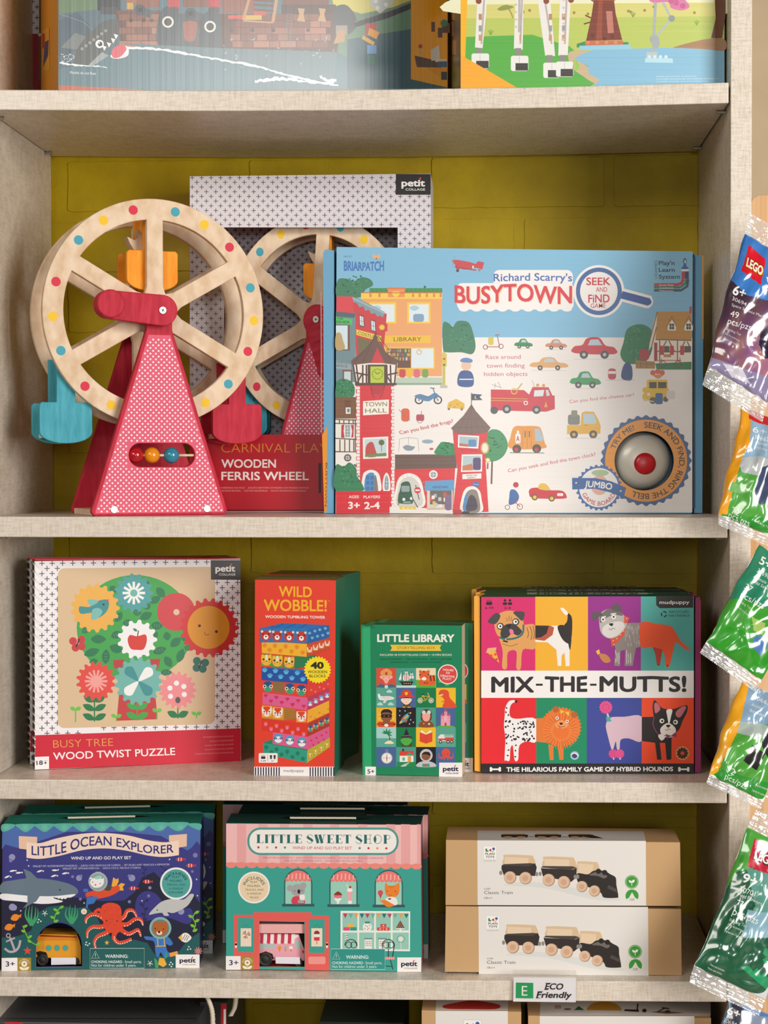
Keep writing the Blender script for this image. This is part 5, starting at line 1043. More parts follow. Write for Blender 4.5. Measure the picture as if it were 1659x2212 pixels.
    R(84, 2018, 850, 2112, '#F1EDEC'); 
    for x in list(range(92, 320, 25)) + list(range(614, 846, 25)): R(x, 2022, x + 12, 2108, '#2A2440')
    A.textf('mudpuppy', lambda u, v: (366 + 194 * u, 2068 - 26 * v), '#5A5458', .0)
    S = B.side('right', 530, 1200, 4.424)
    S.textf('WILD', lambda u, v: (872 + 20 * u, 330 - 60 * v), '#125040'); S.poly([(868, 600), (905, 560), (905, 1900), (868, 2000)], '#1A4A42'); S.poly([(880, 620), (900, 600), (900, 820), (884, 860)], '#C8402C')
    S.text('WOODEN TUMBLING', 868, 590, 905, 560, 16, '#C8D8D0')
    F = B.side('top', 530, 1200, 4.424); F.poly([(100, 222), (860, 236), (880, 196), (150, 188)], '#93824E'); F.line([(300, 200), (760, 212)], 2, '#6E6038')
    o = B.build('block_game_box', label='red tall box of stacking animal blocks, front one of two', cat='game box')
    behind(B, o, .010, -.006, -.14, label='tall stacking block box behind the front red one, its teal side visible')
blocks_box()

def book_box():
    B = Box(3, (779.5, 1350.5), (998, 1350), (998.5, 1678), (783, 1674), .036, cols=['#158257', '#158257', '#1F9B62', '#D9C6A6', '#106A46', '#0E5A3C'])
    A = B.art(770, 1310, 5.673); R = A.rect
    A.poly([(58, 232), (168, 232), (186, 2070), (75, 2068)], '#2BA86E'); A.poly([(58, 232), (76, 232), (92, 2068), (75, 2068)], '#1D9460')
    A.textf('LITTLE LIBRARY', lambda u, v: (254 + 946 * u, 436 + 2 * u - 96 * v), '#F1EDE4', .035)
    A.poly([(412, 470), (1042, 470), (1020, 508), (1042, 545), (412, 545), (436, 508)], '#EDC238'); A.text('STORYTELLING BOX', 500, 522, 964, 522, 30, '#6E5220', -.005)
    A.text('INCLUDES 40 STORYTELLING COINS + 10 MINI BOOKS', 288, 604, 1168, 604, 22, '#EAE4D4', .01)
    A.text('GESCHICHTENKISTE  -  CAJA DE HISTORIAS  -  BOITE A HISTOIRES', 290, 654, 1168, 654, 16, '#0C4A34', .01); A.text('VERHALENDOOS  -  LA SCATOLA DELLE STORIE', 410, 692, 1036, 692, 16, '#0C4A34', .01)
    X = lambda c: 243 + c * 243.5 + 0; Y = lambda r: 755 + r * 242
    cols = [['#D8503C', '#4A9C88', '#EBD8B4', '#1F8A50'], ['#5BA592', '#47679A', '#137A48', '#F0BE2C'], ['#EDB02C', '#1E1C22', '#4A9C88', '#47679A'], ['#A9D2CC', '#137A48', '#F0BE2C', '#5BA592'], ['#47679A', '#4A9C88', '#1E1C22', '#47679A']]
    for r in range(5):
        for c in range(4):
            if (r, c) != (0, 3): R(X(c), Y(r), X(c) + 243, Y(r) + 241, cols[r][c])
    # 0,0 king
    A.sm([(365, 900), (295, 880), (300, 850), (430, 850), (435, 880)], '#F2B0A0', 4); A.poly([(300, 845), (435, 845), (415, 780), (320, 780)], '#E8A050'); A.sm([(300, 800), (365, 765), (432, 800), (420, 860), (365, 950), (310, 860)], '#F0A898', 4); A.poly([(303, 848), (432, 848), (428, 800), (400, 768), (365, 782), (332, 768), (306, 800)], '#E49A48'); A.ci(366, 822, 14, '#B83A30', ry=20); A.dots([(332, 870), (400, 870)], 4, '#3A2020', 8); A.curve([(330, 895), (366, 885), (402, 895)], 8, '#E8C8B0'); A.sm([(250, 990), (300, 950), (365, 970), (430, 950), (478, 990)], '#3E6A80', 3); A.ci(366, 985, 22, '#BCE0D8')
    # ship
    A.poly([(515, 920), (700, 920), (670, 970), (560, 972), (550, 940)], '#2A2420'); A.dots([(585 + 25 * i, 944) for i in range(4)], 7, '#E8B04C', 10); A.poly([(516, 900), (552, 800), (552, 900)], '#EDEAE4'); A.sm([(580, 840), (640, 838), (645, 900), (575, 905)], '#F1E8E4', 3); A.segs([(592, 840, 590, 902), (612, 838, 612, 904), (632, 840, 634, 902)], 8, '#D8564A'); R(655, 850, 702, 885, '#EDEAE4'); R(662, 818, 692, 845, '#EDEAE4'); R(594, 798, 628, 825, '#EDEAE4'); A.segs([(560, 795, 560, 920), (610, 780, 610, 920), (678, 795, 678, 920)], 5, '#3A2A20'); R(490, 968, 730, 996, '#BFE0DC')
    # tiger
    R(730, 900, 970, 996, '#5CB03C'); A.rr(760, 900, 968, 966, 30, '#E2602C'); R(880, 842, 968, 940, '#E2602C'); A.ci(832, 850, 62, '#E4622C'); A.dots([(785, 800), (880, 800)], 20, '#E4622C'); A.ci(828, 885, 30, '#F4ECE0', ry=22); A.segs([(905, 845, 915, 915), (945, 845, 955, 915), (770, 830, 790, 840), (875, 835, 895, 828), (820, 790, 832, 808), (835, 930, 835, 945), (865, 930, 865, 945)], 12, '#2A1E1C'); A.dots([(812, 868), (855, 868)], 5, '#2A1E1C', 8)
    # plane
    A.sm([(262, 1080), (300, 1100), (400, 1100), (462, 1120), (440, 1140), (340, 1148), (280, 1140)], '#EDEEEA', 4); A.poly([(262, 1070), (285, 1072), (300, 1110), (270, 1115)], '#EDEEEA'); A.poly([(340, 1130), (390, 1130), (350, 1185), (325, 1182)], '#DADDDA'); A.line([(290, 1122), (440, 1124)], 4, '#D8564A'); A.dots([(330 + 18 * i, 1110) for i in range(5)], 5, '#D88A7A', 8)
    for x, y in ((403, 1040), (290, 1195), (420, 1195)): A.sm([(x - 34, y + 14), (x - 20, y - 12), (x + 10, y - 18), (x + 36, y + 14)], '#B9DCD8', 4)
    # fireman
    A.poly([(555, 1240), (575, 1200), (655, 1200), (678, 1240)], '#5E4A28'); A.segs([(565, 1235, 600, 1235), (625, 1235, 665, 1235)], 10, '#EDC23C'); A.ci(612, 1160, 64, '#3A2420', ry=48); A.sm([(552, 1130), (670, 1130), (662, 1175), (612, 1205), (560, 1175)], '#F4D3C4', 4); A.sm([(520, 1110), (552, 1080), (560, 1040), (612, 1022), (662, 1040), (672, 1080), (704, 1110)], '#D8402C', 4); A.poly([(592, 1050), (630, 1050), (628, 1075), (612, 1092), (594, 1075)], '#EDC23C')
    A.dots([(592, 1145), (634, 1145)], 4, '#3A2020', 8); A.ci(612, 1176, 7, '#E07A70', ry=4); A.dots([(590, 1640), (636, 1640)], 5, '#2A2028', 8)
    # bicycle
    for x in (782, 914): A.ring(x, 1152, 30, 5, '#E8E6DA'); A.rays(x, 1152, 4, 28, 10, 5, '#E8E6DA')
    A.segs([(812, 1085, 845, 1150), (845, 1150, 895, 1095), (812, 1100, 890, 1100), (885, 1080, 914, 1152), (812, 1090, 784, 1152), (784, 1152, 845, 1155)], 8, '#D8B83C'); R(798, 1070, 828, 1080, '#222'[:1] + '222222'); A.segs([(870, 1058, 885, 1080)], 6, '#E8E6DA')
    # dinosaur
    A.sm([(1010, 1060), (1030, 1025), (1090, 1020), (1130, 1045), (1140, 1110), (1180, 1160), (1215, 1200), (1216, 1240), (1060, 1240), (1080, 1160), (1050, 1110), (1020, 1105), (1065, 1090), (1012, 1085)], '#E2522C', 5); A.segs([(1085, 1165, 1045, 1165), (1090, 1190, 1060, 1200)], 12, '#E2522C'); A.segs([(1016, 1088, 1062, 1078)], 8, '#F4E8DC')
    # hero
    A.rays(366, 1345, 60, 104, 10, 26, '#F2C348', .3); A.rr(250, 1410, 482, 1476, 40, '#D84A30'); A.rr(325, 1360, 412, 1440, 24, '#8E5638'); A.sm([(300, 1330), (310, 1280), (366, 1262), (425, 1280), (435, 1330), (430, 1380), (366, 1420), (308, 1380)], '#8E5638', 4); A.sm([(300, 1320), (312, 1275), (366, 1258), (424, 1275), (436, 1320), (400, 1300), (330, 1300)], '#2A1E1E', 4); A.rr(304, 1322, 432, 1362, 16, '#1E1A1C'); A.dots([(340, 1342), (395, 1342)], 10, '#8E5638', 10); A.ci(366, 1456, 26, '#F1E9E0', ry=18)
    # rocket
    A.leaf(540, 1430, 180, 62, -.82, '#4E9CA8'); A.line([(580, 1380), (670, 1300)], 14, '#EDC23C'); A.ci(645, 1322, 14, '#2A2A44'); A.poly([(548, 1378), (572, 1350), (590, 1385)], '#D8503C'); A.poly([(596, 1430), (630, 1400), (592, 1388)], '#D8503C'); A.leaf(560, 1400, 50, 26, 2.3, '#F0B43C'); A.dots([(532, 1280), (596, 1280), (530, 1336), (650, 1440), (665, 1390), (698, 1420)], 7, '#F0EEEA', 8)
    # aviator
    A.sm([(770, 1478), (780, 1420), (850, 1395), (925, 1420), (940, 1478)], '#8A4E2C', 4); A.sm([(790, 1340), (800, 1280), (855, 1258), (912, 1280), (922, 1340), (905, 1400), (800, 1400)], '#5E3A24', 4); A.sm([(805, 1345), (820, 1310), (890, 1310), (905, 1345), (890, 1395), (855, 1410), (820, 1395)], '#F0A898', 4); A.dots([(825, 1298), (888, 1298)], 24, '#C8DCD8', 14); A.ci(890, 1440, 12, '#F0D8D0'); A.poly([(815, 1430), (835, 1430), (825, 1448)], '#EDC23C')
    # castle
    A.sm([(985, 1480), (1020, 1462), (1095, 1455), (1170, 1462), (1200, 1480)], '#5CB03C', 3); R(1034, 1340, 1148, 1462, '#EDA0B0'); R(1075, 1290, 1112, 1400, '#F0B4BE')
    for x, y in ((1050, 1340), (1135, 1340), (1092, 1290)): R(x - 16, y, x + 16, y + 60, '#E890A4'); A.poly([(x - 20, y), (x, y - 38), (x + 20, y)], '#D8505C')
    A.rr(1080, 1425, 1104, 1466, 10, '#A84A5C'); A.dots([(1055, 1390), (1130, 1380), (1092, 1340)], 5, '#F6E4E4', 8)
    # island
    R(243, 1615, 486, 1722, '#5CA89A'); A.curve([(400, 1655), (410, 1620), (395, 1580), (375, 1560)], 13, '#6E4030', w2=8)
    for a in (-2.9, -2.4, -1.7, -.9, -.3, .4): A.leaf(375, 1560, 66, 18, a, '#1F8050')
    A.sm([(345, 1682), (370, 1655), (405, 1642), (440, 1658), (455, 1682)], '#F2E2A8', 4)
    # witch
    R(550, 1600, 680, 1718, '#5A4024'); A.sm([(540, 1640), (570, 1615), (650, 1615), (682, 1640), (650, 1690), (612, 1705), (572, 1690)], '#4FB04A', 4); A.poly([(612, 1490), (650, 1590), (695, 1598), (525, 1602), (575, 1590)], '#2A2028'); A.line([(574, 1586), (650, 1582)], 10, '#8A5A9A')
    # book
    A.poly([(775, 1540), (852, 1572), (930, 1540), (930, 1655), (852, 1682), (775, 1655)], '#DE4A30'); A.poly([(780, 1540), (800, 1515), (852, 1560), (905, 1515), (926, 1540), (852, 1568)], '#F2EBDC'); A.line([(852, 1570), (852, 1680)], 3, '#B8362A')
    # fire engine
    A.poly([(1000, 1640), (1000, 1600), (1030, 1568), (1075, 1568), (1075, 1600), (1190, 1600), (1190, 1650), (1000, 1650)], '#E8E6E0'); R(1002, 1618, 1190, 1640, '#D8483C'); R(1084, 1605, 1190, 1645, '#D8483C'); A.segs([(1075, 1575, 1190, 1575), (1075, 1590, 1190, 1590)], 4, '#E8E6E0'); A.dots([(1030, 1658), (1122, 1658), (1168, 1658)], 20, '#2A2426', 16); A.dots([(1030, 1658), (1122, 1658), (1168, 1658)], 10, '#EDEAE6', 10)
    # compass
    A.ci(372, 1858, 70, '#A8AAA8', n=32); A.ci(372, 1858, 60, '#F0EEE8', n=32); A.ring(372, 1768, 14, 5, '#A8AAA8'); A.poly([(372, 1815), (380, 1858), (372, 1905), (364, 1858)], '#C8443C'); A.segs([(372, 1812, 372, 1835), (372, 1882, 372, 1904), (326, 1858, 348, 1858), (396, 1858, 418, 1858)], 5, '#4A4444')
    # house
    R(495, 1905, 730, 1964, '#1F8A50'); A.poly([(530, 1830), (698, 1830), (698, 1905), (530, 1905)], '#F1EDE6'); A.poly([(525, 1830), (530, 1770), (700, 1770), (702, 1830), (650, 1785), (600, 1830)], '#DA4430'); R(628, 1835, 670, 1908, '#E8A04C'); R(562, 1850, 594, 1890, '#6FB0A4'); R(562, 1745, 582, 1775, '#2A2420'); A.sm([(540, 1960), (590, 1930), (650, 1915), (620, 1940), (600, 1960)], '#C3C9C3', 4)
    # astronaut
    A.sm([(745, 1964), (760, 1915), (850, 1895), (945, 1915), (970, 1964)], '#C3C5C8', 4); A.ci(855, 1825, 78, '#C3C5C8', n=32); A.ci(852, 1832, 54, '#8E5638', n=28); A.sm([(800, 1815), (830, 1785), (890, 1785), (908, 1830), (850, 1812)], '#2A1E20', 4); R(808, 1928, 896, 1964, '#3F9A8A'); A.ci(850, 1945, 16, '#D8503C')
    # octopus
    A.ci(1098, 1795, 52, '#E0503A', ry=56)
    for sx in (-1, 1):
        for k, (ex, ey) in enumerate(((88, -10), (92, 40), (62, 68), (25, 78))): A.curve([(1098 + sx * 15, 1835), (1098 + sx * ex * .6, 1850 + k * 4), (1098 + sx * ex, 1835 + ey * .5), (1098 + sx * (ex - 6), 1835 + ey - 30)], 13, '#E0503A', w2=7)
    A.dots([(1080, 1808), (1118, 1808)], 5, '#5A1A1A', 8)
    R(243 + 730, 755, 976, 1964, '#158257')
    A.sm([(1000, 930), (1030, 870), (1060, 930)], '#57A84A', 3); R(1085, 950, 1132, 975, '#57A84A')
    A.ci(1118, 832, 122, '#F2EDEA', n=40); A.ci(1118, 832, 110, '#DC4A42', n=40)
    for i, (t, x0, x1) in enumerate((('HOURS', 1062, 1188), ('OF', 1094, 1142), ('CREATIVE', 1024, 1200), ('PLAY!', 1056, 1158))): A.text(t, x0, 786 + 36 * i, x1, 796 + 36 * i + (i == 2) * 8, 24, '#F4E8E4', .02)
    A.poly([(108, 1962), (238, 1964), (238, 2078), (110, 2076)], '#F3EFEE'); A.text('5+', 134, 2048, 220, 2048, 52, '#2E2050', .015)
    A.poly([(1014, 1914), (1298, 1914), (1296, 2090), (1012, 2088)], '#F3EFEE'); logo_pc(A, 1014, 1914, 1296, 2088, None, '#2E2442')
    F = B.side('top', 770, 1310, 5.673); F.poly([(80, 228), (180, 232), (260, 190), (190, 182)], '#2FA56C')
    o = B.build('book_shaped_box', label='green book-shaped story game box with picture grid, front one', cat='game box')
    behind(B, o, .003, .0095, 0, label='green book-shaped box hidden behind the front one, only its top and right edge showing')
book_box()

def dogs_box():
    B = Box(3, (1039, 1289.5), (1499, 1288.5), (1499, 1672), (1039, 1671.5), .060, cols=['#1F1C1C', '#1F7A52', '#2A2626', '#2A2626', '#1E6A48', '#111111'])
    A = B.art(1010, 1250, 3.1302); R = A.rect
    for x0, x1, y0, y1, c in ((92, 458, 124, 622, '#D8286C'), (458, 814, 122, 622, '#F0B02C'), (814, 1172, 120, 622, '#96288A'), (1172, 1530, 120, 622, '#4FA8A0'), (92, 1530, 622, 806, '#F2EEEC'), (92, 464, 806, 1250, '#E4252E'), (464, 806, 806, 1250, '#168A60'), (806, 1178, 806, 1250, '#3C489A'), (1178, 1530, 806, 1250, '#EE4A20')): R(x0, y0, x1, y1, c)
    k = '#1E1A1C'
    # icons, badge
    R(126, 158, 166, 178, k); A.segs([(134, 142, 134, 158), (146, 142, 146, 158), (158, 142, 158, 158)], 4, k); A.text('6-99', 118, 206, 176, 206, 16, k, .01); A.dots([(253, 147), (287, 147)], 9, k, 12); A.rr(238, 160, 268, 178, 8, k); A.rr(272, 160, 302, 178, 8, k); A.text('2-4', 248, 206, 292, 206, 16, k, .01); A.dots([(205, 140 + i * 9) for i in range(8)], 1.6, k, 6)
    A.poly([(1274, 118), (1526, 116), (1526, 196), (1300, 200), (1276, 180)], '#262222'); A.text('mudpuppy', 1298, 172, 1500, 170, 24, '#F0ECE8', .006)
    A.text('RECYCLED', 1364, 232, 1496, 230, 15, '#16504C', .01); A.text('MATERIALS', 1360, 258, 1500, 256, 15, '#16504C', .01)
    for a in (0, 2.09, 4.19): A.curve([(1328 + 17 * cos(a + t), 240 + 17 * sin(a + t)) for t in (.2, .7, 1.2, 1.6)], 9, '#1E2A2A')
    # title
    for t, x0, x1, dy in (('MIX', 160, 450, 0), ('-', 462, 508, 0), ('THE', 522, 810, -4), ('-', 828, 872, 0), ('MUTTS!', 892, 1480, -4)):
        if t == '-': R(x0, 710, x1, 724, '#2A2628')
        else: A.textf(t, lambda u, v, x0=x0, x1=x1, dy=dy: (x0 + (x1 - x0) * u, 770 + dy - (106 + 3 * sin(u * 14)) * v), '#2A2628', .03)
    A.text('THE HILARIOUS FAMILY GAME OF HYBRID HOUNDS', 262, 1306, 1390, 1302, 31, '#F0ECE8', .03)
    for x in (188, 1462): A.line([(x - 24, 1289), (x + 24, 1289)], 11, '#F0ECE8'); A.dots([(x - 30, 1282), (x - 30, 1296), (x + 30, 1282), (x + 30, 1296)], 9, '#F0ECE8', 10)
    # pug half + beagle half
    A.sm([(458, 318), (380, 312), (330, 300), (250, 330), (215, 400), (225, 440), (238, 500), (234, 600), (266, 604), (272, 500), (330, 492), (330, 604), (360, 606), (374, 480), (458, 470)], '#E0A05C', 4); A.poly([(400, 318), (458, 318), (458, 472), (400, 476)], '#E0A05C')
    A.sm([(180, 300), (195, 250), (260, 218), (330, 225), (372, 270), (378, 340), (340, 400), (260, 410), (200, 380)], '#E0A05C', 4)
    A.curve([(215, 395), (260, 410), (330, 400), (372, 370), (378, 310)], 14, '#2E6E70', w2=12); A.sm([(136, 290), (190, 232), (222, 250), (205, 290), (180, 308)], '#4A4648', 3); A.sm([(308, 225), (384, 226), (372, 285), (340, 262)], '#4A4648', 3)
    A.sm([(222, 370), (240, 325), (275, 305), (320, 310), (352, 335), (368, 360), (340, 385), (300, 370), (270, 398), (235, 400)], '#3E3B3E', 4); A.dots([(222, 322), (326, 292)], 24, '#3E3B3E', 16); A.dots([(220, 322), (324, 292)], 16, '#F4EEE4', 16); A.dots([(222, 322), (326, 291)], 7, k, 12); A.sm([(282, 345), (305, 345), (312, 372), (292, 378)], '#E87A9A', 3); A.poly([(258, 318), (296, 308), (282, 336)], '#1E1A1C'); A.segs([(262, 262, 268, 290), (280, 250, 280, 286), (298, 256, 292, 288)], 3, '#6A4220')
    A.curve([(235, 440), (290, 455), (340, 440)], 3, '#6A4220'); A.curve([(400, 330), (412, 370), (405, 400)], 4, '#6A4220'); A.curve([(420, 322), (436, 370), (428, 415)], 4, '#6A4220'); A.curve([(442, 318), (452, 370), (446, 410)], 4, '#6A4220'); A.line([(240, 420), (272, 428)], 10, k); A.ci(258, 410, 5, '#EDC23C')
    A.poly([(136, 470), (196, 465), (190, 490), (140, 502), (124, 502)], '#E8B07C'); A.poly([(134, 500), (192, 492), (215, 570)], '#F0B43C'); A.dots([(160, 520), (188, 512), (196, 545)], 9, '#D8503C', 12)
    A.poly([(458, 318), (620, 318), (700, 300), (706, 400), (690, 480), (690, 590), (664, 592), (655, 500), (636, 520), (634, 590), (610, 590), (600, 480), (540, 430), (458, 428)], '#EFEAE6')
    A.poly([(458, 316), (560, 318), (585, 330), (575, 380), (520, 420), (458, 412)], '#B8563C'); A.poly([(458, 316), (550, 318), (535, 370), (500, 395), (458, 402)], '#2E2624'); A.sm([(610, 320), (660, 318), (672, 380), (690, 440), (650, 420), (620, 370)], '#2E2624', 3); A.sm([(650, 322), (672, 290), (675, 240), (650, 215), (700, 250), (708, 320), (700, 440), (690, 480), (670, 380)], '#2E2624', 4); A.sm([(628, 200), (650, 200), (680, 235), (664, 246), (640, 222)], '#F2EEEA', 3)
    # schnauzer half + red half
    A.poly([(1040, 300), (1172, 298), (1172, 460), (1138, 470), (1116, 590), (1062, 590), (1066, 480), (1034, 490), (1030, 592), (992, 588), (1000, 470), (985, 420), (1000, 340)], '#8E8480'); random.seed(4)
    A.segs([(x, y, x + 4, y + 22) for x, y in [(random.uniform(1060, 1168), random.uniform(305, 440)) for _ in range(60)]], 2.5, '#BDB5B0'); A.segs([(x, y, x + 2, y + 30) for x, y in [(random.choice((1000, 1010, 1022, 1075, 1088, 1102)), random.uniform(480, 550)) for _ in range(26)]], 4, '#DAD5D1')
    A.sm([(890, 300), (895, 240), (950, 205), (1020, 215), (1070, 270), (1072, 330), (1030, 380), (960, 405), (905, 370)], '#B9B2AE', 4); A.sm([(895, 255), (950, 205), (1020, 215), (1050, 250), (990, 245), (930, 270), (900, 300)], '#6E6866', 4); A.sm([(842, 232), (895, 225), (915, 250), (880, 262), (855, 290)], '#5A5454', 3); A.sm([(972, 205), (985, 178), (1020, 170), (1045, 215), (1010, 222)], '#5A5454', 3)
    A.sm([(915, 330), (960, 300), (1040, 290), (1062, 330), (1020, 380), (960, 400), (915, 372)], '#DDD8D4', 4); A.ci(916, 276, 15, '#F2EEE8'); A.ci(988, 258, 15, '#F2EEE8'); A.dots([(916, 276), (988, 258)], 7, k, 10); A.sm([(955, 305), (985, 302), (975, 322)], k, 3); A.curve([(955, 335), (970, 348), (980, 335), (998, 340)], 3, k)
    A.segs([(905, 262, 935, 256), (968, 240, 1005, 236)], 9, '#E2DDD8')
    A.poly([(965, 405), (1010, 400), (1070, 330), (1060, 380), (975, 465)], '#DE5430'); A.poly([(1058, 300), (1060, 246), (1072, 256), (1096, 262), (1080, 300)], '#DE5430'); A.dots([(985, 420), (1010, 405), (1035, 380), (990, 445), (1075, 270), (1055, 355)], 3.5, '#F4E4DC', 8)
    A.poly([(868, 490), (890, 478), (896, 505), (880, 515)], '#EDC23C'); A.sm([(890, 510), (940, 515), (968, 555), (940, 570), (910, 555)], '#C8844A', 4)
    A.sm([(1172, 298), (1280, 306), (1370, 320), (1405, 360), (1440, 420), (1508, 482), (1470, 476), (1410, 430), (1394, 470), (1364, 590), (1340, 588), (1325, 500), (1250, 462), (1172, 460)], '#E8501E', 4); A.poly([(1172, 298), (1230, 302), (1230, 461), (1172, 460)], '#E8501E'); A.poly([(1250, 462), (1318, 478), (1300, 584), (1280, 584), (1270, 510)], '#B8321C'); A.dots([(1292, 582), (1352, 588)], 6, '#5A1E14', 8)
    # dalmatian half + pomeranian half
    A.sm([(250, 1220), (256, 1080), (246, 1000), (252, 920), (256, 870), (285, 825), (335, 826), (300, 845), (285, 880), (288, 930), (330, 948), (464, 950), (464, 1100), (400, 1100), (350, 1130), (342, 1222), (318, 1226), (306, 1130), (290, 1150), (284, 1228), (258, 1228)], '#F0EDEE', 4); A.poly([(380, 950), (464, 950), (464, 1100), (380, 1102)], '#F0EDEE'); A.ci(328, 830, 9, k)
    for _ in range(64):
        x, y = random.uniform(262, 455), random.uniform(955, 1090)
        A.leaf(x, y, random.uniform(10, 20), random.uniform(8, 14), random.uniform(0, 3), k)
    for x, y in ((268, 880), (262, 910), (275, 930), (268, 1120), (270, 1160), (264, 1195), (320, 1130), (325, 1170), (330, 1205), (280, 1000), (256, 1010), (262, 1060), (300, 1100)): A.leaf(x, y, 15, 10, x, k)
    A.poly([(464, 945), (540, 940), (540, 1110), (464, 1102)], '#E07A34'); A.poly([(546, 1120), (580, 1130), (582, 1226), (556, 1226)], '#E07A34'); A.poly([(608, 1130), (650, 1120), (648, 1224), (622, 1226)], '#E07A34')
    A.gear(632, 1005, 128, 138, 34, '#E8742C'); A.rays(632, 1030, 55, 125, 46, 3, '#F29850', .1); A.rays(632, 1030, 70, 118, 30, 3, '#C85A1E', .2); A.dots([(596, 884), (722, 920)], 22, '#B8622C', 14)
    A.sm([(590, 985), (632, 955), (680, 985), (660, 1010), (608, 1010)], '#EE9A58', 4); A.dots([(606, 942), (673, 965)], 11, '#F4EEE4', 14); A.dots([(606, 942), (673, 965)], 5, k, 10); A.sm([(620, 975), (645, 975), (633, 990)], k, 3); A.curve([(608, 990), (632, 1002), (660, 998)], 3, k); A.sm([(615, 1000), (632, 1000), (626, 1016)], '#E0607A', 3); A.poly([(626, 884), (655, 898), (628, 914)], '#EDC23C'); A.poly([(688, 900), (656, 900), (684, 932)], '#EDC23C')
    A.ci(724, 1196, 29, '#9CC4E0'); A.ci(724, 1196, 18, '#5A3A5A'); A.curve([(700, 1190), (724, 1180), (750, 1198)], 6, '#F0EEEA')
    # poodle half + terrier half
    A.sm([(936, 985), (960, 940), (1060, 934), (1178, 934), (1178, 1098), (1090, 1080), (1036, 1090), (1028, 1150), (1010, 1152), (1002, 1100), (986, 1150), (972, 1150), (950, 1070), (938, 1020)], '#D8B8C6', 4); A.poly([(1100, 934), (1178, 934), (1178, 1098), (1100, 1084)], '#D8B8C6')
    A.gear(935, 870, 40, 45, 14, '#E0508C'); A.ring(935, 870, 22, 3, '#C83A78'); A.line([(945, 912), (955, 945)], 13, '#D8B8C6'); A.poly([(936, 935), (980, 935), (965, 948), (975, 965), (940, 968)], '#4AA8A8')
    A.gear(985, 1184, 28, 33, 12, '#D84A88'); A.gear(1028, 1184, 28, 33, 12, '#E0508C'); A.segs([(985, 1210, 990, 1224), (1028, 1210, 1034, 1224)], 10, '#D8B8C6')
    A.poly([(1178, 936), (1260, 934), (1380, 1060), (1378, 1222), (1346, 1226), (1336, 1110), (1300, 1110), (1312, 1224), (1282, 1224), (1268, 1110), (1178, 1098)], '#26201F')
    A.sm([(1255, 840), (1268, 822), (1310, 870), (1350, 882), (1400, 880), (1450, 862), (1486, 858), (1484, 900), (1455, 960), (1430, 1020), (1390, 1050), (1330, 1060), (1280, 1020), (1262, 950), (1252, 880)], '#26201F', 4); A.sm([(1262, 850), (1280, 840), (1304, 880), (1270, 910)], '#C8707A', 4); A.sm([(1410, 900), (1450, 866), (1478, 870), (1440, 935), (1412, 930)], '#C8707A', 4)
    A.sm([(1346, 888), (1384, 886), (1376, 930), (1362, 985), (1350, 930)], '#F0EAE4', 4); A.sm([(1306, 1010), (1355, 975), (1405, 1010), (1400, 1060), (1350, 1075), (1310, 1050)], '#EDE4DA', 4); A.dots([(1314, 962), (1406, 970)], 16, '#F4EEE4', 16); A.dots([(1316, 962), (1404, 970)], 8, k, 10); A.sm([(1342, 990), (1372, 990), (1356, 1008)], k, 3); A.curve([(1335, 1020), (1350, 1025), (1356, 1015), (1372, 1022)], 3, k)
    A.curve([(1262, 935), (1255, 990), (1290, 1050), (1350, 1062)], 6, '#8A3A6E'); A.poly([(1340, 1050), (1376, 1062), (1410, 1035), (1414, 1070), (1376, 1066), (1345, 1080)], '#8A3A6E'); A.sm([(1288, 1060), (1320, 1050), (1335, 1075), (1310, 1095)], '#EDE4DA', 3)
    A.ci(1453, 1180, 46, '#D8A060', n=28); A.gear(1453, 1180, 34, 40, 11, '#4A2A1C'); A.ci(1453, 1180, 13, '#EE4A20')
    S = B.side('top', 1010, 1250, 3.1302); S.poly([(405, 94), (1215, 94), (1220, 106), (400, 106)], '#C9C6BA'); S.text("MIX-THE-MUTTS!", 470, 105, 1150, 105, 9, '#3A3634', .03)
    o = B.build('game_box', label='wide box with eight colour squares of mixed-up dogs, at the right end', cat='game box')
    # side flaps of the lid
    for q, c, dx in (([(1024, 1288), (1031, 1286), (1037, 1291), (1038, 1671), (1025, 1665)], '#F2A93C', .008), ([(1502, 1292), (1511, 1289), (1514, 1300), (1514, 1668), (1501, 1671)], '#92265C', -.008)):
        w = MB(); fp = [hitp(x, y, B.o + V((0, .003, 0)), B.n) for x, y in q]; m = len(fp)
        for p in fp: p.z = max(p.z, B.q[3].z + .0003)
        d = V((dx, .045, 0)); w.mesh(fp + [p + d for p in fp], [tuple(range(m)), tuple(range(2 * m - 1, m - 1, -1))] + [(i, i + m, (i + 1) % m + m, (i + 1) % m) for i in range(m)], lin(c))
        f = w.build('lid_flap', CARD, loc=fp[4]); f.parent = o; f.matrix_parent_inverse = o.matrix_basis.inverted()
    behind(B, o, .003, .002, 0, label='second dog game box directly behind the front dog box, only its dark top edge visible')
    c = behind(B, o, .066, -.003, 0, label='third dog game box at the back of that row, hidden but for its top edge')
dogs_box()
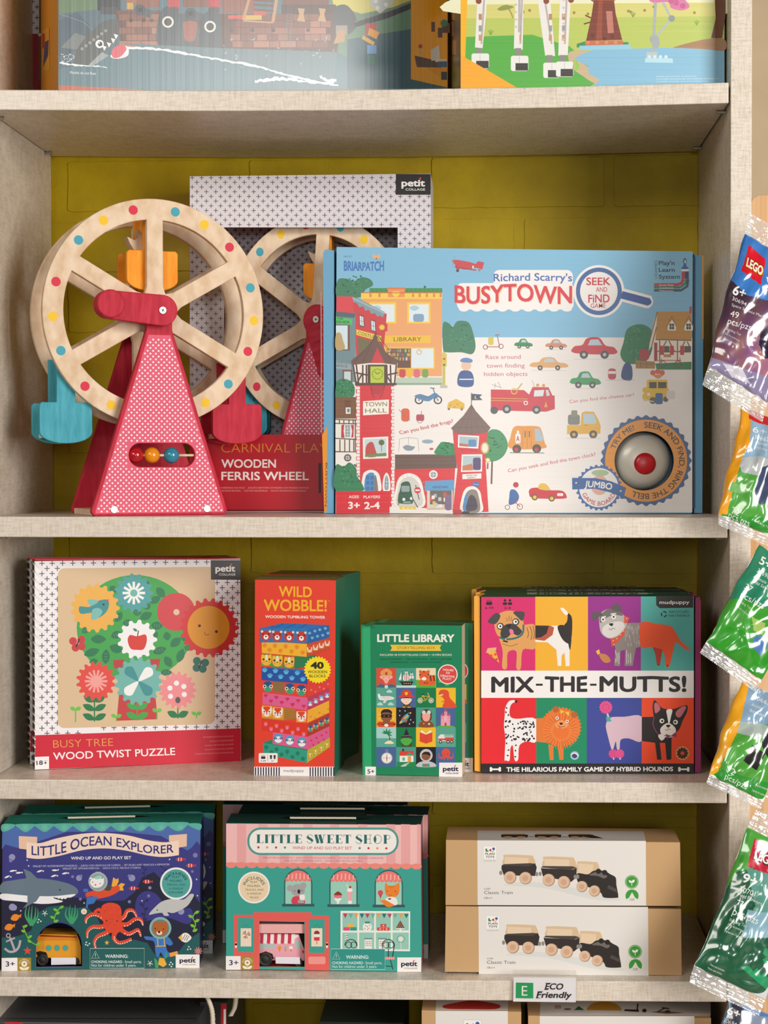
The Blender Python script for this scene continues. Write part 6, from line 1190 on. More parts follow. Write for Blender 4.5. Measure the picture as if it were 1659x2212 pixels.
# ================================================================ fourth shelf
def wheelset(name, c, r, wd, parent_o, mat):
    w = MB(); vs = []; n = 28
    prf = [(0, -.5), (.35, -.5), (.45, -.42), (.72, -.42), (.8, -.5), (.96, -.45), (1, -.3), (1, .3), (.96, .45), (0, .5)]
    for q, y in prf:
        for i in range(n): a = 2 * pi * i / n; vs.append(V(c) + V((r * q * cos(a), wd * y, r * q * sin(a))))
    w.mesh(vs, [(j * n + i, j * n + (i + 1) % n, (j + 1) * n + (i + 1) % n, (j + 1) * n + i) for j in range(len(prf) - 1) for i in range(n)], (1, 1, 1))
    o = w.build(name, mat, smooth=True); o.parent = parent_o; bevel(o, .0002); return o
TYRE = node_mat('black_rubber', '#26241F', rough=.5)
def toy_vehicle(B, name, outline, col, artfn, wheels, depth_in, label, cat, paint):
    """small wind-up vehicle standing inside the window of a play-set box; outline in photo pixels"""
    n = B.n; o0 = B.o - n * depth_in; pts = [hitp(x, y, o0, n) for x, y in outline]; zb = min(p.z for p in pts); th = .034
    w = MB(); m = len(pts); d = -n * th
    w.mesh(pts + [p + d for p in pts], [tuple(range(m)), tuple(range(2 * m - 1, m - 1, -1))] + [(i, i + m, (i + 1) % m + m, (i + 1) % m) for i in range(m)], lin(col))
    A = Art(w, o0, n, 0, 0, 1); artfn(A); c = sum(pts, V((0, 0, 0))) / m + d / 2; c.z = B.o.z + .0012
    o = w.build(name, paint, loc=c, label=label, cat=cat)
    for (x, y, r) in wheels:
        p = hitp(x, y, o0 + n * .002, n); q = hitp(x + r, y, o0 + n * .002, n); R_ = (q - p).length
        p.z = B.o.z + R_ + .0016
        for k in (0, 1):
            wh = wheelset('wheel', p + d * (.06 + .88 * k), R_, .007, o, TYRE); wh.matrix_parent_inverse = o.matrix_basis.inverted()
    return o
VPAINT = node_mat('toy_enamel', rough=.3, attr=True, coat=.3)
def ocean_box():
    s_ = 3.4563; x0, y0 = 0, 1710; C = lambda x, y: (x0 + x / s_, y0 + y / s_)
    arch = [C(*p) for p in [(612, 1308), (268, 1312), (270, 1150)] + [(440 - 170 * cos(t), 1150 - 170 * sin(t)) for t in [pi * i / 16 for i in range(1, 16)]] + [(611, 1150)]]
    B = Box(4, (5.5, 1782), (433, 1778.5), (431, 2090.5), (3.5, 2097.5), .062, cols=['#3B3B82', '#20224A', '#2A2C5A', '#2A2C5A', '#1F7A66', '#2E2E70'], holes=[arch])
    A = B.art(x0, y0, s_); R = A.rect
    hole = lambda x, y: 268 < x < 612 and y > 980 - 0
    # dark sea floor: left block, right block and strip over the arch
    A.poly([(12, 820), (190, 800), (560, 790), (760, 818), (930, 812), (1010, 745), (1060, 640), (1150, 600), (1230, 680), (1350, 830), (1440, 760), (1492, 830), (1490, 1000), (1490, 1318), (614, 1326), (614, 1309), (614, 1150), (600, 1080), (560, 1020), (500, 980), (440, 970), (380, 980), (320, 1016), (280, 1078), (266, 1150), (266, 1313), (614, 1311), (614, 1326), (12, 1340)], '#22243C')
    # purple hills
    A.sm([(1010, 900), (1020, 800), (1080, 745), (1160, 760), (1230, 840), (1330, 880), (1420, 870), (1440, 930), (1400, 990), (1250, 940), (1130, 960), (1040, 960)], '#3D3A86', 4)
    # green front ground, in two pieces around the opening
    A.poly([(12, 1090), (130, 1080), (230, 1040), (290, 900), (360, 860), (450, 850), (560, 870), (650, 860), (720, 930), (760, 1010), (860, 1120), (1000, 1105), (1100, 1130), (1150, 1210), (1240, 1240), (1330, 1200), (1400, 1110), (1490, 1050), (1490, 1318), (614, 1326), (614, 1309), (614, 1150), (600, 1080), (560, 1020), (500, 980), (440, 970), (380, 980), (320, 1016), (280, 1078), (266, 1150), (266, 1313), (614, 1311), (614, 1326), (12, 1340)], '#1F5A5C')
    # water surface scallops
    A.poly([(18, 262), (1498, 240), (1494, 400), (1470, 370), (1430, 420), (1400, 440), (1200, 330), (900, 300), (500, 300), (200, 400), (130, 420), (60, 400), (40, 395), (14, 430)], '#4C6CAE')
    for i in range(11): A.sm([(18 + i * 142 - 40, 245 - i * 1.5), (18 + i * 142 + 106, 243 - i * 1.5), (18 + i * 142 + 92, 262), (18 + i * 142 + 33, 304 - i), (18 + i * 142 - 26, 268)] if 0 < i < 10 else ([(16, 245), (110, 245), (90, 275), (18, 300)] if i == 0 else [(1400, 240), (1498, 240), (1496, 285), (1450, 275)]), '#58AEA0', 4)
    for i in range(10): A.rays(45 + i * 145, 268, 4, 30, 12, 1.8, '#8CCFC0')
    # ribbon title
    A.poly([(140, 332), (278, 338), (276, 400), (198, 432), (142, 425)], '#E9C2A8'); A.poly([(1262, 326), (1396, 316), (1394, 408), (1336, 418), (1262, 372)], '#E9C2A8')
    top = [(198, 378)]; 
    rib = lambda u: 150 * 0 + (376 - 62 * sin(pi * max(0, min(1, (u - .05) / .9))) ** 1 * 1.0 + (8 if u < .1 or u > .9 else 0))
    tp = spline([(198, 378), (300, 384), (420, 350), (600, 316), (770, 308), (950, 326), (1120, 366), (1240, 378), (1336, 362)], 4, False)
    bt = spline([(198, 494), (300, 502), (440, 480), (620, 436), (780, 424), (940, 440), (1100, 476), (1220, 488), (1336, 474)], 4, False)
    A.put([[tp[i], tp[i + 1], bt[i + 1], bt[i]] for i in range(len(tp) - 1)], '#F4D9C6')
    def tfn(u, v):
        x = 236 + 1060 * u; k = (x - 198) / (1336 - 198) * (len(tp) - 1); i = min(int(k), len(tp) - 2); f = k - i
        yt = tp[i][1] * (1 - f) + tp[i + 1][1] * f; yb = bt[i][1] * (1 - f) + bt[i + 1][1] * f; return (x, yb - 24 - (yb - yt - 48) * v)
    A.textf('LITTLE OCEAN EXPLORER', tfn, '#2C2C78', .012)
    A.text('WIND UP AND GO PLAY SET', 530, 508, 980, 504, 22, '#F0ECEE', .02)
    A.text('SPIELSET MIT AUFZIEHBAREM FAHRZEUG  -  JUEGO CON VEHICULO DE CUERDA  -  SET DE JEU AVEC VEHICULE A REMONTER', 246, 564, 1266, 550, 13, '#C9C9E0'); A.text('SPEELSET MET OPWINDVOERTUIG  -  GIOCA CON IL VEICOLO A CARICA', 468, 582, 1052, 574, 13, '#C9C9E0')
    # bubbles
    for x, y, r in ((90, 490, 24), (80, 515, 13), (590, 645, 22), (604, 630, 11), (985, 645, 25), (965, 630, 12), (1352, 895, 24), (1335, 885, 12), (1458, 475, 18), (600, 802, 11), (966, 822, 12), (1436, 596, 10), (1110, 778, 11), (542, 635, 11), (105, 866, 22), (92, 862, 26)): A.ci(x, y, r, '#7C7AB0' if y < 1000 and r < 20 else '#9492BE', n=18)
    A.dots([(203, 512), (214, 555), (1266, 506), (1468, 655), (1474, 777), (1060, 815), (628, 832), (155, 890)], 6, '#C9C9E0', 8); A.ci(1119, 718, 12, '#8A8E9A')
    for x, y, a in ((96, 594, -.2), (142, 607, -.1), (58, 640, -.4), (300, 597, -.3), (412, 587, 0), (406, 632, -.3), (488, 612, -.2)): A.leaf(x - 26, y + 26 * -sin(a) * .5, 46, 13, a, '#EFEDEE'); A.poly([(x + 14, y - 3), (x + 28, y - 10), (x + 26, y + 4)], '#EFEDEE')
    for x, y in ((1345, 506), (1422, 552), (1100, 672), (995, 722)): A.leaf(x - 34, y, 66, 30, 0, '#C83A3C'); A.poly([(x + 24, y), (x + 42, y - 10), (x + 40, y + 10)], '#C83A3C'); A.segs([(x - 12, y - 13, x - 12, y + 13), (x + 8, y - 12, x + 8, y + 12)], 5, '#F0ECE8')
    # shark
    A.sm([(14, 682), (100, 662), (180, 650), (290, 648), (400, 660), (520, 690), (580, 732), (560, 770), (400, 778), (250, 775), (14, 762)], '#697A8A', 5); A.poly([(175, 575), (230, 600), (270, 640), (300, 662), (180, 662), (196, 640)], '#697A8A')
    A.sm([(14, 762), (200, 776), (400, 780), (560, 765), (530, 790), (480, 805), (440, 800), (400, 790), (410, 800), (470, 818), (420, 832), (300, 838), (150, 820), (14, 805)], '#F0F0F2', 4); A.poly([(205, 765), (300, 775), (270, 820), (170, 872), (205, 830)], '#697A8A'); A.ci(447, 734, 6, '#1E2430', n=10)
    A.poly([(402, 786), (415, 800), (425, 790), (438, 806), (450, 794), (462, 808), (475, 796), (490, 806), (500, 792), (530, 790), (450, 812)], '#22243C')
    # diver cat
    A.poly([(845, 640), (868, 655), (884, 646), (886, 672), (866, 712), (832, 708)], '#F0B03C'); A.poly([(905, 682), (934, 690), (916, 712), (924, 738), (880, 738), (866, 712)], '#F0B03C'); A.sm([(640, 760), (720, 735), (800, 728), (880, 700), (890, 740), (820, 780), (730, 800), (720, 790)], '#E0502E', 4); A.line([(700, 760), (640, 775)], 28, '#E0502E'); A.rr(622, 725, 658, 750, 6, '#3E74BC'); A.line([(655, 790), (648, 868)], 14, '#3E74BC'); A.poly([(660, 785), (735, 782), (700, 835), (650, 845)], '#3E74BC'); A.rr(780, 695, 830, 740, 18, '#4A4A40')
    A.ci(732, 672, 72, '#A9B6B6', n=32); A.rr(712, 598, 755, 615, 8, '#A9B6B6'); A.ci(730, 675, 62, '#8FA4A8', n=28); A.poly([(665, 650), (680, 640), (700, 655)], '#F2EEEE'); A.poly([(778, 640), (762, 655), (774, 672)], '#F2EEEE'); A.sm([(672, 680), (690, 650), (730, 642), (768, 655), (776, 680), (750, 712), (700, 715)], '#F2EEEE', 4); A.sm([(705, 640), (750, 625), (760, 645), (720, 655)], '#9ED0C4', 3); A.dots([(692, 676), (748, 686)], 4, '#2A2A30', 8); A.ci(713, 696, 7, '#D86A7A', n=8)
    # octopus
    A.sm([(765, 905), (758, 860), (790, 835), (840, 830), (890, 850), (908, 900), (900, 960), (920, 1010), (870, 1060), (800, 1040), (775, 1000)], '#E24A30', 5)
    arms = [[(790, 960), (730, 920), (680, 918), (645, 945), (640, 970)], [(800, 1000), (740, 1010), (690, 1010), (655, 1040), (650, 1080)], [(830, 1030), (780, 1060), (730, 1080), (705, 1120), (712, 1160)], [(860, 1050), (850, 1090), (880, 1125), (930, 1120), (975, 1100)], [(890, 1020), (950, 1060), (990, 1050), (1030, 1030), (1048, 1068)], [(890, 990), (950, 990), (1010, 950), (1050, 955), (1064, 985)], [(890, 960), (930, 930), (950, 890), (990, 885), (1015, 920)], [(780, 940), (760, 900), (740, 880), (710, 895)]]
    for L in arms: A.curve(L, 36, '#E24A30', w2=18); A.ci(L[-1][0], L[-1][1], 9, '#E24A30')
    for L in arms[:7]: q = spline(L, 3, False); A.dots([(x + 3, y + 10) for x, y in q[2:]], 5, '#F2DCC0', 8)
    random.seed(8); A.dots([(random.uniform(780, 890), random.uniform(850, 1000)) for _ in range(40)], 3, '#B8361E', 6); A.dots([(795, 965), (875, 965)], 5, '#22181C', 8)
    # dolphin
    A.sm([(1112, 918), (1150, 870), (1210, 820), (1290, 800), (1370, 805), (1420, 765), (1448, 770), (1430, 810), (1390, 860), (1300, 905), (1250, 900), (1262, 925), (1225, 925), (1210, 905), (1160, 910)], '#C3C4C2', 4); A.ci(1174, 884, 5, '#2A2A30', n=8)
    # bear diver
    A.sm([(1080, 1080), (1150, 1085), (1240, 1075), (1290, 1130), (1270, 1150), (1240, 1140), (1250, 1190), (1280, 1220), (1230, 1240), (1200, 1200), (1180, 1240), (1160, 1200), (1150, 1120), (1090, 1105)], '#3E78C0', 4); A.segs([(1175, 1085, 1180, 1150), (1225, 1085, 1228, 1150), (1165, 1155, 1240, 1152)], 6, '#EDB83C'); A.poly([(1190, 1240), (1225, 1245), (1245, 1290), (1220, 1310), (1180, 1290)], '#F0B03C'); A.poly([(1265, 1205), (1325, 1190), (1330, 1220), (1270, 1235)], '#F0A040')
    A.ci(1197, 1018, 82, '#8FB4AE', n=32); A.rr(1172, 940, 1222, 960, 8, '#8FB4AE'); A.ci(1197, 1020, 66, '#64857F', n=28); A.dots([(1158, 985), (1235, 985)], 16, '#B8622C', 14); A.sm([(1142, 1015), (1158, 985), (1197, 974), (1238, 985), (1252, 1020), (1235, 1060), (1197, 1075), (1158, 1060)], '#B8622C', 4); A.ci(1190, 1055, 22, '#EFD8C0', ry=15); A.ci(1188, 1048, 9, '#1E1A1C'); A.dots([(1160, 1022), (1220, 1026)], 5, '#1E1A1C', 8)
    # plants
    for bx, by, L, c in ((235, 1000, [(-50, -150, -.5), (-25, -145, -.3), (0, -150, 0), (30, -140, .2), (50, -130, .4)], '#3F9E6A'), (535, 985, [(-50, -120, -.4), (-20, -140, -.2), (0, -120, 0), (25, -140, .2), (45, -110, .4)], '#3F9E6A')):
        for dx, dy, a in L: A.curve([(bx, by), (bx + dx * .9, by + dy * .5), (bx + dx * .8 + 6, by + dy)], 22, c, w2=2)
    def kelp(pts, c, k=1.0):
        A.curve(pts, 7 * k, c); q = spline(pts, 3, False)
        for i, (x, y) in enumerate(q[::2]): A.leaf(x, y, 36 * k, 20 * k, (-.5, 3.6)[i % 2], c)
    kelp([(405, 975), (410, 930), (430, 890), (450, 865)], '#78BE3C'); kelp([(270, 1145), (220, 1110), (190, 1050), (170, 1000)], '#78BE3C'); kelp([(1440, 1045), (1460, 990), (1440, 940), (1460, 900)], '#78BE3C', 1.1); kelp([(1070, 960), (1085, 900), (1070, 850), (1090, 810)], '#2A2C4E', .9); kelp([(1075, 640), (1080, 600), (1070, 565)], '#2A2C5E', .7); kelp([(1210, 640), (1230, 600), (1215, 565)], '#2A2C5E', .7)
    A.poly([(1150, 1240), (1175, 1260), (1185, 1316), (1160, 1318)], '#3F9E6A'); A.poly([(1240, 1190), (1250, 1230), (1225, 1260)], '#3F9E6A')
    for x, y in ((118, 938), (72, 1010)): A.leaf(x - 38, y + 14, 72, 50, -.35, '#E8892C'); A.poly([(x + 24, y - 14), (x + 42, y - 26), (x + 36, y + 8)], '#E8892C')
    A.leaf(1340, 1090, 90, 72, 0, '#F2EDE6'); A.poly([(1330, 1090), (1358, 1065), (1358, 1118)], '#EDB03C'); A.segs([(1375, 1112, 1400, 1070), (1390, 1115, 1412, 1078), (1362, 1105, 1385, 1065)], 4, '#3A3A3A')
    A.line([(75, 1090), (112, 1190)], 16, '#B9A8B4'); A.ring(62, 1074, 14, 7, '#B9A8B4'); A.line([(45, 1120), (112, 1092)], 12, '#B9A8B4'); A.curve([(35, 1170), (70, 1195), (112, 1190), (140, 1160), (152, 1110)], 17, '#B9A8B4')
    for x, y, r, c in ((205, 1188, 34, '#DE4A38'), (798, 1128, 20, '#EDB03C')): A.poly([(x + (r if i % 2 else r * .42) * cos(pi * i / 5 + .3), y + (r if i % 2 else r * .42) * sin(pi * i / 5 + .3)) for i in range(10)], c)
    A.rays(335, 908, 0, 22, 5, 4, '#F0E8D8', .3); A.rays(1120, 1282, 0, 22, 5, 4, '#F0E8D8', .3); A.ci(627, 895, 22, '#F2D8C0'); A.ci(627, 897, 6, '#E8907A'); A.rays(1480, 1190, 4, 30, 9, 7, '#D88A80')
    A.dots([(290, 955), (283, 975), (305, 968), (645, 1125), (655, 1148), (640, 1142), (668, 1135), (1410, 1158), (1422, 1175), (1402, 1178), (1275, 1275), (1266, 1292), (1288, 1288), (1280, 1306)], 6, '#D8E4DC', 8)
    A.ci(1315, 686, 120, '#F2EFEF', n=40); A.ci(1315, 686, 106, '#4FA39C', n=40)
    A.arctext('INCLUDES', 1315, 690, 72, 202, 338, 20, '#1E4A50', .02)
    for i, (t, x, x2) in enumerate((('PLAY', 1288, 1340), ('FIGURES,', 1268, 1362), ('TRACKS, AND', 1246, 1384), ('A WINDUP', 1262, 1368), ('EXPLORER', 1260, 1368))): A.text(t, x, 644 + 29 * i, x2, 644 + 29 * i, 15, '#1E4A50')
    warn(A, 672, 1170, 1078, 1318, '#24605E')
    A.poly([(12, 1242), (130, 1240), (130, 1338), (12, 1341)], '#F3F0EF'); A.text('3+', 42, 1306, 112, 1304, 38, '#2A2058', .012); ecopatch(A, 131, 1240, 232, 1337)
    logo_pc(A, 1312, 1216, 1490, 1316, '#F3F0EF', '#2E2442', sub='#B89A6A')
    return B
def top_handle(B, o, gable_h, back, col, ropecol, pts):
    """sloping roof panel with a punched slot and a twisted cord along it"""
def cord(o, a, b, sag, mat, name='handle_cord'):
    w = MB(); n = 46; vs = []; k = 6
    for i in range(n + 1):
        t = i / n; p = V(a).lerp(V(b), t) + V((0, 0, -sag * 4 * t * (1 - t)))
        for j in range(k): an = 2 * pi * j / k + t * 60; r = .0013 * (1 + .25 * (j % 2)); vs.append(p + V((0, r * cos(an), r * sin(an))))
    w.mesh(vs, [(i * k + j, i * k + (j + 1) % k, (i + 1) * k + (j + 1) % k, (i + 1) * k + j) for i in range(n) for j in range(k)], (1, 1, 1))
    c = w.build(name, mat, smooth=True); c.parent = o; c.matrix_parent_inverse = o.matrix_basis.inverted(); return c
ROPE = node_mat('cotton_cord', '#D9CDB6', rough=.8)
def gable(B, o, topL, topR, col, slot, back=.026):
    """roof of the carry box: slopes back and up from the top edge of the front"""
    n = B.n; oo = B.o - n * back; tl = hitp(*topL, oo, n); tr = hitp(*topR, oo, n); tl.z = tr.z = (tl.z + tr.z) / 2
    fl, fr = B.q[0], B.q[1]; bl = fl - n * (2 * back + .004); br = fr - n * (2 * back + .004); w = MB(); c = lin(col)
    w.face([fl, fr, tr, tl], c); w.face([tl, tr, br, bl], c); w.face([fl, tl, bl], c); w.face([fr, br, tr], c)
    e = V((0, 0, .0002)) + n * .0002; nn = (fr - fl).cross(tl - fl).normalized() * -1
    nn = nn if nn.y < 0 else -nn
    # slot: flat dark patch, the shade inside it put into the colour
    A = Art(w, fl, nn, 0, 0, 1)
    xs, ys, xe, ye, hh = slot; A.put([[(xs, ys), (xs + (xe - xs) * .12, ys - hh), (xs + (xe - xs) * .5, ys - hh * 1.25 + (ye - ys) * .5), (xe - (xe - xs) * .12, ye - hh), (xe, ye), (xe - (xe - xs) * .12, ye + hh), (xs + (xe - xs) * .5, ys + hh * 1.25 + (ye - ys) * .5), (xs + (xe - xs) * .12, ys + hh)]], '#101414')
    g = w.build('gable_lid', CARD, loc=(fl + fr) / 2); g.parent = o; g.matrix_parent_inverse = o.matrix_basis.inverted()
    a = hitp(xs + (xe - xs) * .12, ys - hh * .2, fl + nn * .003, nn); b = hitp(xs + (xe - xs) * .82, ye - hh * .6 + (ys - ye) * .18, fl + nn * .003, nn); cord(g, a, b, 0.0, ROPE).matrix_parent_inverse = (o.matrix_basis @ Matrix.Identity(4)).inverted() if False else (Matrix.Translation((fl + fr) / 2)).inverted()
    return g
_B = ocean_box(); _s = 3.4563
_o = _B.build('play_set_box', label='dark blue undersea play set box with yellow vehicle in its arch, front left', cat='play set box')
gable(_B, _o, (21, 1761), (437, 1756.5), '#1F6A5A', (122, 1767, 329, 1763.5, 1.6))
_c2 = behind(_B, _o, .008, .0125, .0, label='second undersea play set box right behind the front one, teal lid showing')
_K = lambda x, y: (x / _s, 1710 + y / _s)
def _sub(A):
    A.crop(0, 1710, _s); A.poly([(270, 1100), (300, 1063), (575, 1070), (590, 1102), (590, 1112), (268, 1112)], '#DE8A22'); A.poly([(300, 1068), (410, 1075), (575, 1082), (575, 1090), (295, 1082)], '#8A2A14')
    A.dots([(363, 1168), (425, 1167), (488, 1167)], 25, '#D8891E', 20); A.dots([(363, 1168), (425, 1167), (488, 1167)], 21, '#4FA89A', 20)
    for x in (318, 328, 530, 540): A.dots([(x, 1112 + 14 * i) for i in range(9)], 2.6, '#A86418', 6)
    A.poly([(262, 1200), (300, 1190), (345, 1200), (365, 1250), (300, 1250)], '#1A1816')
toy_vehicle(_B, 'toy_submersible', [_K(*p) for p in ((268, 1150), (285, 1105), (305, 1066), (572, 1070), (592, 1108), (604, 1160), (604, 1288), (580, 1290), (572, 1242), (300, 1242), (268, 1236))], '#E9A02E', _sub, [(0 + 318 / _s, 1710 + 1258 / _s, 44 / _s), (0 + 560 / _s, 1710 + 1268 / _s, 30 / _s)], .012, 'small yellow toy vehicle with three round teal portholes, inside the undersea box arch', 'toy vehicle', VPAINT)
w = MB(); q = [hitp(*_K(x, y), _B.o - _B.n * .008, _B.n) for x, y in ((382, 1240), (566, 1240), (566, 1290), (382, 1294))]; w.hexa(q, -_B.n * .0015, [lin('#E9E6EE')] * 6)
_t = w.build('paper_tab', CARD, loc=q[3]); _v = bpy.data.objects['toy_submersible']; _t.parent = _v; _t.matrix_parent_inverse = _v.matrix_basis.inverted()

def sweet_box():
    s_ = 3.4563; x0, y0 = 470, 1710; C = lambda x, y: (x0 + x / s_, y0 + y / s_)
    door = [C(*p) for p in ((312, 968), (648, 974), (650, 1310), (312, 1308))]
    B = Box(4, (488.7, 1779), (908.5, 1781.5), (911, 2100), (488.5, 2096), .058, cols=['#3BA293', '#1E6A60', '#2A7A6E', '#A8706E', '#173C38', '#D8504A'], holes=[door])
    A = B.art(x0, y0, s_); R = A.rect
    A.poly([(64, 240), (1518, 248), (1518, 552), (64, 540)], '#F0BCBA')
    for x in (145, 305, 465, 1370, 1490, 1260, 1050, 840, 640): A.poly([(x, 243), (min(x + 68, 1516), 245), (min(x + 68, 1516), 550), (x, 545)], '#E8A6A6')
    A.poly([(64, 530), (1518, 544), (1518, 560), (64, 548)], '#EE8A80')
    for i in range(19): A.ci(100 + i * 77, 548 + i * .6, 38, '#EE8A80', ry=22) if i < 19 and 100 + i * 77 + 38 < 1530 else None
    A.rr(222, 268, 1352, 474, 96, '#4E9A92'); A.rr(238, 284, 1336, 458, 80, '#F1ECE6')
    # high-contrast serif capitals: hairlines plus heavy stems
    SER = {'L': ([(.15, .85, .28)], [(0, 0, .9, 0), (0, 1, .5, 1), (.9, 0, .9, .25)]), 'I': ([(.3, .7, 0)], [(.1, 0, .9, 0), (.1, 1, .9, 1)])}
    def serif(t, xa, xb, yb, h, c, slope=0):
        wd = {'I': .45, ' ': .5, 'W': 1.25, 'L': .85, 'T': .85, 'E': .85, 'S': .8, 'H': 1.0, 'O': 1.0, 'P': .85}; tot = sum(wd[k] for k in t); x = xa; sc_ = (xb - xa) / tot
        for ch in t:
            cw = wd[ch] * sc_; g = cw * .86; X_ = lambda u: x + g * u; Y_ = lambda v: yb + (x - xa) * slope - h * v; st = sc_ * .27
            stem = lambda u: A.poly([(X_(u) - st / 2, Y_(0)), (X_(u) - st / 2, Y_(1)), (X_(u) + st / 2, Y_(1)), (X_(u) + st / 2, Y_(0))], c)
            hl = lambda L: A.segs([(X_(a), Y_(b), X_(d), Y_(e)) for a, b, d, e in L], 3.2, c)
            if ch == 'I': stem(.5); hl([(.05, .02, .95, .02), (.05, .98, .95, .98)])
            elif ch == 'L': stem(.32); hl([(.02, .02, .95, .02), (.02, .98, .62, .98), (.95, .0, .95, .25)])
            elif ch == 'T': stem(.5); hl([(0, .98, 1, .98), (.02, 1, .02, .75), (.98, 1, .98, .75), (.25, .02, .75, .02)])
            elif ch == 'E': stem(.3); hl([(0, .98, .95, .98), (0, .02, .95, .02), (.3, .5, .75, .5), (.95, 1, .95, .75), (.95, 0, .95, .25), (.75, .4, .75, .6)])
            elif ch == 'H': stem(.24); hl([(.8, 0, .8, 1), (.24, .5, .8, .5), (.02, .02, .46, .02), (.02, .98, .46, .98), (.62, .02, .98, .02), (.62, .98, .98, .98)])
            elif ch == 'P': stem(.28); hl([(.0, .02, .56, .02), (0, .98, .5, .98)]); A.curve([(X_(.3), Y_(.98)), (X_(.75), Y_(.95)), (X_(.95), Y_(.74)), (X_(.75), Y_(.52)), (X_(.3), Y_(.5))], 3.2, c)
            elif ch == 'O': A.ring(X_(.5), Y_(.5), g * .45, 3.2, c, ry=h * .49); A.leaf(X_(.2), Y_(.08), h * .84, st, -pi / 2, c)
            elif ch == 'S': A.curve([(X_(.9), Y_(.78)), (X_(.7), Y_(.97)), (X_(.3), Y_(.97)), (X_(.1), Y_(.78))], 3.2, c); A.curve([(X_(.12), Y_(.8)), (X_(.3), Y_(.6)), (X_(.7), Y_(.42)), (X_(.88), Y_(.22))], st * .9, c); A.curve([(X_(.9), Y_(.24)), (X_(.7), Y_(.03)), (X_(.3), Y_(.03)), (X_(.06), Y_(.24))], 3.2, c)
            elif ch == 'W': A.line([(X_(.12), Y_(1)), (X_(.34), Y_(0))], st, c); A.line([(X_(.50), Y_(1)), (X_(.72), Y_(0))], st, c); hl([(.34, 0, .5, 1), (.72, 0, .92, 1), (0, .98, .3, .98), (.4, .98, .62, .98), (.8, .98, 1.04, .98)])
            x += cw
    serif('LITTLE', 288, 640, 384, 64, '#2A6A68', .004); serif('SWEET', 664, 1004, 385, 64, '#2A6A68', .004); serif('SHOP', 1030, 1300, 388, 66, '#2A6A68', .004)
    A.text('WIND UP AND GO PLAY SET', 560, 430, 1002, 432, 21, '#CF5262', .006)
    for x, c in ((305, '#D23A50'), (370, '#EE9A50'), (437, '#D23A50'), (503, '#4E9A80'), (1061, '#4E9A80'), (1127, '#D23A50'), (1193, '#EE9A50'), (1260, '#D23A50')): A.ci(x, 416 + (x - 305) * .008, 9, c, n=12)
    A.text('SPIELSET MIT AUFZIEHAUTO  -  JUEGO CON VEHICULO DE CUERDA  -  SET DE JEU AVEC VEHICULE A REMONTER', 338, 499, 1238, 503, 12, '#A8707A'); A.text('SPEELSET MET OPWINDBARE AUTO  -  GIOCA CON IL VEICOLO A CARICA', 498, 522, 1082, 524, 12, '#A8707A')
    A.ci(272, 716, 119, '#F2EEE9', n=40); A.ci(272, 716, 107, '#EBD3B0', n=40); A.arctext('INCLUDES', 272, 722, 68, 200, 340, 22, '#4A6A60', .01)
    for i, (t, x, x2) in enumerate((('PLAY', 248, 298), ('FIGURES,', 224, 320), ('TRACKS, AND', 204, 344), ('A WINDUP', 220, 326), ('TRUCK', 238, 308))): A.text(t, x, 682 + 29 * i, x2, 682 + 29 * i, 15, '#5A6A60')
    # windows
    for xc, yy in ((602, 0), (940, 3), (1278, 6)):
        hw = 106; A.poly([(xc - hw, 840 + yy)] + [(xc - hw * cos(t), 690 + yy - 112 * sin(t)) for t in [pi * i / 20 for i in range(21)]] + [(xc + hw, 840 + yy)], '#2F6266')
        hw = 96; A.poly([(xc - hw, 840 + yy)] + [(xc - hw * cos(t), 690 + yy - 102 * sin(t)) for t in [pi * i / 20 for i in range(21)]] + [(xc + hw, 840 + yy)], '#9CD0BE')
        A.poly([(xc - 96, 655 + yy)] + [(xc - 96 * cos(t), 690 + yy - 102 * sin(t)) for t in [.36 + (pi - .72) * i / 14 for i in range(15)]] + [(xc + 96, 655 + yy)], '#EE7A74')
        for i in range(6): A.ci(xc - 80 + i * 32, 655 + yy, 16, '#EE7A74')
        A.segs([(xc - 72 + 29 * i, 620 + yy - 14 * (1 - abs(i - 2.5) / 2.5), xc - 76 + 30 * i, 655 + yy) for i in range(6)], 11, '#F6B0A6')
        R(xc - 120, 838 + yy, xc + 120, 858 + yy, '#2F5A60')
    # koala
    A.dots([(540, 720), (640, 702)], 24, '#A9A5A6', 18); A.sm([(558, 836), (560, 790), (600, 780), (640, 800), (650, 836)], '#D8405A', 4); A.ci(600, 735, 52, '#A9A5A6', n=28, ry=46); A.ci(607, 746, 11, '#26242A', ry=17); A.dots([(575, 742), (630, 738)], 4, '#26242A', 8); A.line([(600, 820), (645, 822)], 22, '#A9A5A6'); A.rr(612, 768, 652, 810, 14, '#F0EEEA')
    # sundae and shake
    A.sm([(870, 785), (898, 800), (928, 785), (920, 808), (905, 822), (892, 822), (876, 808)], '#E8F2EC', 3); A.poly([(868, 770), (930, 770), (926, 795), (872, 795)], '#E8788A'); A.sm([(870, 772), (885, 752), (900, 745), (918, 755), (928, 772)], '#8A3A2A', 3); A.rr(890, 822, 908, 838, 3, '#E8F2EC')
    A.poly([(966, 745), (1008, 745), (998, 815), (978, 815)], '#F2A8B0'); A.ci(987, 735, 21, '#F4EEEA', ry=14); A.ci(990, 713, 9, '#C8303A'); A.line([(962, 690), (980, 730)], 5, '#F0EEEA'); R(974, 815, 1002, 838, '#E8F2EC')
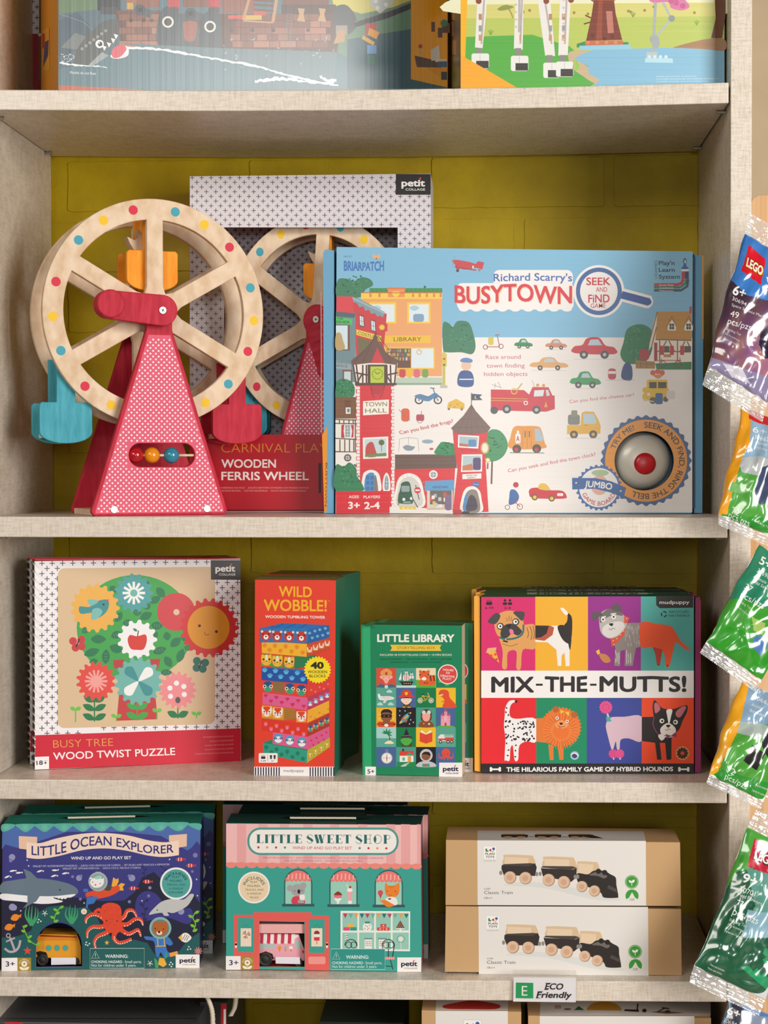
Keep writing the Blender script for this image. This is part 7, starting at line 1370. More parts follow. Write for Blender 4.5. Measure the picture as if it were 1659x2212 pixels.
    # ginger cat
    A.sm([(1255, 680), (1275, 700), (1320, 700), (1355, 682), (1358, 740), (1340, 778), (1300, 790), (1262, 775), (1248, 730)], '#EB842E', 4); A.sm([(1260, 850), (1255, 800), (1300, 785), (1335, 800), (1338, 845)], '#F1EDE6', 3); A.sm([(1205, 800), (1225, 812), (1250, 808), (1300, 835), (1320, 850), (1270, 862), (1230, 830)], '#EB842E', 4); A.ci(1216, 755, 20, '#D84A5C'); A.poly([(1204, 770), (1228, 770), (1216, 800)], '#B8502C'); A.dots([(1268, 742), (1328, 744)], 4, '#26242A', 8); A.ring(1290, 768, 9, 3, '#B8402C', a0=0, a1=pi); A.dots([(1262, 760), (1338, 762)], 8, '#E8705A', 8); A.segs([(1300, 702, 1300, 722), (1284, 704, 1288, 718), (1316, 704, 1312, 718)], 4, '#C8601C'); R(1275, 796, 1295, 806, '#3A3A40')
    # garage front in coral
    A.poly([(122, 920), (268, 920), (268, 900), (700, 900), (702, 925), (832, 928), (832, 1336), (652, 1332), (652, 974), (648, 970), (312, 966), (310, 1328), (122, 1328)], '#E5605A')
    A.poly([(152, 942), (272, 944), (272, 1200), (152, 1198)], '#3BA293'); A.poly([(682, 950), (800, 952), (800, 1205), (682, 1204)], '#3BA293')
    A.line([(185, 1022), (212, 990), (238, 1022)], 2, '#2A6A68'); A.line([(715, 1022), (740, 992), (768, 1022)], 2, '#2A6A68'); R(172, 1020, 252, 1156, '#F2D9C6'); R(700, 1020, 782, 1156, '#F2D9C6')
    for i in range(12): a = 2 * pi * i / 12; A.put([[(215, 1068), (215 + 30 * cos(a), 1068 + 30 * sin(a)), (215 + 30 * cos(a + .4), 1068 + 30 * sin(a + .4))]], ('#E5605A', '#F0EEE6', '#EE9A50', '#3BA293')[i % 4])
    A.line([(215, 1095), (215, 1150)], 4, '#F2EEE6'); A.rr(720, 1038, 762, 1110, 20, '#8A3A2A'); R(720, 1064, 762, 1086, '#F2EEE6'); R(720, 1086, 762, 1112, '#D23A50'); R(736, 1112, 746, 1140, '#D8A860')
    for x in (137, 817): A.rr(x - 7, 1126, x + 7, 1168, 7, '#F0EEEA'); A.ci(x, 1140, 9, '#1E1A1C')
    A.rr(678, 1232, 806, 1288, 12, '#EE9A94')
    # display window
    A.poly([(918, 890), (1438, 894), (1436, 1192), (918, 1186)], '#EFF0E8'); 
    for r in range(2):
        for c in range(4): R(932 + c * 125, 906 + r * 146, 1044 + c * 125 + (8 if c == 3 else 0), 1036 + r * 146 - r * 4, '#96CBBA')
    for i in range(12): x = 936 + i * 41.5; A.poly([(x, 910 + i * .3), (x + 34, 910 + i * .3), (x + 17, 946)], ('#C83A5C', '#6FB0A4', '#EDA24C', '#2F7068')[i % 4])
    R(940, 1012, 986, 1038, '#E0507A'); R(990, 1012, 1038, 1038, '#3A9A88'); R(966, 986, 1012, 1012, '#EDB84C')
    A.ci(1118, 1010, 34, '#EAF0E8'); A.dots([(1105, 1000), (1130, 1020), (1100, 1022), (1135, 998)], 4, '#D84A5C', 8); A.dots([(1118, 1008), (1120, 1028)], 4, '#3A7A68', 8); A.rr(1100, 970, 1138, 984, 4, '#5A7A78')
    for x, y in ((1192, 1014), (1240, 1014), (1216, 988)): R(x, y, x + 44, y + 24, '#D8405A'); A.ci(x + 22, y + 12, 7, '#F0C04C')
    for r in range(4):
        for i in range(4 - r): A.ci(1342 + i * 15 + r * 7.5, 1012 - r * 13, 7.5, '#8A3A2A', n=10)
    R(1332, 1020, 1396, 1026, '#F0EEE6'); R(1358, 1026, 1372, 1040, '#F0EEE6')
    A.rr(948, 1066, 972, 1118, 10, '#F0EEE6'); A.segs([(948, 1080, 972, 1072), (948, 1096, 972, 1088), (948, 1112, 972, 1104)], 6, '#2F8A68')
    for x in (1098, 1204): R(x, 1102, x + 54, 1172, '#EAF0E8'); R(x - 4, 1092, x + 58, 1104, '#7A9A94'); A.dots([(x + 10 + 12 * i, 1120 + 14 * j) for i in range(4) for j in range(3)], 4, '#D84A5C', 8)
    A.rays(1368, 1100, 2, 26, 10, 6, '#F0EEE6'); A.line([(1368, 1120), (1370, 1178)], 4, '#F0EEE6'); A.ring(1368, 1100, 26, 3, '#3A8A70')
    for x in (996, 1275): A.ring(x - 16, 1145, 22, 5, '#2A2A2E'); A.ring(x + 20, 1145, 22, 5, '#2A2A2E') ; A.ring(x, 1150, 46, 6, '#2A2A2E', a0=pi, a1=2 * pi)
    A.segs([(1230, 1150, 1245, 1240), (1320, 1150, 1305, 1240), (1275, 1170, 1275, 1235), (1290, 1255, 1310, 1330), (1255, 1302, 1306, 1306)], 6, '#2A2A2E'); A.poly([(1238, 1234), (1324, 1234), (1322, 1254), (1240, 1254)], '#EE8A8C'); A.segs([(1250 + 16 * i, 1236, 1250 + 16 * i, 1252) for i in range(5)], 5, '#F6C0BC')
    warn(A, 846, 1174, 1250, 1328, '#2F948A')
    A.poly([(62, 1228), (172, 1228), (172, 1330), (62, 1330)], '#F3F0EF'); A.text('3+', 86, 1296, 156, 1296, 38, '#2A2048', .012); ecopatch(A, 173, 1230, 272, 1330)
    logo_pc(A, 1342, 1238, 1520, 1346, '#F3F0EF', '#2E2442', sub='#B89A6A')
    # inner roller
    D = B.inner_back(x0, y0, s_); D.poly([(250, 950), (720, 950), (720, 1340), (250, 1340)], '#3A8E88')
    return B
_B = sweet_box(); _K = lambda x, y: (470 + x / _s, 1710 + y / _s)
_o = _B.build('play_set_box', label='teal and pink sweet shop play set box with toy truck in its garage, front one', cat='play set box')
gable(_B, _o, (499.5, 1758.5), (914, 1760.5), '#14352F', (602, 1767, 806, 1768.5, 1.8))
_c3 = behind(_B, _o, .006, .006, 0, label='second sweet shop box close behind the front one, dark lid and right edge showing')
_c4 = behind(_B, _o, .010 + .062, -.024, 0, label='third sweet shop box pushed to the back behind the others, mostly hidden'); _c4.location.z = _o.location.z
def _truck(A):
    A.crop(470, 1710, _s); A.poly([(316, 1062), (600, 1066), (612, 1080), (560, 1108), (316, 1104)], '#F4E8E6')
    for i in range(6):
        x = 318 + i * 52
        if x < 570: A.poly([(x, 1062), (x + 26, 1062), (x + 24, 1100), (x + 20, 1132), (x + 10, 1138), (x - 1, 1130), (x, 1100)], '#D03A52')
        if x < 540: A.poly([(x + 26, 1062), (x + 52, 1062), (x + 48, 1132), (x + 36, 1138), (x + 24, 1130)], '#F6ECEA')
    A.poly([(316, 1140), (430, 1140), (434, 1170), (316, 1170)], '#AFC9C4'); A.poly([(585, 1115), (618, 1112), (636, 1165), (580, 1172)], '#AFC9C4')
    for x, c in ((463, '#E89A3C'), (508, '#B9B4B0'), (548, '#F4EEEA')): A.ci(x, 1166, 14, c); A.poly([(x - 8, 1176), (x + 8, 1176), (x, 1200)], '#E08A4A')
    R = A.rect; R(632, 1184, 646, 1206, '#D8382E'); A.poly([(312, 1210), (360, 1192), (410, 1212), (420, 1250), (312, 1250)], '#1A1816')
toy_vehicle(_B, 'toy_truck', [_K(*p) for p in ((314, 1105), (316, 1060), (605, 1066), (640, 1160), (648, 1180), (646, 1262), (314, 1258))], '#EFA9B4', _truck, [(470 + 356 / _s, 1710 + 1250 / _s, 52 / _s), (470 + 606 / _s, 1710 + 1264 / _s, 30 / _s)], .010, 'small pink ice cream toy truck with striped awning, inside the sweet shop box', 'toy vehicle', VPAINT)
w = MB(); q = [hitp(*_K(x, y), _B.o - _B.n * .006, _B.n) for x, y in ((432, 1234), (612, 1236), (618, 1288), (434, 1284))]; w.hexa(q, -_B.n * .0015, [lin('#E9E6EE')] * 6)
_t = w.build('paper_tab', CARD, loc=q[3]); _v = bpy.data.objects['toy_truck']; _t.parent = _v; _t.matrix_parent_inverse = _v.matrix_basis.inverted()
w = MB(); q = [hitp(*_K(x, y), _B.o - _B.n * .004, _B.n) for x, y in ((312, 990), (648, 990), (648, 1058), (312, 1056))]; w.hexa(q, -_B.n * .02, [lin('#EDB0AE')] * 6)
_t = w.build('garage_lintel', CARD, loc=q[3]); _t.parent = _o; _t.matrix_parent_inverse = _o.matrix_basis.inverted()

def pt_logo(A, x0, y0, x1, y1):
    A.rect(x0, y0, x1, y1, '#F4F2EE'); w, h = x1 - x0, y1 - y0; A.line([(x0, y0), (x1, y0), (x1, y1), (x0, y1)], 1.2, '#C9C6C0', closed=True)
    A.poly([(x0 + .15 * w, y0 + .18 * h), (x0 + .27 * w, y0 + .18 * h), (x0 + .27 * w, y0 + .32 * h), (x0 + .38 * w, y0 + .32 * h), (x0 + .38 * w, y0 + .42 * h), (x0 + .15 * w, y0 + .42 * h)], '#2E7A50')
    A.poly([(x0 + .42 * w, y0 + .3 * h), (x0 + .54 * w, y0 + .18 * h), (x0 + .62 * w, y0 + .3 * h), (x0 + .52 * w, y0 + .42 * h)], '#C8283A'); A.ci(x0 + .78 * w, y0 + .2 * h, .11 * w, '#3A62A8', n=14); A.ring(x0 + .7 * w, y0 + .33 * h, .09 * w, .07 * w, '#E8B03C', a0=0, a1=pi)
    A.text('PLAN', x0 + .14 * w, y0 + .67 * h, x0 + .86 * w, y0 + .67 * h, .16 * h, '#4A4648', .02); A.text('TOYS', x0 + .16 * w, y0 + .90 * h, x0 + .84 * w, y0 + .90 * h, .16 * h, '#4A4648', .02)
def train_art(A, dx, dy):
    T = lambda L: [(x + dx, y + dy) for x, y in L]
    A.sm(T([(430, 420), (620, 400), (900, 440), (1150, 500), (1180, 520), (1000, 510), (700, 440)]), '#D9DAD6', 4)
    for x0, x1, y0, k in ((440, 628, 226, 0), (694, 890, 238, 0), (910, 1042, 268, 1)):
        h = 72 if not k else 80; wood = '#D9BC98'
        A.sm(T([(x0 + 8, y0), (x1 - 30, y0 + 4), (x1, y0 + 14), (x1 + 2, y0 + h + (8 if not k else 0)), (x0 + 4, y0 + h - 2), (x0, y0 + 20)]), wood, 3); A.poly(T([(x0 + 6, y0 + 14), (x1 - 30, y0 + 22), (x1 - 34, y0 + h + 4), (x0 + 4, y0 + h - 4)]), '#E5CDAE')
    A.poly(T([(426, 294), (640, 282), (650, 306), (640, 362), (440, 358), (424, 316)]), '#332C2A'); A.poly(T([(426, 294), (600, 300), (640, 284), (610, 280), (440, 286)]), '#4A423E')
    A.poly(T([(676, 312), (880, 322), (906, 308), (904, 372), (870, 400), (690, 364)]), '#332C2A'); A.poly(T([(676, 308), (870, 324), (904, 308), (880, 300), (690, 298)]), '#4A423E')
    A.sm(T([(908, 346), (975, 352), (1010, 330), (1050, 326), (1090, 332), (1120, 350), (1155, 372), (1160, 420), (1172, 490), (1160, 502), (1080, 500), (1060, 470), (1000, 440), (920, 410)]), '#2E2826', 4); A.sm(T([(985, 356), (1040, 335), (1100, 360), (1080, 378), (1040, 362)]), '#6E6862', 3); A.dots(T([(1045, 332), (1085, 340)]), 17, '#262120', 14); A.poly(T([(1110, 420), (1160, 445), (1166, 470), (1100, 440)]), '#4E4844')
    for x, y in ((420, 342), (650, 350), (672, 348), (896, 368), (912, 366)): A.ci(x + dx, y + dy, 10, '#8E8A84', ry=14)
    for x, y in ((480, 372), (579, 376), (727, 388), (825, 402), (940, 430), (1020, 458)): r = 39 if x < 900 else 35; A.ci(x + dx, y + dy, r + 1, '#B08A6E', n=26); A.ci(x + dx - 3, y + dy - 2, r - 2, '#DDBA9E', n=26); A.ci(x + dx - 2, y + dy, r * .5, '#CFA688', n=18)
def train_box(pts, dz, dx, dy, label, zb=None, yy=None):
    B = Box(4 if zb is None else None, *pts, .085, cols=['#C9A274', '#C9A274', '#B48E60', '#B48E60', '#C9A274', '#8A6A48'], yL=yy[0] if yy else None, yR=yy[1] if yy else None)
    if zb is not None:
        for i in (2, 3): B.q[i].z = zb
    A = B.art(940, 1770, 2.9625)
    L = [(270 + dx * .5, 134), (1348 + dx, 138), (1365, 998), (280, 990)]
    if zb is not None: A.poly([(270, 134), (1348, 138), (1350, 552), (272, 548)], '#E6E1DC')
    else: A.poly([(277, 556), (1362, 560), (1365, 999), (280, 990)], '#E6E1DC')
    pt_logo(A, 310 + dx, 172 + dy, 392 + dx, 254 + dy); A.text('Sustainable Play', 312 + dx, 268 + dy, 390 + dx, 268 + dy, 6, '#7A7672')
    train_art(A, dx, dy)
    A.text('6288', 314 + dx, 449 + dy, 352 + dx, 449 + dy, 10, '#6E6A68'); A.text('Classic Train', 314 + dx, 478 + dy, 496 + dx, 478 + dy, 20, '#5A5656', 0); A.text('18m+', 314 + dx, 509 + dy, 366 + dx, 509 + dy, 13, '#5A5656', 0)
    A.ci(1258 + dx * 1.2, 400 + dy, 43, '#3E9A3A', n=32); A.ring(1258 + dx * 1.2, 400 + dy, 37, 2, '#DDE8D4'); A.leaf(1258 + dx * 1.2, 405 + dy, 24, 14, -2.5, '#EDF0E6'); A.leaf(1258 + dx * 1.2, 405 + dy, 26, 16, -.8, '#EDF0E6'); A.line([(1258 + dx * 1.2, 425 + dy), (1258 + dx * 1.2, 400 + dy)], 4, '#EDF0E6')
    x = 1260 + dx * 1.2; A.poly([(x, 490 + dy)] + [(x + 42 * cos(t), 490 + dy + 42 * sin(t)) for t in [radians(150 + 240 * i / 20) for i in range(21)]], '#3E9A3A'); A.poly([(x, 466 + dy), (x + 30, 520 + dy), (x - 30, 520 + dy)], '#E6E1DC'); A.text('CO2', x - 15, 519 + dy, x + 15, 519 + dy, 13, '#3E7A3A', .01)
    T = B.side('top', 940, 1770, 2.9625)
    if zb is not None:
        T.poly([(270, 134), (1348, 138), (1334, 76), (272, 72)], '#D9D4CE')
        for a, b in ((420, 595), (635, 808), (850, 1010)): T.poly([(a, 98), (b, 98), (b - 4, 116), (a + 6, 116)], '#2E2826'); T.poly([(a + 10, 92), (b - 20, 92), (b - 16, 98), (a + 8, 98)], '#B8946E'); T.ci(a + 45, 116, 32, '#C9A488', ry=8); T.ci(b - 45, 116, 32, '#C9A488', ry=8)
        T.poly([(920, 104), (1000, 98), (1078, 122), (1000, 120)], '#2E2826'); T.segs([(595, 110, 635, 110), (808, 112, 850, 112)], 3, '#4A4440')
    o = B.build('train_set_box', label=label, cat='toy train box'); bevel(o, .0012)
    return B, o
_T1, _o1 = train_box([(963, 1959.5), (1471, 1962), (1472.5, 2107.5), (961, 2104)], 0, 18, 446, 'lower of the two kraft toy train boxes, standing on the shelf')
_zt = min(_T1.q[0].z, _T1.q[1].z)
train_box([(963.5, 1816), (1469, 1818), (1471, 1957), (962.5, 1955)], 0, 0, 0, 'upper of the two kraft toy train boxes, stacked on its twin', zb=_zt + .0006, yy=(_T1.q[3].y - .001, _T1.q[2].y - .001))

# shelf-edge tag
def tag_():
    t = V((0, -.0035, 0)); n = V((0, -1, 0)); w = MB()
    q = [hitp(x, y, t, n) for x, y in ((1109.5, 2111), (1244.5, 2112), (1244, 2165), (1108.5, 2163.5))]; w.hexa(q, V((0, .0012, 0)), [lin('#F0ECEE')] * 6)
    A = Art(w, t, n, 940, 1770, 2.9625); A.poly([(516, 1044), (628, 1046), (628, 1146), (515, 1144)], '#1FA05A')
    A.text('E', 554, 1128, 590, 1128, 62, '#EFEFEA', .0)
    # heavy italic lettering, drawn as slanted stems with serifs
    def ital(t, xa, xb, yb, h, c):
        A.text(t, xa, yb, xb, yb + 2, h, c, .03, sh=.25)
    ital('ECO', 700, 815, 1088, 40, '#2A2628'); ital('Friendly', 646, 868, 1142, 40, '#2A2628')
    A.segs([(696, 1089, 722, 1089), (706, 1048, 744, 1048), (644, 1143, 672, 1143), (656, 1102, 690, 1102)], 4, '#2A2628')
    o = w.build('shelf_tag', CARD, loc=(q[2] + q[3]) / 2, label='white eco friendly tag clipped on the shelf edge under the train boxes', cat='shelf tag')
    w = MB(); q2 = [hitp(x, y, V((0, -.0052, 0)), n) for x, y in ((1108, 2108), (1246, 2109), (1246, 2168), (1107, 2166.5))]; w.hexa(q2, V((0, .0006, 0)), [(1, 1, 1)] * 6)
    k = w.build('clear_holder', node_mat('clear_plastic', '#FFFFFF', rough=.12, trans=1.0, alpha=.35), loc=q2[3]); k.parent = o; k.matrix_parent_inverse = o.matrix_basis.inverted()
    w = MB(); a = q2[0].copy(); b = q2[1].copy(); w.face([a, b, b + V((0, .02, .002)), a + V((0, .02, .002))], (1, 1, 1))
    k = w.build('holder_lip', node_mat('clear_plastic'), loc=a); k.parent = o; k.matrix_parent_inverse = o.matrix_basis.inverted()
tag_()
# ================================================================ bottom bay
def low_box(name, px0, px1, ytop, y, depth, cols, label, cat, artf=None, topf=None):
    a = P(px0, ytop, y); b = P(px1, ytop, y); z = a.z; q = [V((a.x, y, z)), V((b.x, y, z)), V((b.x, y, .5883)), V((a.x, y, .5883))]
    B = Box.__new__(Box); B.q = q; B.o = q[3]; B.n = V((0, -1, 0)); B.u = V((1, 0, 0)); B.d = V((0, depth, 0)); B.rz = 0; B.w = MB(); B.w.hexa(q, B.d, [lin(c) for c in cols]); B.c = V(((a.x + b.x) / 2, y + depth / 2, .5883))
    if artf: artf(B.art(0, 0, 1))
    if topf: topf(B.side('top', 0, 0, 1))
    o = B.build(name, label=label, cat=cat); return B, o
B, o = low_box('carry_case_box', -60, 424, 2206, .02, .22, ['#3F4042', '#3A3A3C', '#3A3A3C', '#3F4042', '#47484B', '#222222'], 'dark grey lidded carry box under the lowest visible shelf, far left', 'carry box',
    lambda A: A.rr(9, 2208, 51, 2260, 8, '#D8202A'), lambda A: A.line([(-10, 2200), (424, 2200)], 1.5, '#1C1D1F'))
bevel(o, .0015)
B2, o2 = low_box('carry_case_box', 432, 490, 2164, .10, .18, ['#2C2A2C', '#2A2A2C', '#2A2A2C', '#2A2A2C', '#333236', '#222222'], 'narrow black and red box behind the dark grey carry box', 'carry box', lambda A: (A.rect(477, 2168, 489, 2260, '#B8202A'), A.rect(483, 2180, 488, 2215, '#E8DCD8')))
def rope(o, pts, y, r, name='rope_handle'):
    w = MB(); L = [P(a, b, y) for a, b in spline(pts, 10, False)]; vs = []; k = 8; n = len(L)
    for i, p in enumerate(L):
        for j in range(k): a = 2 * pi * j / k; rr = r * (1 + .16 * cos(3 * (a + i * .9))); vs.append(p + V((rr * cos(a), rr * sin(a), 0)))
    w.mesh(vs, [(i * k + j, i * k + (j + 1) % k, (i + 1) * k + (j + 1) % k, (i + 1) * k + j) for i in range(n - 1) for j in range(k)], (1, 1, 1))
    c = w.build(name, ROPE, smooth=True, loc=L[0]); c.parent = o; c.matrix_parent_inverse = o.matrix_basis.inverted()
rope(o, [(437, 2130), (444, 2148), (453, 2166), (459, 2190), (460, 2230)], .012, .0030)
rope(o2, [(510, 2130), (509, 2160), (506, 2178), (500, 2190), (498, 2194)], .07, .0032)
low_box('storage_box', 690, 872, 2207, .09, .16, ['#1E2C26', '#1E2C26', '#1E2C26', '#1E2C26', '#26362E', '#1E2C26'], 'dark green box in the shadow of the bottom bay, centre', 'box')
def _a1(A): A.rect(941, 2184, 1097, 2400, '#E6E1DC'); pt_logo(A, 1001, 2203, 1040, 2244)
def _t1(A):
    A.poly([(941, 2183), (1097, 2183), (1099, 2150), (943, 2150)], '#E6E1DC'); A.sm([(957, 2172), (985, 2166), (1020, 2161), (1060, 2166), (1081, 2172), (1070, 2180), (1015, 2180), (965, 2179)], '#C8352C', 4)
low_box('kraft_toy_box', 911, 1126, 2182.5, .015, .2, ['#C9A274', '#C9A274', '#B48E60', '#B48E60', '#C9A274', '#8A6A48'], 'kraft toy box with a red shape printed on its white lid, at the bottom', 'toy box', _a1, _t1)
def _a2(A): A.rect(1166, 2195, 1500, 2400, '#E6E1DC'); 
def _t2(A):
    A.poly([(1166, 2194), (1535, 2194), (1535, 2150), (1168, 2150)], '#E6E1DC'); A.poly([(1268, 2182)] + [(1305 - 38 * cos(t), 2183 - 20 * sin(t)) for t in [pi * i / 12 for i in range(13)]], '#D89A30')
    A.poly([(1240, 2182), (1250, 2173), (1262, 2182)], '#2F6A48'); A.rect(1198, 2171, 1212, 2179, '#C9A488'); A.ci(1226, 2180, 8, '#7A6A5A', ry=2); A.poly([(1348, 2184), (1380, 2186), (1380, 2181), (1350, 2180)], '#3A2A26'); A.segs([(1376, 2184, 1378, 2168)], 3, '#3A2A26'); A.ci(1392, 2183, 5, '#3A2A26', ry=4); A.poly([(1402, 2186), (1440, 2184), (1478, 2188), (1440, 2190)], '#8A7048'); A.segs([(1420, 2186, 1438, 2177), (1430, 2177, 1446, 2179)], 2.4, '#3A2A26'); A.ci(1442, 2185, 6, '#5A3A2A', ry=3)
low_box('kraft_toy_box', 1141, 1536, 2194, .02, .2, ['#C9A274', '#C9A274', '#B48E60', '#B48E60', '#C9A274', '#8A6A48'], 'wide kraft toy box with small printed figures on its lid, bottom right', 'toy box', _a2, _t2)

# ================================================================ foil bags hanging at the right
def film(): 
    m = bpy.data.materials.new('printed_film'); m.use_nodes = True; nt = m.node_tree; b = nt.nodes['Principled BSDF']
    a = nt.nodes.new('ShaderNodeAttribute'); a.attribute_name = 'Col'; nt.links.new(a.outputs['Color'], b.inputs['Base Color'])
    b.inputs['Roughness'].default_value = .22; b.inputs['Specular IOR Level'].default_value = .7; b.inputs['Coat Weight'].default_value = 1; b.inputs['Coat Roughness'].default_value = .06
    tc = nt.nodes.new('ShaderNodeTexCoord'); nz = nt.nodes.new('ShaderNodeTexNoise'); nz.inputs['Scale'].default_value = 20; nz.inputs['Detail'].default_value = 1.2; nz.inputs['Distortion'].default_value = 1.6
    bp = nt.nodes.new('ShaderNodeBump'); bp.inputs['Strength'].default_value = .5; bp.inputs['Distance'].default_value = .008
    nt.links.new(tc.outputs['Object'], nz.inputs['Vector']); nt.links.new(nz.outputs['Fac'], bp.inputs['Height']); nt.links.new(bp.outputs[0], b.inputs['Coat Normal']); nt.links.new(bp.outputs[0], b.inputs['Normal']); return m
FILM = film()
def clear_film():
    m = bpy.data.materials.new('clear_film'); m.use_nodes = True; nt = m.node_tree; nt.nodes.remove(nt.nodes['Principled BSDF']); out = nt.nodes['Material Output']
    t = nt.nodes.new('ShaderNodeBsdfTransparent'); g = nt.nodes.new('ShaderNodeBsdfGlossy'); g.inputs['Roughness'].default_value = .1; d = nt.nodes.new('ShaderNodeBsdfDiffuse'); d.inputs[0].default_value = (.85, .84, .82, 1)
    m1 = nt.nodes.new('ShaderNodeMixShader'); m1.inputs[0].default_value = .35; m2 = nt.nodes.new('ShaderNodeMixShader'); m2.inputs[0].default_value = .5
    nt.links.new(d.outputs[0], m1.inputs[1]); nt.links.new(g.outputs[0], m1.inputs[2]); nt.links.new(t.outputs[0], m2.inputs[1]); nt.links.new(m1.outputs[0], m2.inputs[2]); nt.links.new(m2.outputs[0], out.inputs[0])
    tc = nt.nodes.new('ShaderNodeTexCoord'); nz = nt.nodes.new('ShaderNodeTexNoise'); nz.inputs['Scale'].default_value = 60; bp = nt.nodes.new('ShaderNodeBump'); bp.inputs['Strength'].default_value = 1; bp.inputs['Distance'].default_value = .006
    nt.links.new(tc.outputs['Object'], nz.inputs['Vector']); nt.links.new(nz.outputs['Fac'], bp.inputs['Height']); nt.links.new(bp.outputs[0], g.inputs['Normal']); return m
CLEAR = clear_film()
def inside(p, L):
    x, y = p; c = False; j = len(L) - 1
    for i in range(len(L)):
        if (L[i][1] > y) != (L[j][1] > y) and x < (L[j][0] - L[i][0]) * (y - L[i][1]) / (L[j][1] - L[i][1]) + L[i][0]: c = not c
        j = i
    return c
def bag(TL, U, Vv, y0, y1, bg, polys, texts, label, top_seal=True, seed=0, seal_len=.13, tsl=.15):
    rnd = random.Random(seed); n = V((0, -1, 0)); base = P(*TL, y0); ph = [(rnd.uniform(0, 6), rnd.uniform(0, 6), rnd.uniform(5, 13), rnd.uniform(5, 13)) for _ in range(5)]
    def edge(v): return 2.5 * sin(v * 7 + ph[0][0]) + 1.6 * sin(v * 19 + ph[1][0])
    def px(u, v): return (TL[0] + U[0] * u + Vv[0] * v + edge(v) * (1 - u), TL[1] + U[1] * u + Vv[1] * v)
    def pos(u, v, e=0.0):
        uu = min(max(u, 0), 1); vv = min(max(v, 0), 1); x, y = px(u, v); b = .014 * (max(0, sin(pi * uu)) ** .55) * (max(0, sin(pi * vv)) ** .5)
        wr = sum(sin(a + f * (u + .6 * v) * 2) * sin(c + g * (v - .4 * u)) for a, c, f, g in ph) * .0009 * min(1, 6 * uu + .15)
        d = P(x, y, y0 + (y1 - y0) * v); r = (d - CAM).normalized(); return d - V((0, 1, 0)) * (b + wr + e)
    NU, NV = 96, 180; w = MB(); vs = []; 
    for j in range(NV + 1):
        for i in range(NU + 1): vs.append(pos(i / NU, j / NV))
    w.v = vs[:]; cache = [(lin(c), [TL_ for TL_ in L]) for L, c in polys]; bgc = lin(bg) if isinstance(bg, str) else None
    for j in range(NV):
        for i in range(NU):
            u, v = (i + .5) / NU, (j + .5) / NV; p = px(u, v); c = bgc or bg(p, rnd)
            for cc, L in cache:
                if inside(p, L): c = cc
            a = j * (NU + 1) + i; w.f.append((a, a + 1, a + NU + 2, a + NU + 1)); w.c.append(c); w.m.append(0)
    # back of the bag
    k = len(w.v); bk = [(0, 0), (1, 0), (1, 1), (0, 1)]
    N2 = 12; vb = []
    for j in range(N2 + 1):
        for i in range(N2 + 1):
            u, v = i / N2, j / N2; p = pos(u, v); q = P(*px(u, v), y0 + (y1 - y0) * v); vb.append(q + V((0, .008 * sin(pi * u) * sin(pi * v), 0)))
    w.mesh(vb, [(j * (N2 + 1) + i, j * (N2 + 1) + i + 1, (j + 1) * (N2 + 1) + i + 1, (j + 1) * (N2 + 1) + i) for j in range(N2) for i in range(N2)], lin('#C9CDD2'))
    den = U[0] * Vv[1] - U[1] * Vv[0]
    def inv(x, y): dx, dy = x - TL[0], y - TL[1]; return ((dx * Vv[1] - dy * Vv[0]) / den, (dy * U[0] - dx * U[1]) / den)
    for T in texts:
        t, x0, y0_, x1, y1_, h, c, b_ = T[:8]; e = T[8] if len(T) > 8 else .0004
        dx, dy = x1 - x0, y1_ - y0_; D = hypot(dx, dy); ul = hypot(*Vv); vx, vy = -Vv[0] / ul, -Vv[1] / ul
        sh = [(0, 0)] if b_ < .02 else [(b_, b_), (-b_, b_), (b_, -b_), (-b_, -b_)]
        vt, ft, a, bb = text_mesh(t, 0.0); c0, c1 = cap(0.0)
        for q, (sx, sy) in enumerate(sh):
            P3 = []
            for X_, Y_ in vt:
                uu = (X_ + sx - a) / (bb - a); vv = (Y_ + sy - c0) / (c1 - c0); p = (x0 + dx * uu + vx * vv * h, y0_ + dy * uu + vy * vv * h); P3.append(pos(*inv(*p), e + q * .00004))
            w.mesh(P3, ft, lin(c))
    o = w.build('foil_bag', FILM, loc=base, smooth=True, label=label, cat='toy bag')
    def seal(v0, v1, nm):
        w = MB(); M, K = 60, 10; vs = []
        for j in range(K + 1):
            for i in range(M + 1):
                u = i / M; v = v0 + (v1 - v0) * j / K; x, y = px(u, v); q = P(x, y, y0 + (y1 - y0) * v); out = (j == (K if v1 > 1 else 0)); z = .0012 * sin(j * 2.2)
                vs.append(q + V((0, z - .0005, (.0012 * (i % 2) if out else 0))))
        w.mesh(vs, [(j * (M + 1) + i, j * (M + 1) + i + 1, (j + 1) * (M + 1) + i + 1, (j + 1) * (M + 1) + i) for j in range(K) for i in range(M)], (1, 1, 1))
        s_ = w.build(nm, CLEAR, loc=base, smooth=True); s_.parent = o; s_.matrix_parent_inverse = o.matrix_basis.inverted()
    if top_seal: seal(-tsl, 0, 'top_seal')
    seal(1, 1 + seal_len, 'bottom_seal'); return o
def nebula(p, rnd):
    x, y = p; k = .5 + .5 * sin(x * .11 + y * .045) * cos(y * .06 - x * .03); t = max(0, min(1, (y - 640) / 130)); a = (.10, .05, .09); b = (.42, .16, .42); c = (.62, .25, .22)
    m = [a[i] * (1 - t) + (b[i] * k + c[i] * (1 - k)) * t for i in range(3)]; q = max(0, min(1, (x - 1560) / 90)); m = [m[i] * (.55 + .5 * q) for i in range(3)]; return tuple(z * .7 for z in m)
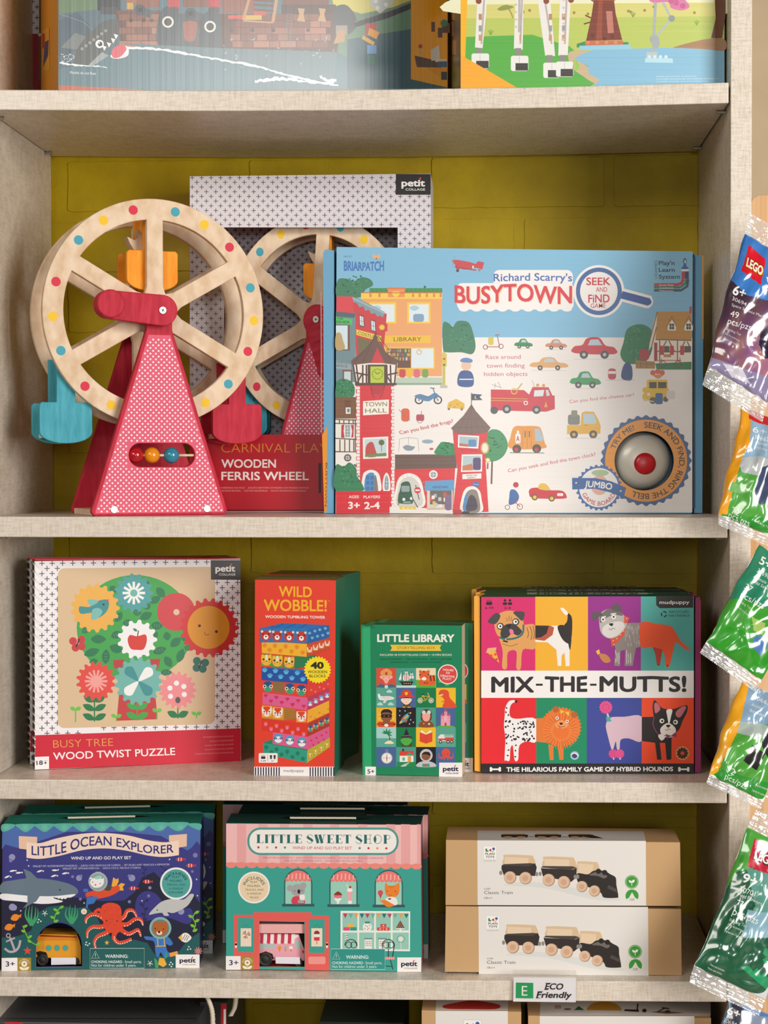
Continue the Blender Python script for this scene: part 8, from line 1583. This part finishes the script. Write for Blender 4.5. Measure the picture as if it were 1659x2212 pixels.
bag((1607, 503), (130, 80), (-79, 287), -.045, -.085, nebula,
    [([(1590, 480), (1760, 560), (1760, 690), (1659, 652), (1610, 640), (1572, 598)], '#3C7CC8'), ([(1600, 503), (1616, 503), (1576, 610), (1560, 606)], '#2C64A8'),
     ([(1617, 530), (1652, 562), (1640, 618), (1600, 586)], '#D8182A'), ([(1652, 600), (1680, 600), (1680, 620), (1656, 614)], '#E8EEF6'),
     ([(1640, 720), (1659, 700), (1700, 720), (1690, 770), (1650, 776), (1636, 745)], '#241C38'), ([(1530, 770), (1700, 830), (1700, 900), (1520, 800)], '#8E84A8'), ([(1560, 785), (1600, 795), (1620, 830), (1580, 815)], '#D8D4E0')],
    [('LEGO', 1607, 576, 1641, 598, 20, '#1C1A18', .05, .0004), ('LEGO', 1607, 576, 1641, 598, 19, '#F2C81E', .035, .0006), ('LEGO', 1608, 575, 1640, 596, 17, '#F4F2EE', .02, .0008),
     ('6+', 1583, 636, 1607, 646, 19, '#F0EEEE', .02), ('30694', 1582, 649, 1610, 664, 8, '#E8E6E8', 0), ('Space Science Mech', 1580, 662, 1648, 690, 6, '#E0DEE4', 0), ('49', 1575, 684, 1592, 690, 13, '#F0EEEE', .015), ('pcs/pzs', 1570, 700, 1618, 716, 13, '#F0EEEE', .012), ('Building Toy', 1568, 713, 1598, 727, 5, '#D8D4DC', 0), ('Jouet de construction', 1566, 722, 1596, 740, 4, '#D8D4DC', 0), ('Juguete para Construir', 1563, 734, 1595, 750, 4, '#D8D4DC', 0)],
    'hanging foil bag with blue header and dark purple space print, topmost of the bags', seed=1, seal_len=.15)
bag((1603, 876), (130, 55), (-50, 235), -.042, -.07, '#8FAFC8',
    [([(1560, 1000), (1659, 1000), (1760, 1020), (1760, 1200), (1530, 1160)], '#4FA53C'), ([(1590, 990), (1640, 985), (1700, 1010), (1690, 1040), (1600, 1020)], '#B9BDBE'), ([(1640, 1010), (1670, 1000), (1680, 1080), (1640, 1090), (1622, 1070)], '#3E4A6A'), ([(1596, 870), (1625, 874), (1616, 960), (1600, 990), (1576, 1080), (1566, 1135), (1500, 1135), (1520, 1020), (1570, 870)], '#F0A318'),
     ([(1617, 880), (1640, 885), (1700, 900), (1700, 930), (1640, 915), (1617, 905)], '#CC1822'), ([(1560, 1110), (1659, 1120), (1760, 1160), (1760, 1220), (1540, 1160)], '#2E9A34'), ([(1570, 1060), (1580, 1040), (1620, 1060), (1600, 1066)], '#7AB86A')],
    [('6+', 1620, 933, 1650, 940, 12, '#E8EEF2', .015), ('30667', 1624, 948, 1656, 955, 9, '#E8EEF2', 0), ('Animal', 1627, 958, 1652, 964, 6, '#E8EEF2', 0), ('Birthday Party', 1625, 968, 1672, 980, 6, '#E8EEF2', 0), ('72', 1580, 1108, 1595, 1115, 14, '#F0F4F0', .015), ('pcs/pzs', 1574, 1118, 1618, 1138, 14, '#F0F4F0', .012), ('Building Toy', 1630, 1128, 1662, 1142, 4, '#E0EEE0', 0)],
    'hanging foil bag with orange edge and grass print, just below the blue and purple one', top_seal=False, seed=2, seal_len=.10)
bag((1639, 1176), (120, 84), (-114, 210), -.040, -.075, '#2A8A68',
    [([(1540, 1300), (1600, 1290), (1700, 1330), (1700, 1520), (1500, 1380)], '#3FA032'), ([(1530, 1340), (1600, 1360), (1700, 1440), (1700, 1520), (1500, 1385)], '#2E9A24'), ([(1640, 1176), (1659, 1176), (1760, 1200), (1760, 1190), (1700, 1160)], '#2E8A7A'), ([(1654, 1176), (1680, 1180), (1680, 1200), (1652, 1184)], '#CC1822'), ([(1625, 1375), (1645, 1370), (1655, 1395), (1640, 1415), (1622, 1395)], '#4E7AB8'), ([(1620, 1330), (1650, 1345), (1645, 1370), (1625, 1360)], '#A8C86A')],
    [('5+', 1636, 1216, 1658, 1228, 17, '#F0F4F0', .02), ('30696', 1630, 1234, 1656, 1250, 9, '#E8F0EC', 0), ('Animals', 1624, 1246, 1650, 1260, 6, '#E8F0EC', 0), ('Wild Safari', 1622, 1256, 1656, 1274, 6, '#E8F0EC', 0), ('37', 1608, 1270, 1622, 1278, 12, '#F0F4F0', .015), ('pcs/pzs', 1598, 1288, 1646, 1314, 14, '#F0F4F0', .012), ('Building Toy', 1592, 1298, 1618, 1314, 5, '#D8E8E0', 0), ('Jouet de construction', 1588, 1308, 1614, 1330, 4, '#D8E8E0', 0)],
    'hanging green foil bag, third from the top, tilted most', top_seal=False, seed=3, seal_len=.12)
bag((1601, 1468), (120, 58), (-72, 205), -.036, -.07, '#86A8C4',
    [([(1580, 1578), (1659, 1560), (1760, 1600), (1760, 1760), (1520, 1700)], '#4FA53C'), ([(1590, 1555), (1640, 1560), (1700, 1580), (1690, 1600), (1585, 1580)], '#A9B8B0'), ([(1594, 1460), (1622, 1462), (1590, 1580), (1560, 1640), (1545, 1680), (1490, 1690), (1500, 1610), (1560, 1460)], '#F0A91C'), ([(1622, 1605), (1650, 1625), (1632, 1662), (1603, 1640)], '#262624'), ([(1640, 1600), (1659, 1575), (1662, 1640), (1650, 1625)], '#2A2A30'), ([(1560, 1660), (1659, 1690), (1760, 1740), (1760, 1780), (1530, 1680)], '#2E9A34')],
    [('6+', 1628, 1495, 1652, 1500, 11, '#E8EEF2', .015), ('30667', 1624, 1508, 1658, 1522, 8, '#E8EEF2', 0), ('Animal', 1620, 1522, 1642, 1530, 6, '#E8EEF2', 0), ('Birthday', 1617, 1534, 1648, 1546, 6, '#E8EEF2', 0), ('72', 1567, 1666, 1582, 1672, 13, '#F0F4F0', .015), ('pcs/pzs', 1562, 1680, 1610, 1704, 13, '#F0F4F0', .012), ('Jouet de construction', 1628, 1694, 1660, 1708, 5, '#E0EEE0', 0), ('Juguete de construccion', 1622, 1706, 1660, 1724, 5, '#E0EEE0', 0)],
    'hanging foil bag with orange edge and a black square block print, fourth from the top', top_seal=False, seed=4, seal_len=.09)
bag((1617, 1787), (150, 72), (-114, 300), -.040, -.08, '#1C5E40',
    [([(1605, 1780), (1659, 1795), (1780, 1840), (1780, 1900), (1659, 1900), (1640, 1870), (1590, 1880), (1560, 1935), (1530, 1935), (1570, 1780)], '#4FA53C'), ([(1612, 1790), (1622, 1792), (1600, 1870), (1590, 1880)], '#3C9436'), ([(1629, 1810), (1662, 1828), (1760, 1870), (1700, 1900), (1612, 1868)], '#C8203A'), ([(1632, 1812), (1659, 1826), (1659, 1840), (1628, 1830)], '#D88AA8'), ([(1610, 1870), (1760, 1910), (1760, 2020), (1600, 2010), (1628, 1950)], '#5E9C8C'), ([(1612, 1960), (1760, 1980), (1760, 2020), (1602, 2020)], '#8AB4C4'),
     ([(1597, 2084), (1616, 2082), (1625, 2095), (1634, 2086), (1642, 2104), (1650, 2096), (1659, 2112), (1780, 2160), (1659, 2140)], '#1FA068'), ([(1650, 2040), (1659, 2050), (1780, 2100), (1659, 2090), (1644, 2068), (1654, 2064), (1645, 2054)], '#1FA068')],
    [('LEGO', 1626, 1852, 1672, 1872, 20, '#1C1A18', .04, .0004), ('LEGO', 1627, 1851, 1671, 1870, 18, '#F4F2EE', .02, .0007), ('9+', 1602, 1900, 1630, 1908, 18, '#F0F4F0', .02), ('30701', 1594, 1920, 1628, 1932, 11, '#E8F0EC', 0), ('Field Flowers', 1590, 1930, 1640, 1950, 8, '#E8F0EC', 0), ('77', 1584, 1951, 1598, 1955, 13, '#F0F4F0', .01), ('pcs/pzs', 1576, 1970, 1630, 1990, 15, '#F0F4F0', .012), ('Building Toy', 1571, 1984, 1608, 1998, 6, '#D8E8E0', 0), ('Jouet de construction', 1568, 1992, 1604, 2010, 5, '#D8E8E0', 0), ('Juguete para Construir', 1562, 2006, 1600, 2024, 5, '#D8E8E0', 0), ('Vase not included', 1534, 2082, 1564, 2096, 4, '#E8F0EC', 0), ('Vaso non inclus', 1530, 2090, 1560, 2104, 4, '#E8F0EC', 0)],
    'hanging dark green foil bag with leaf print, lowest whole bag', seed=5, seal_len=.12, tsl=.13)
bag((1580, 2158), (150, 60), (-90, 230), -.034, -.06, '#2A3248',
    [([(1560, 2150), (1586, 2160), (1530, 2300), (1500, 2300)], '#4A7A9C'), ([(1586, 2150), (1780, 2200), (1780, 2220), (1610, 2185)], '#4E86C8'), ([(1600, 2185), (1659, 2195), (1700, 2300), (1620, 2260)], '#8A98B0')],
    [('6+', 1570, 2188, 1594, 2196, 16, '#F0EEEE', .02), ('30694', 1562, 2206, 1588, 2214, 9, '#E8E6E8', 0)],
    'hanging dark blue foil bag cut off by the bottom of the picture', top_seal=False, seed=6)
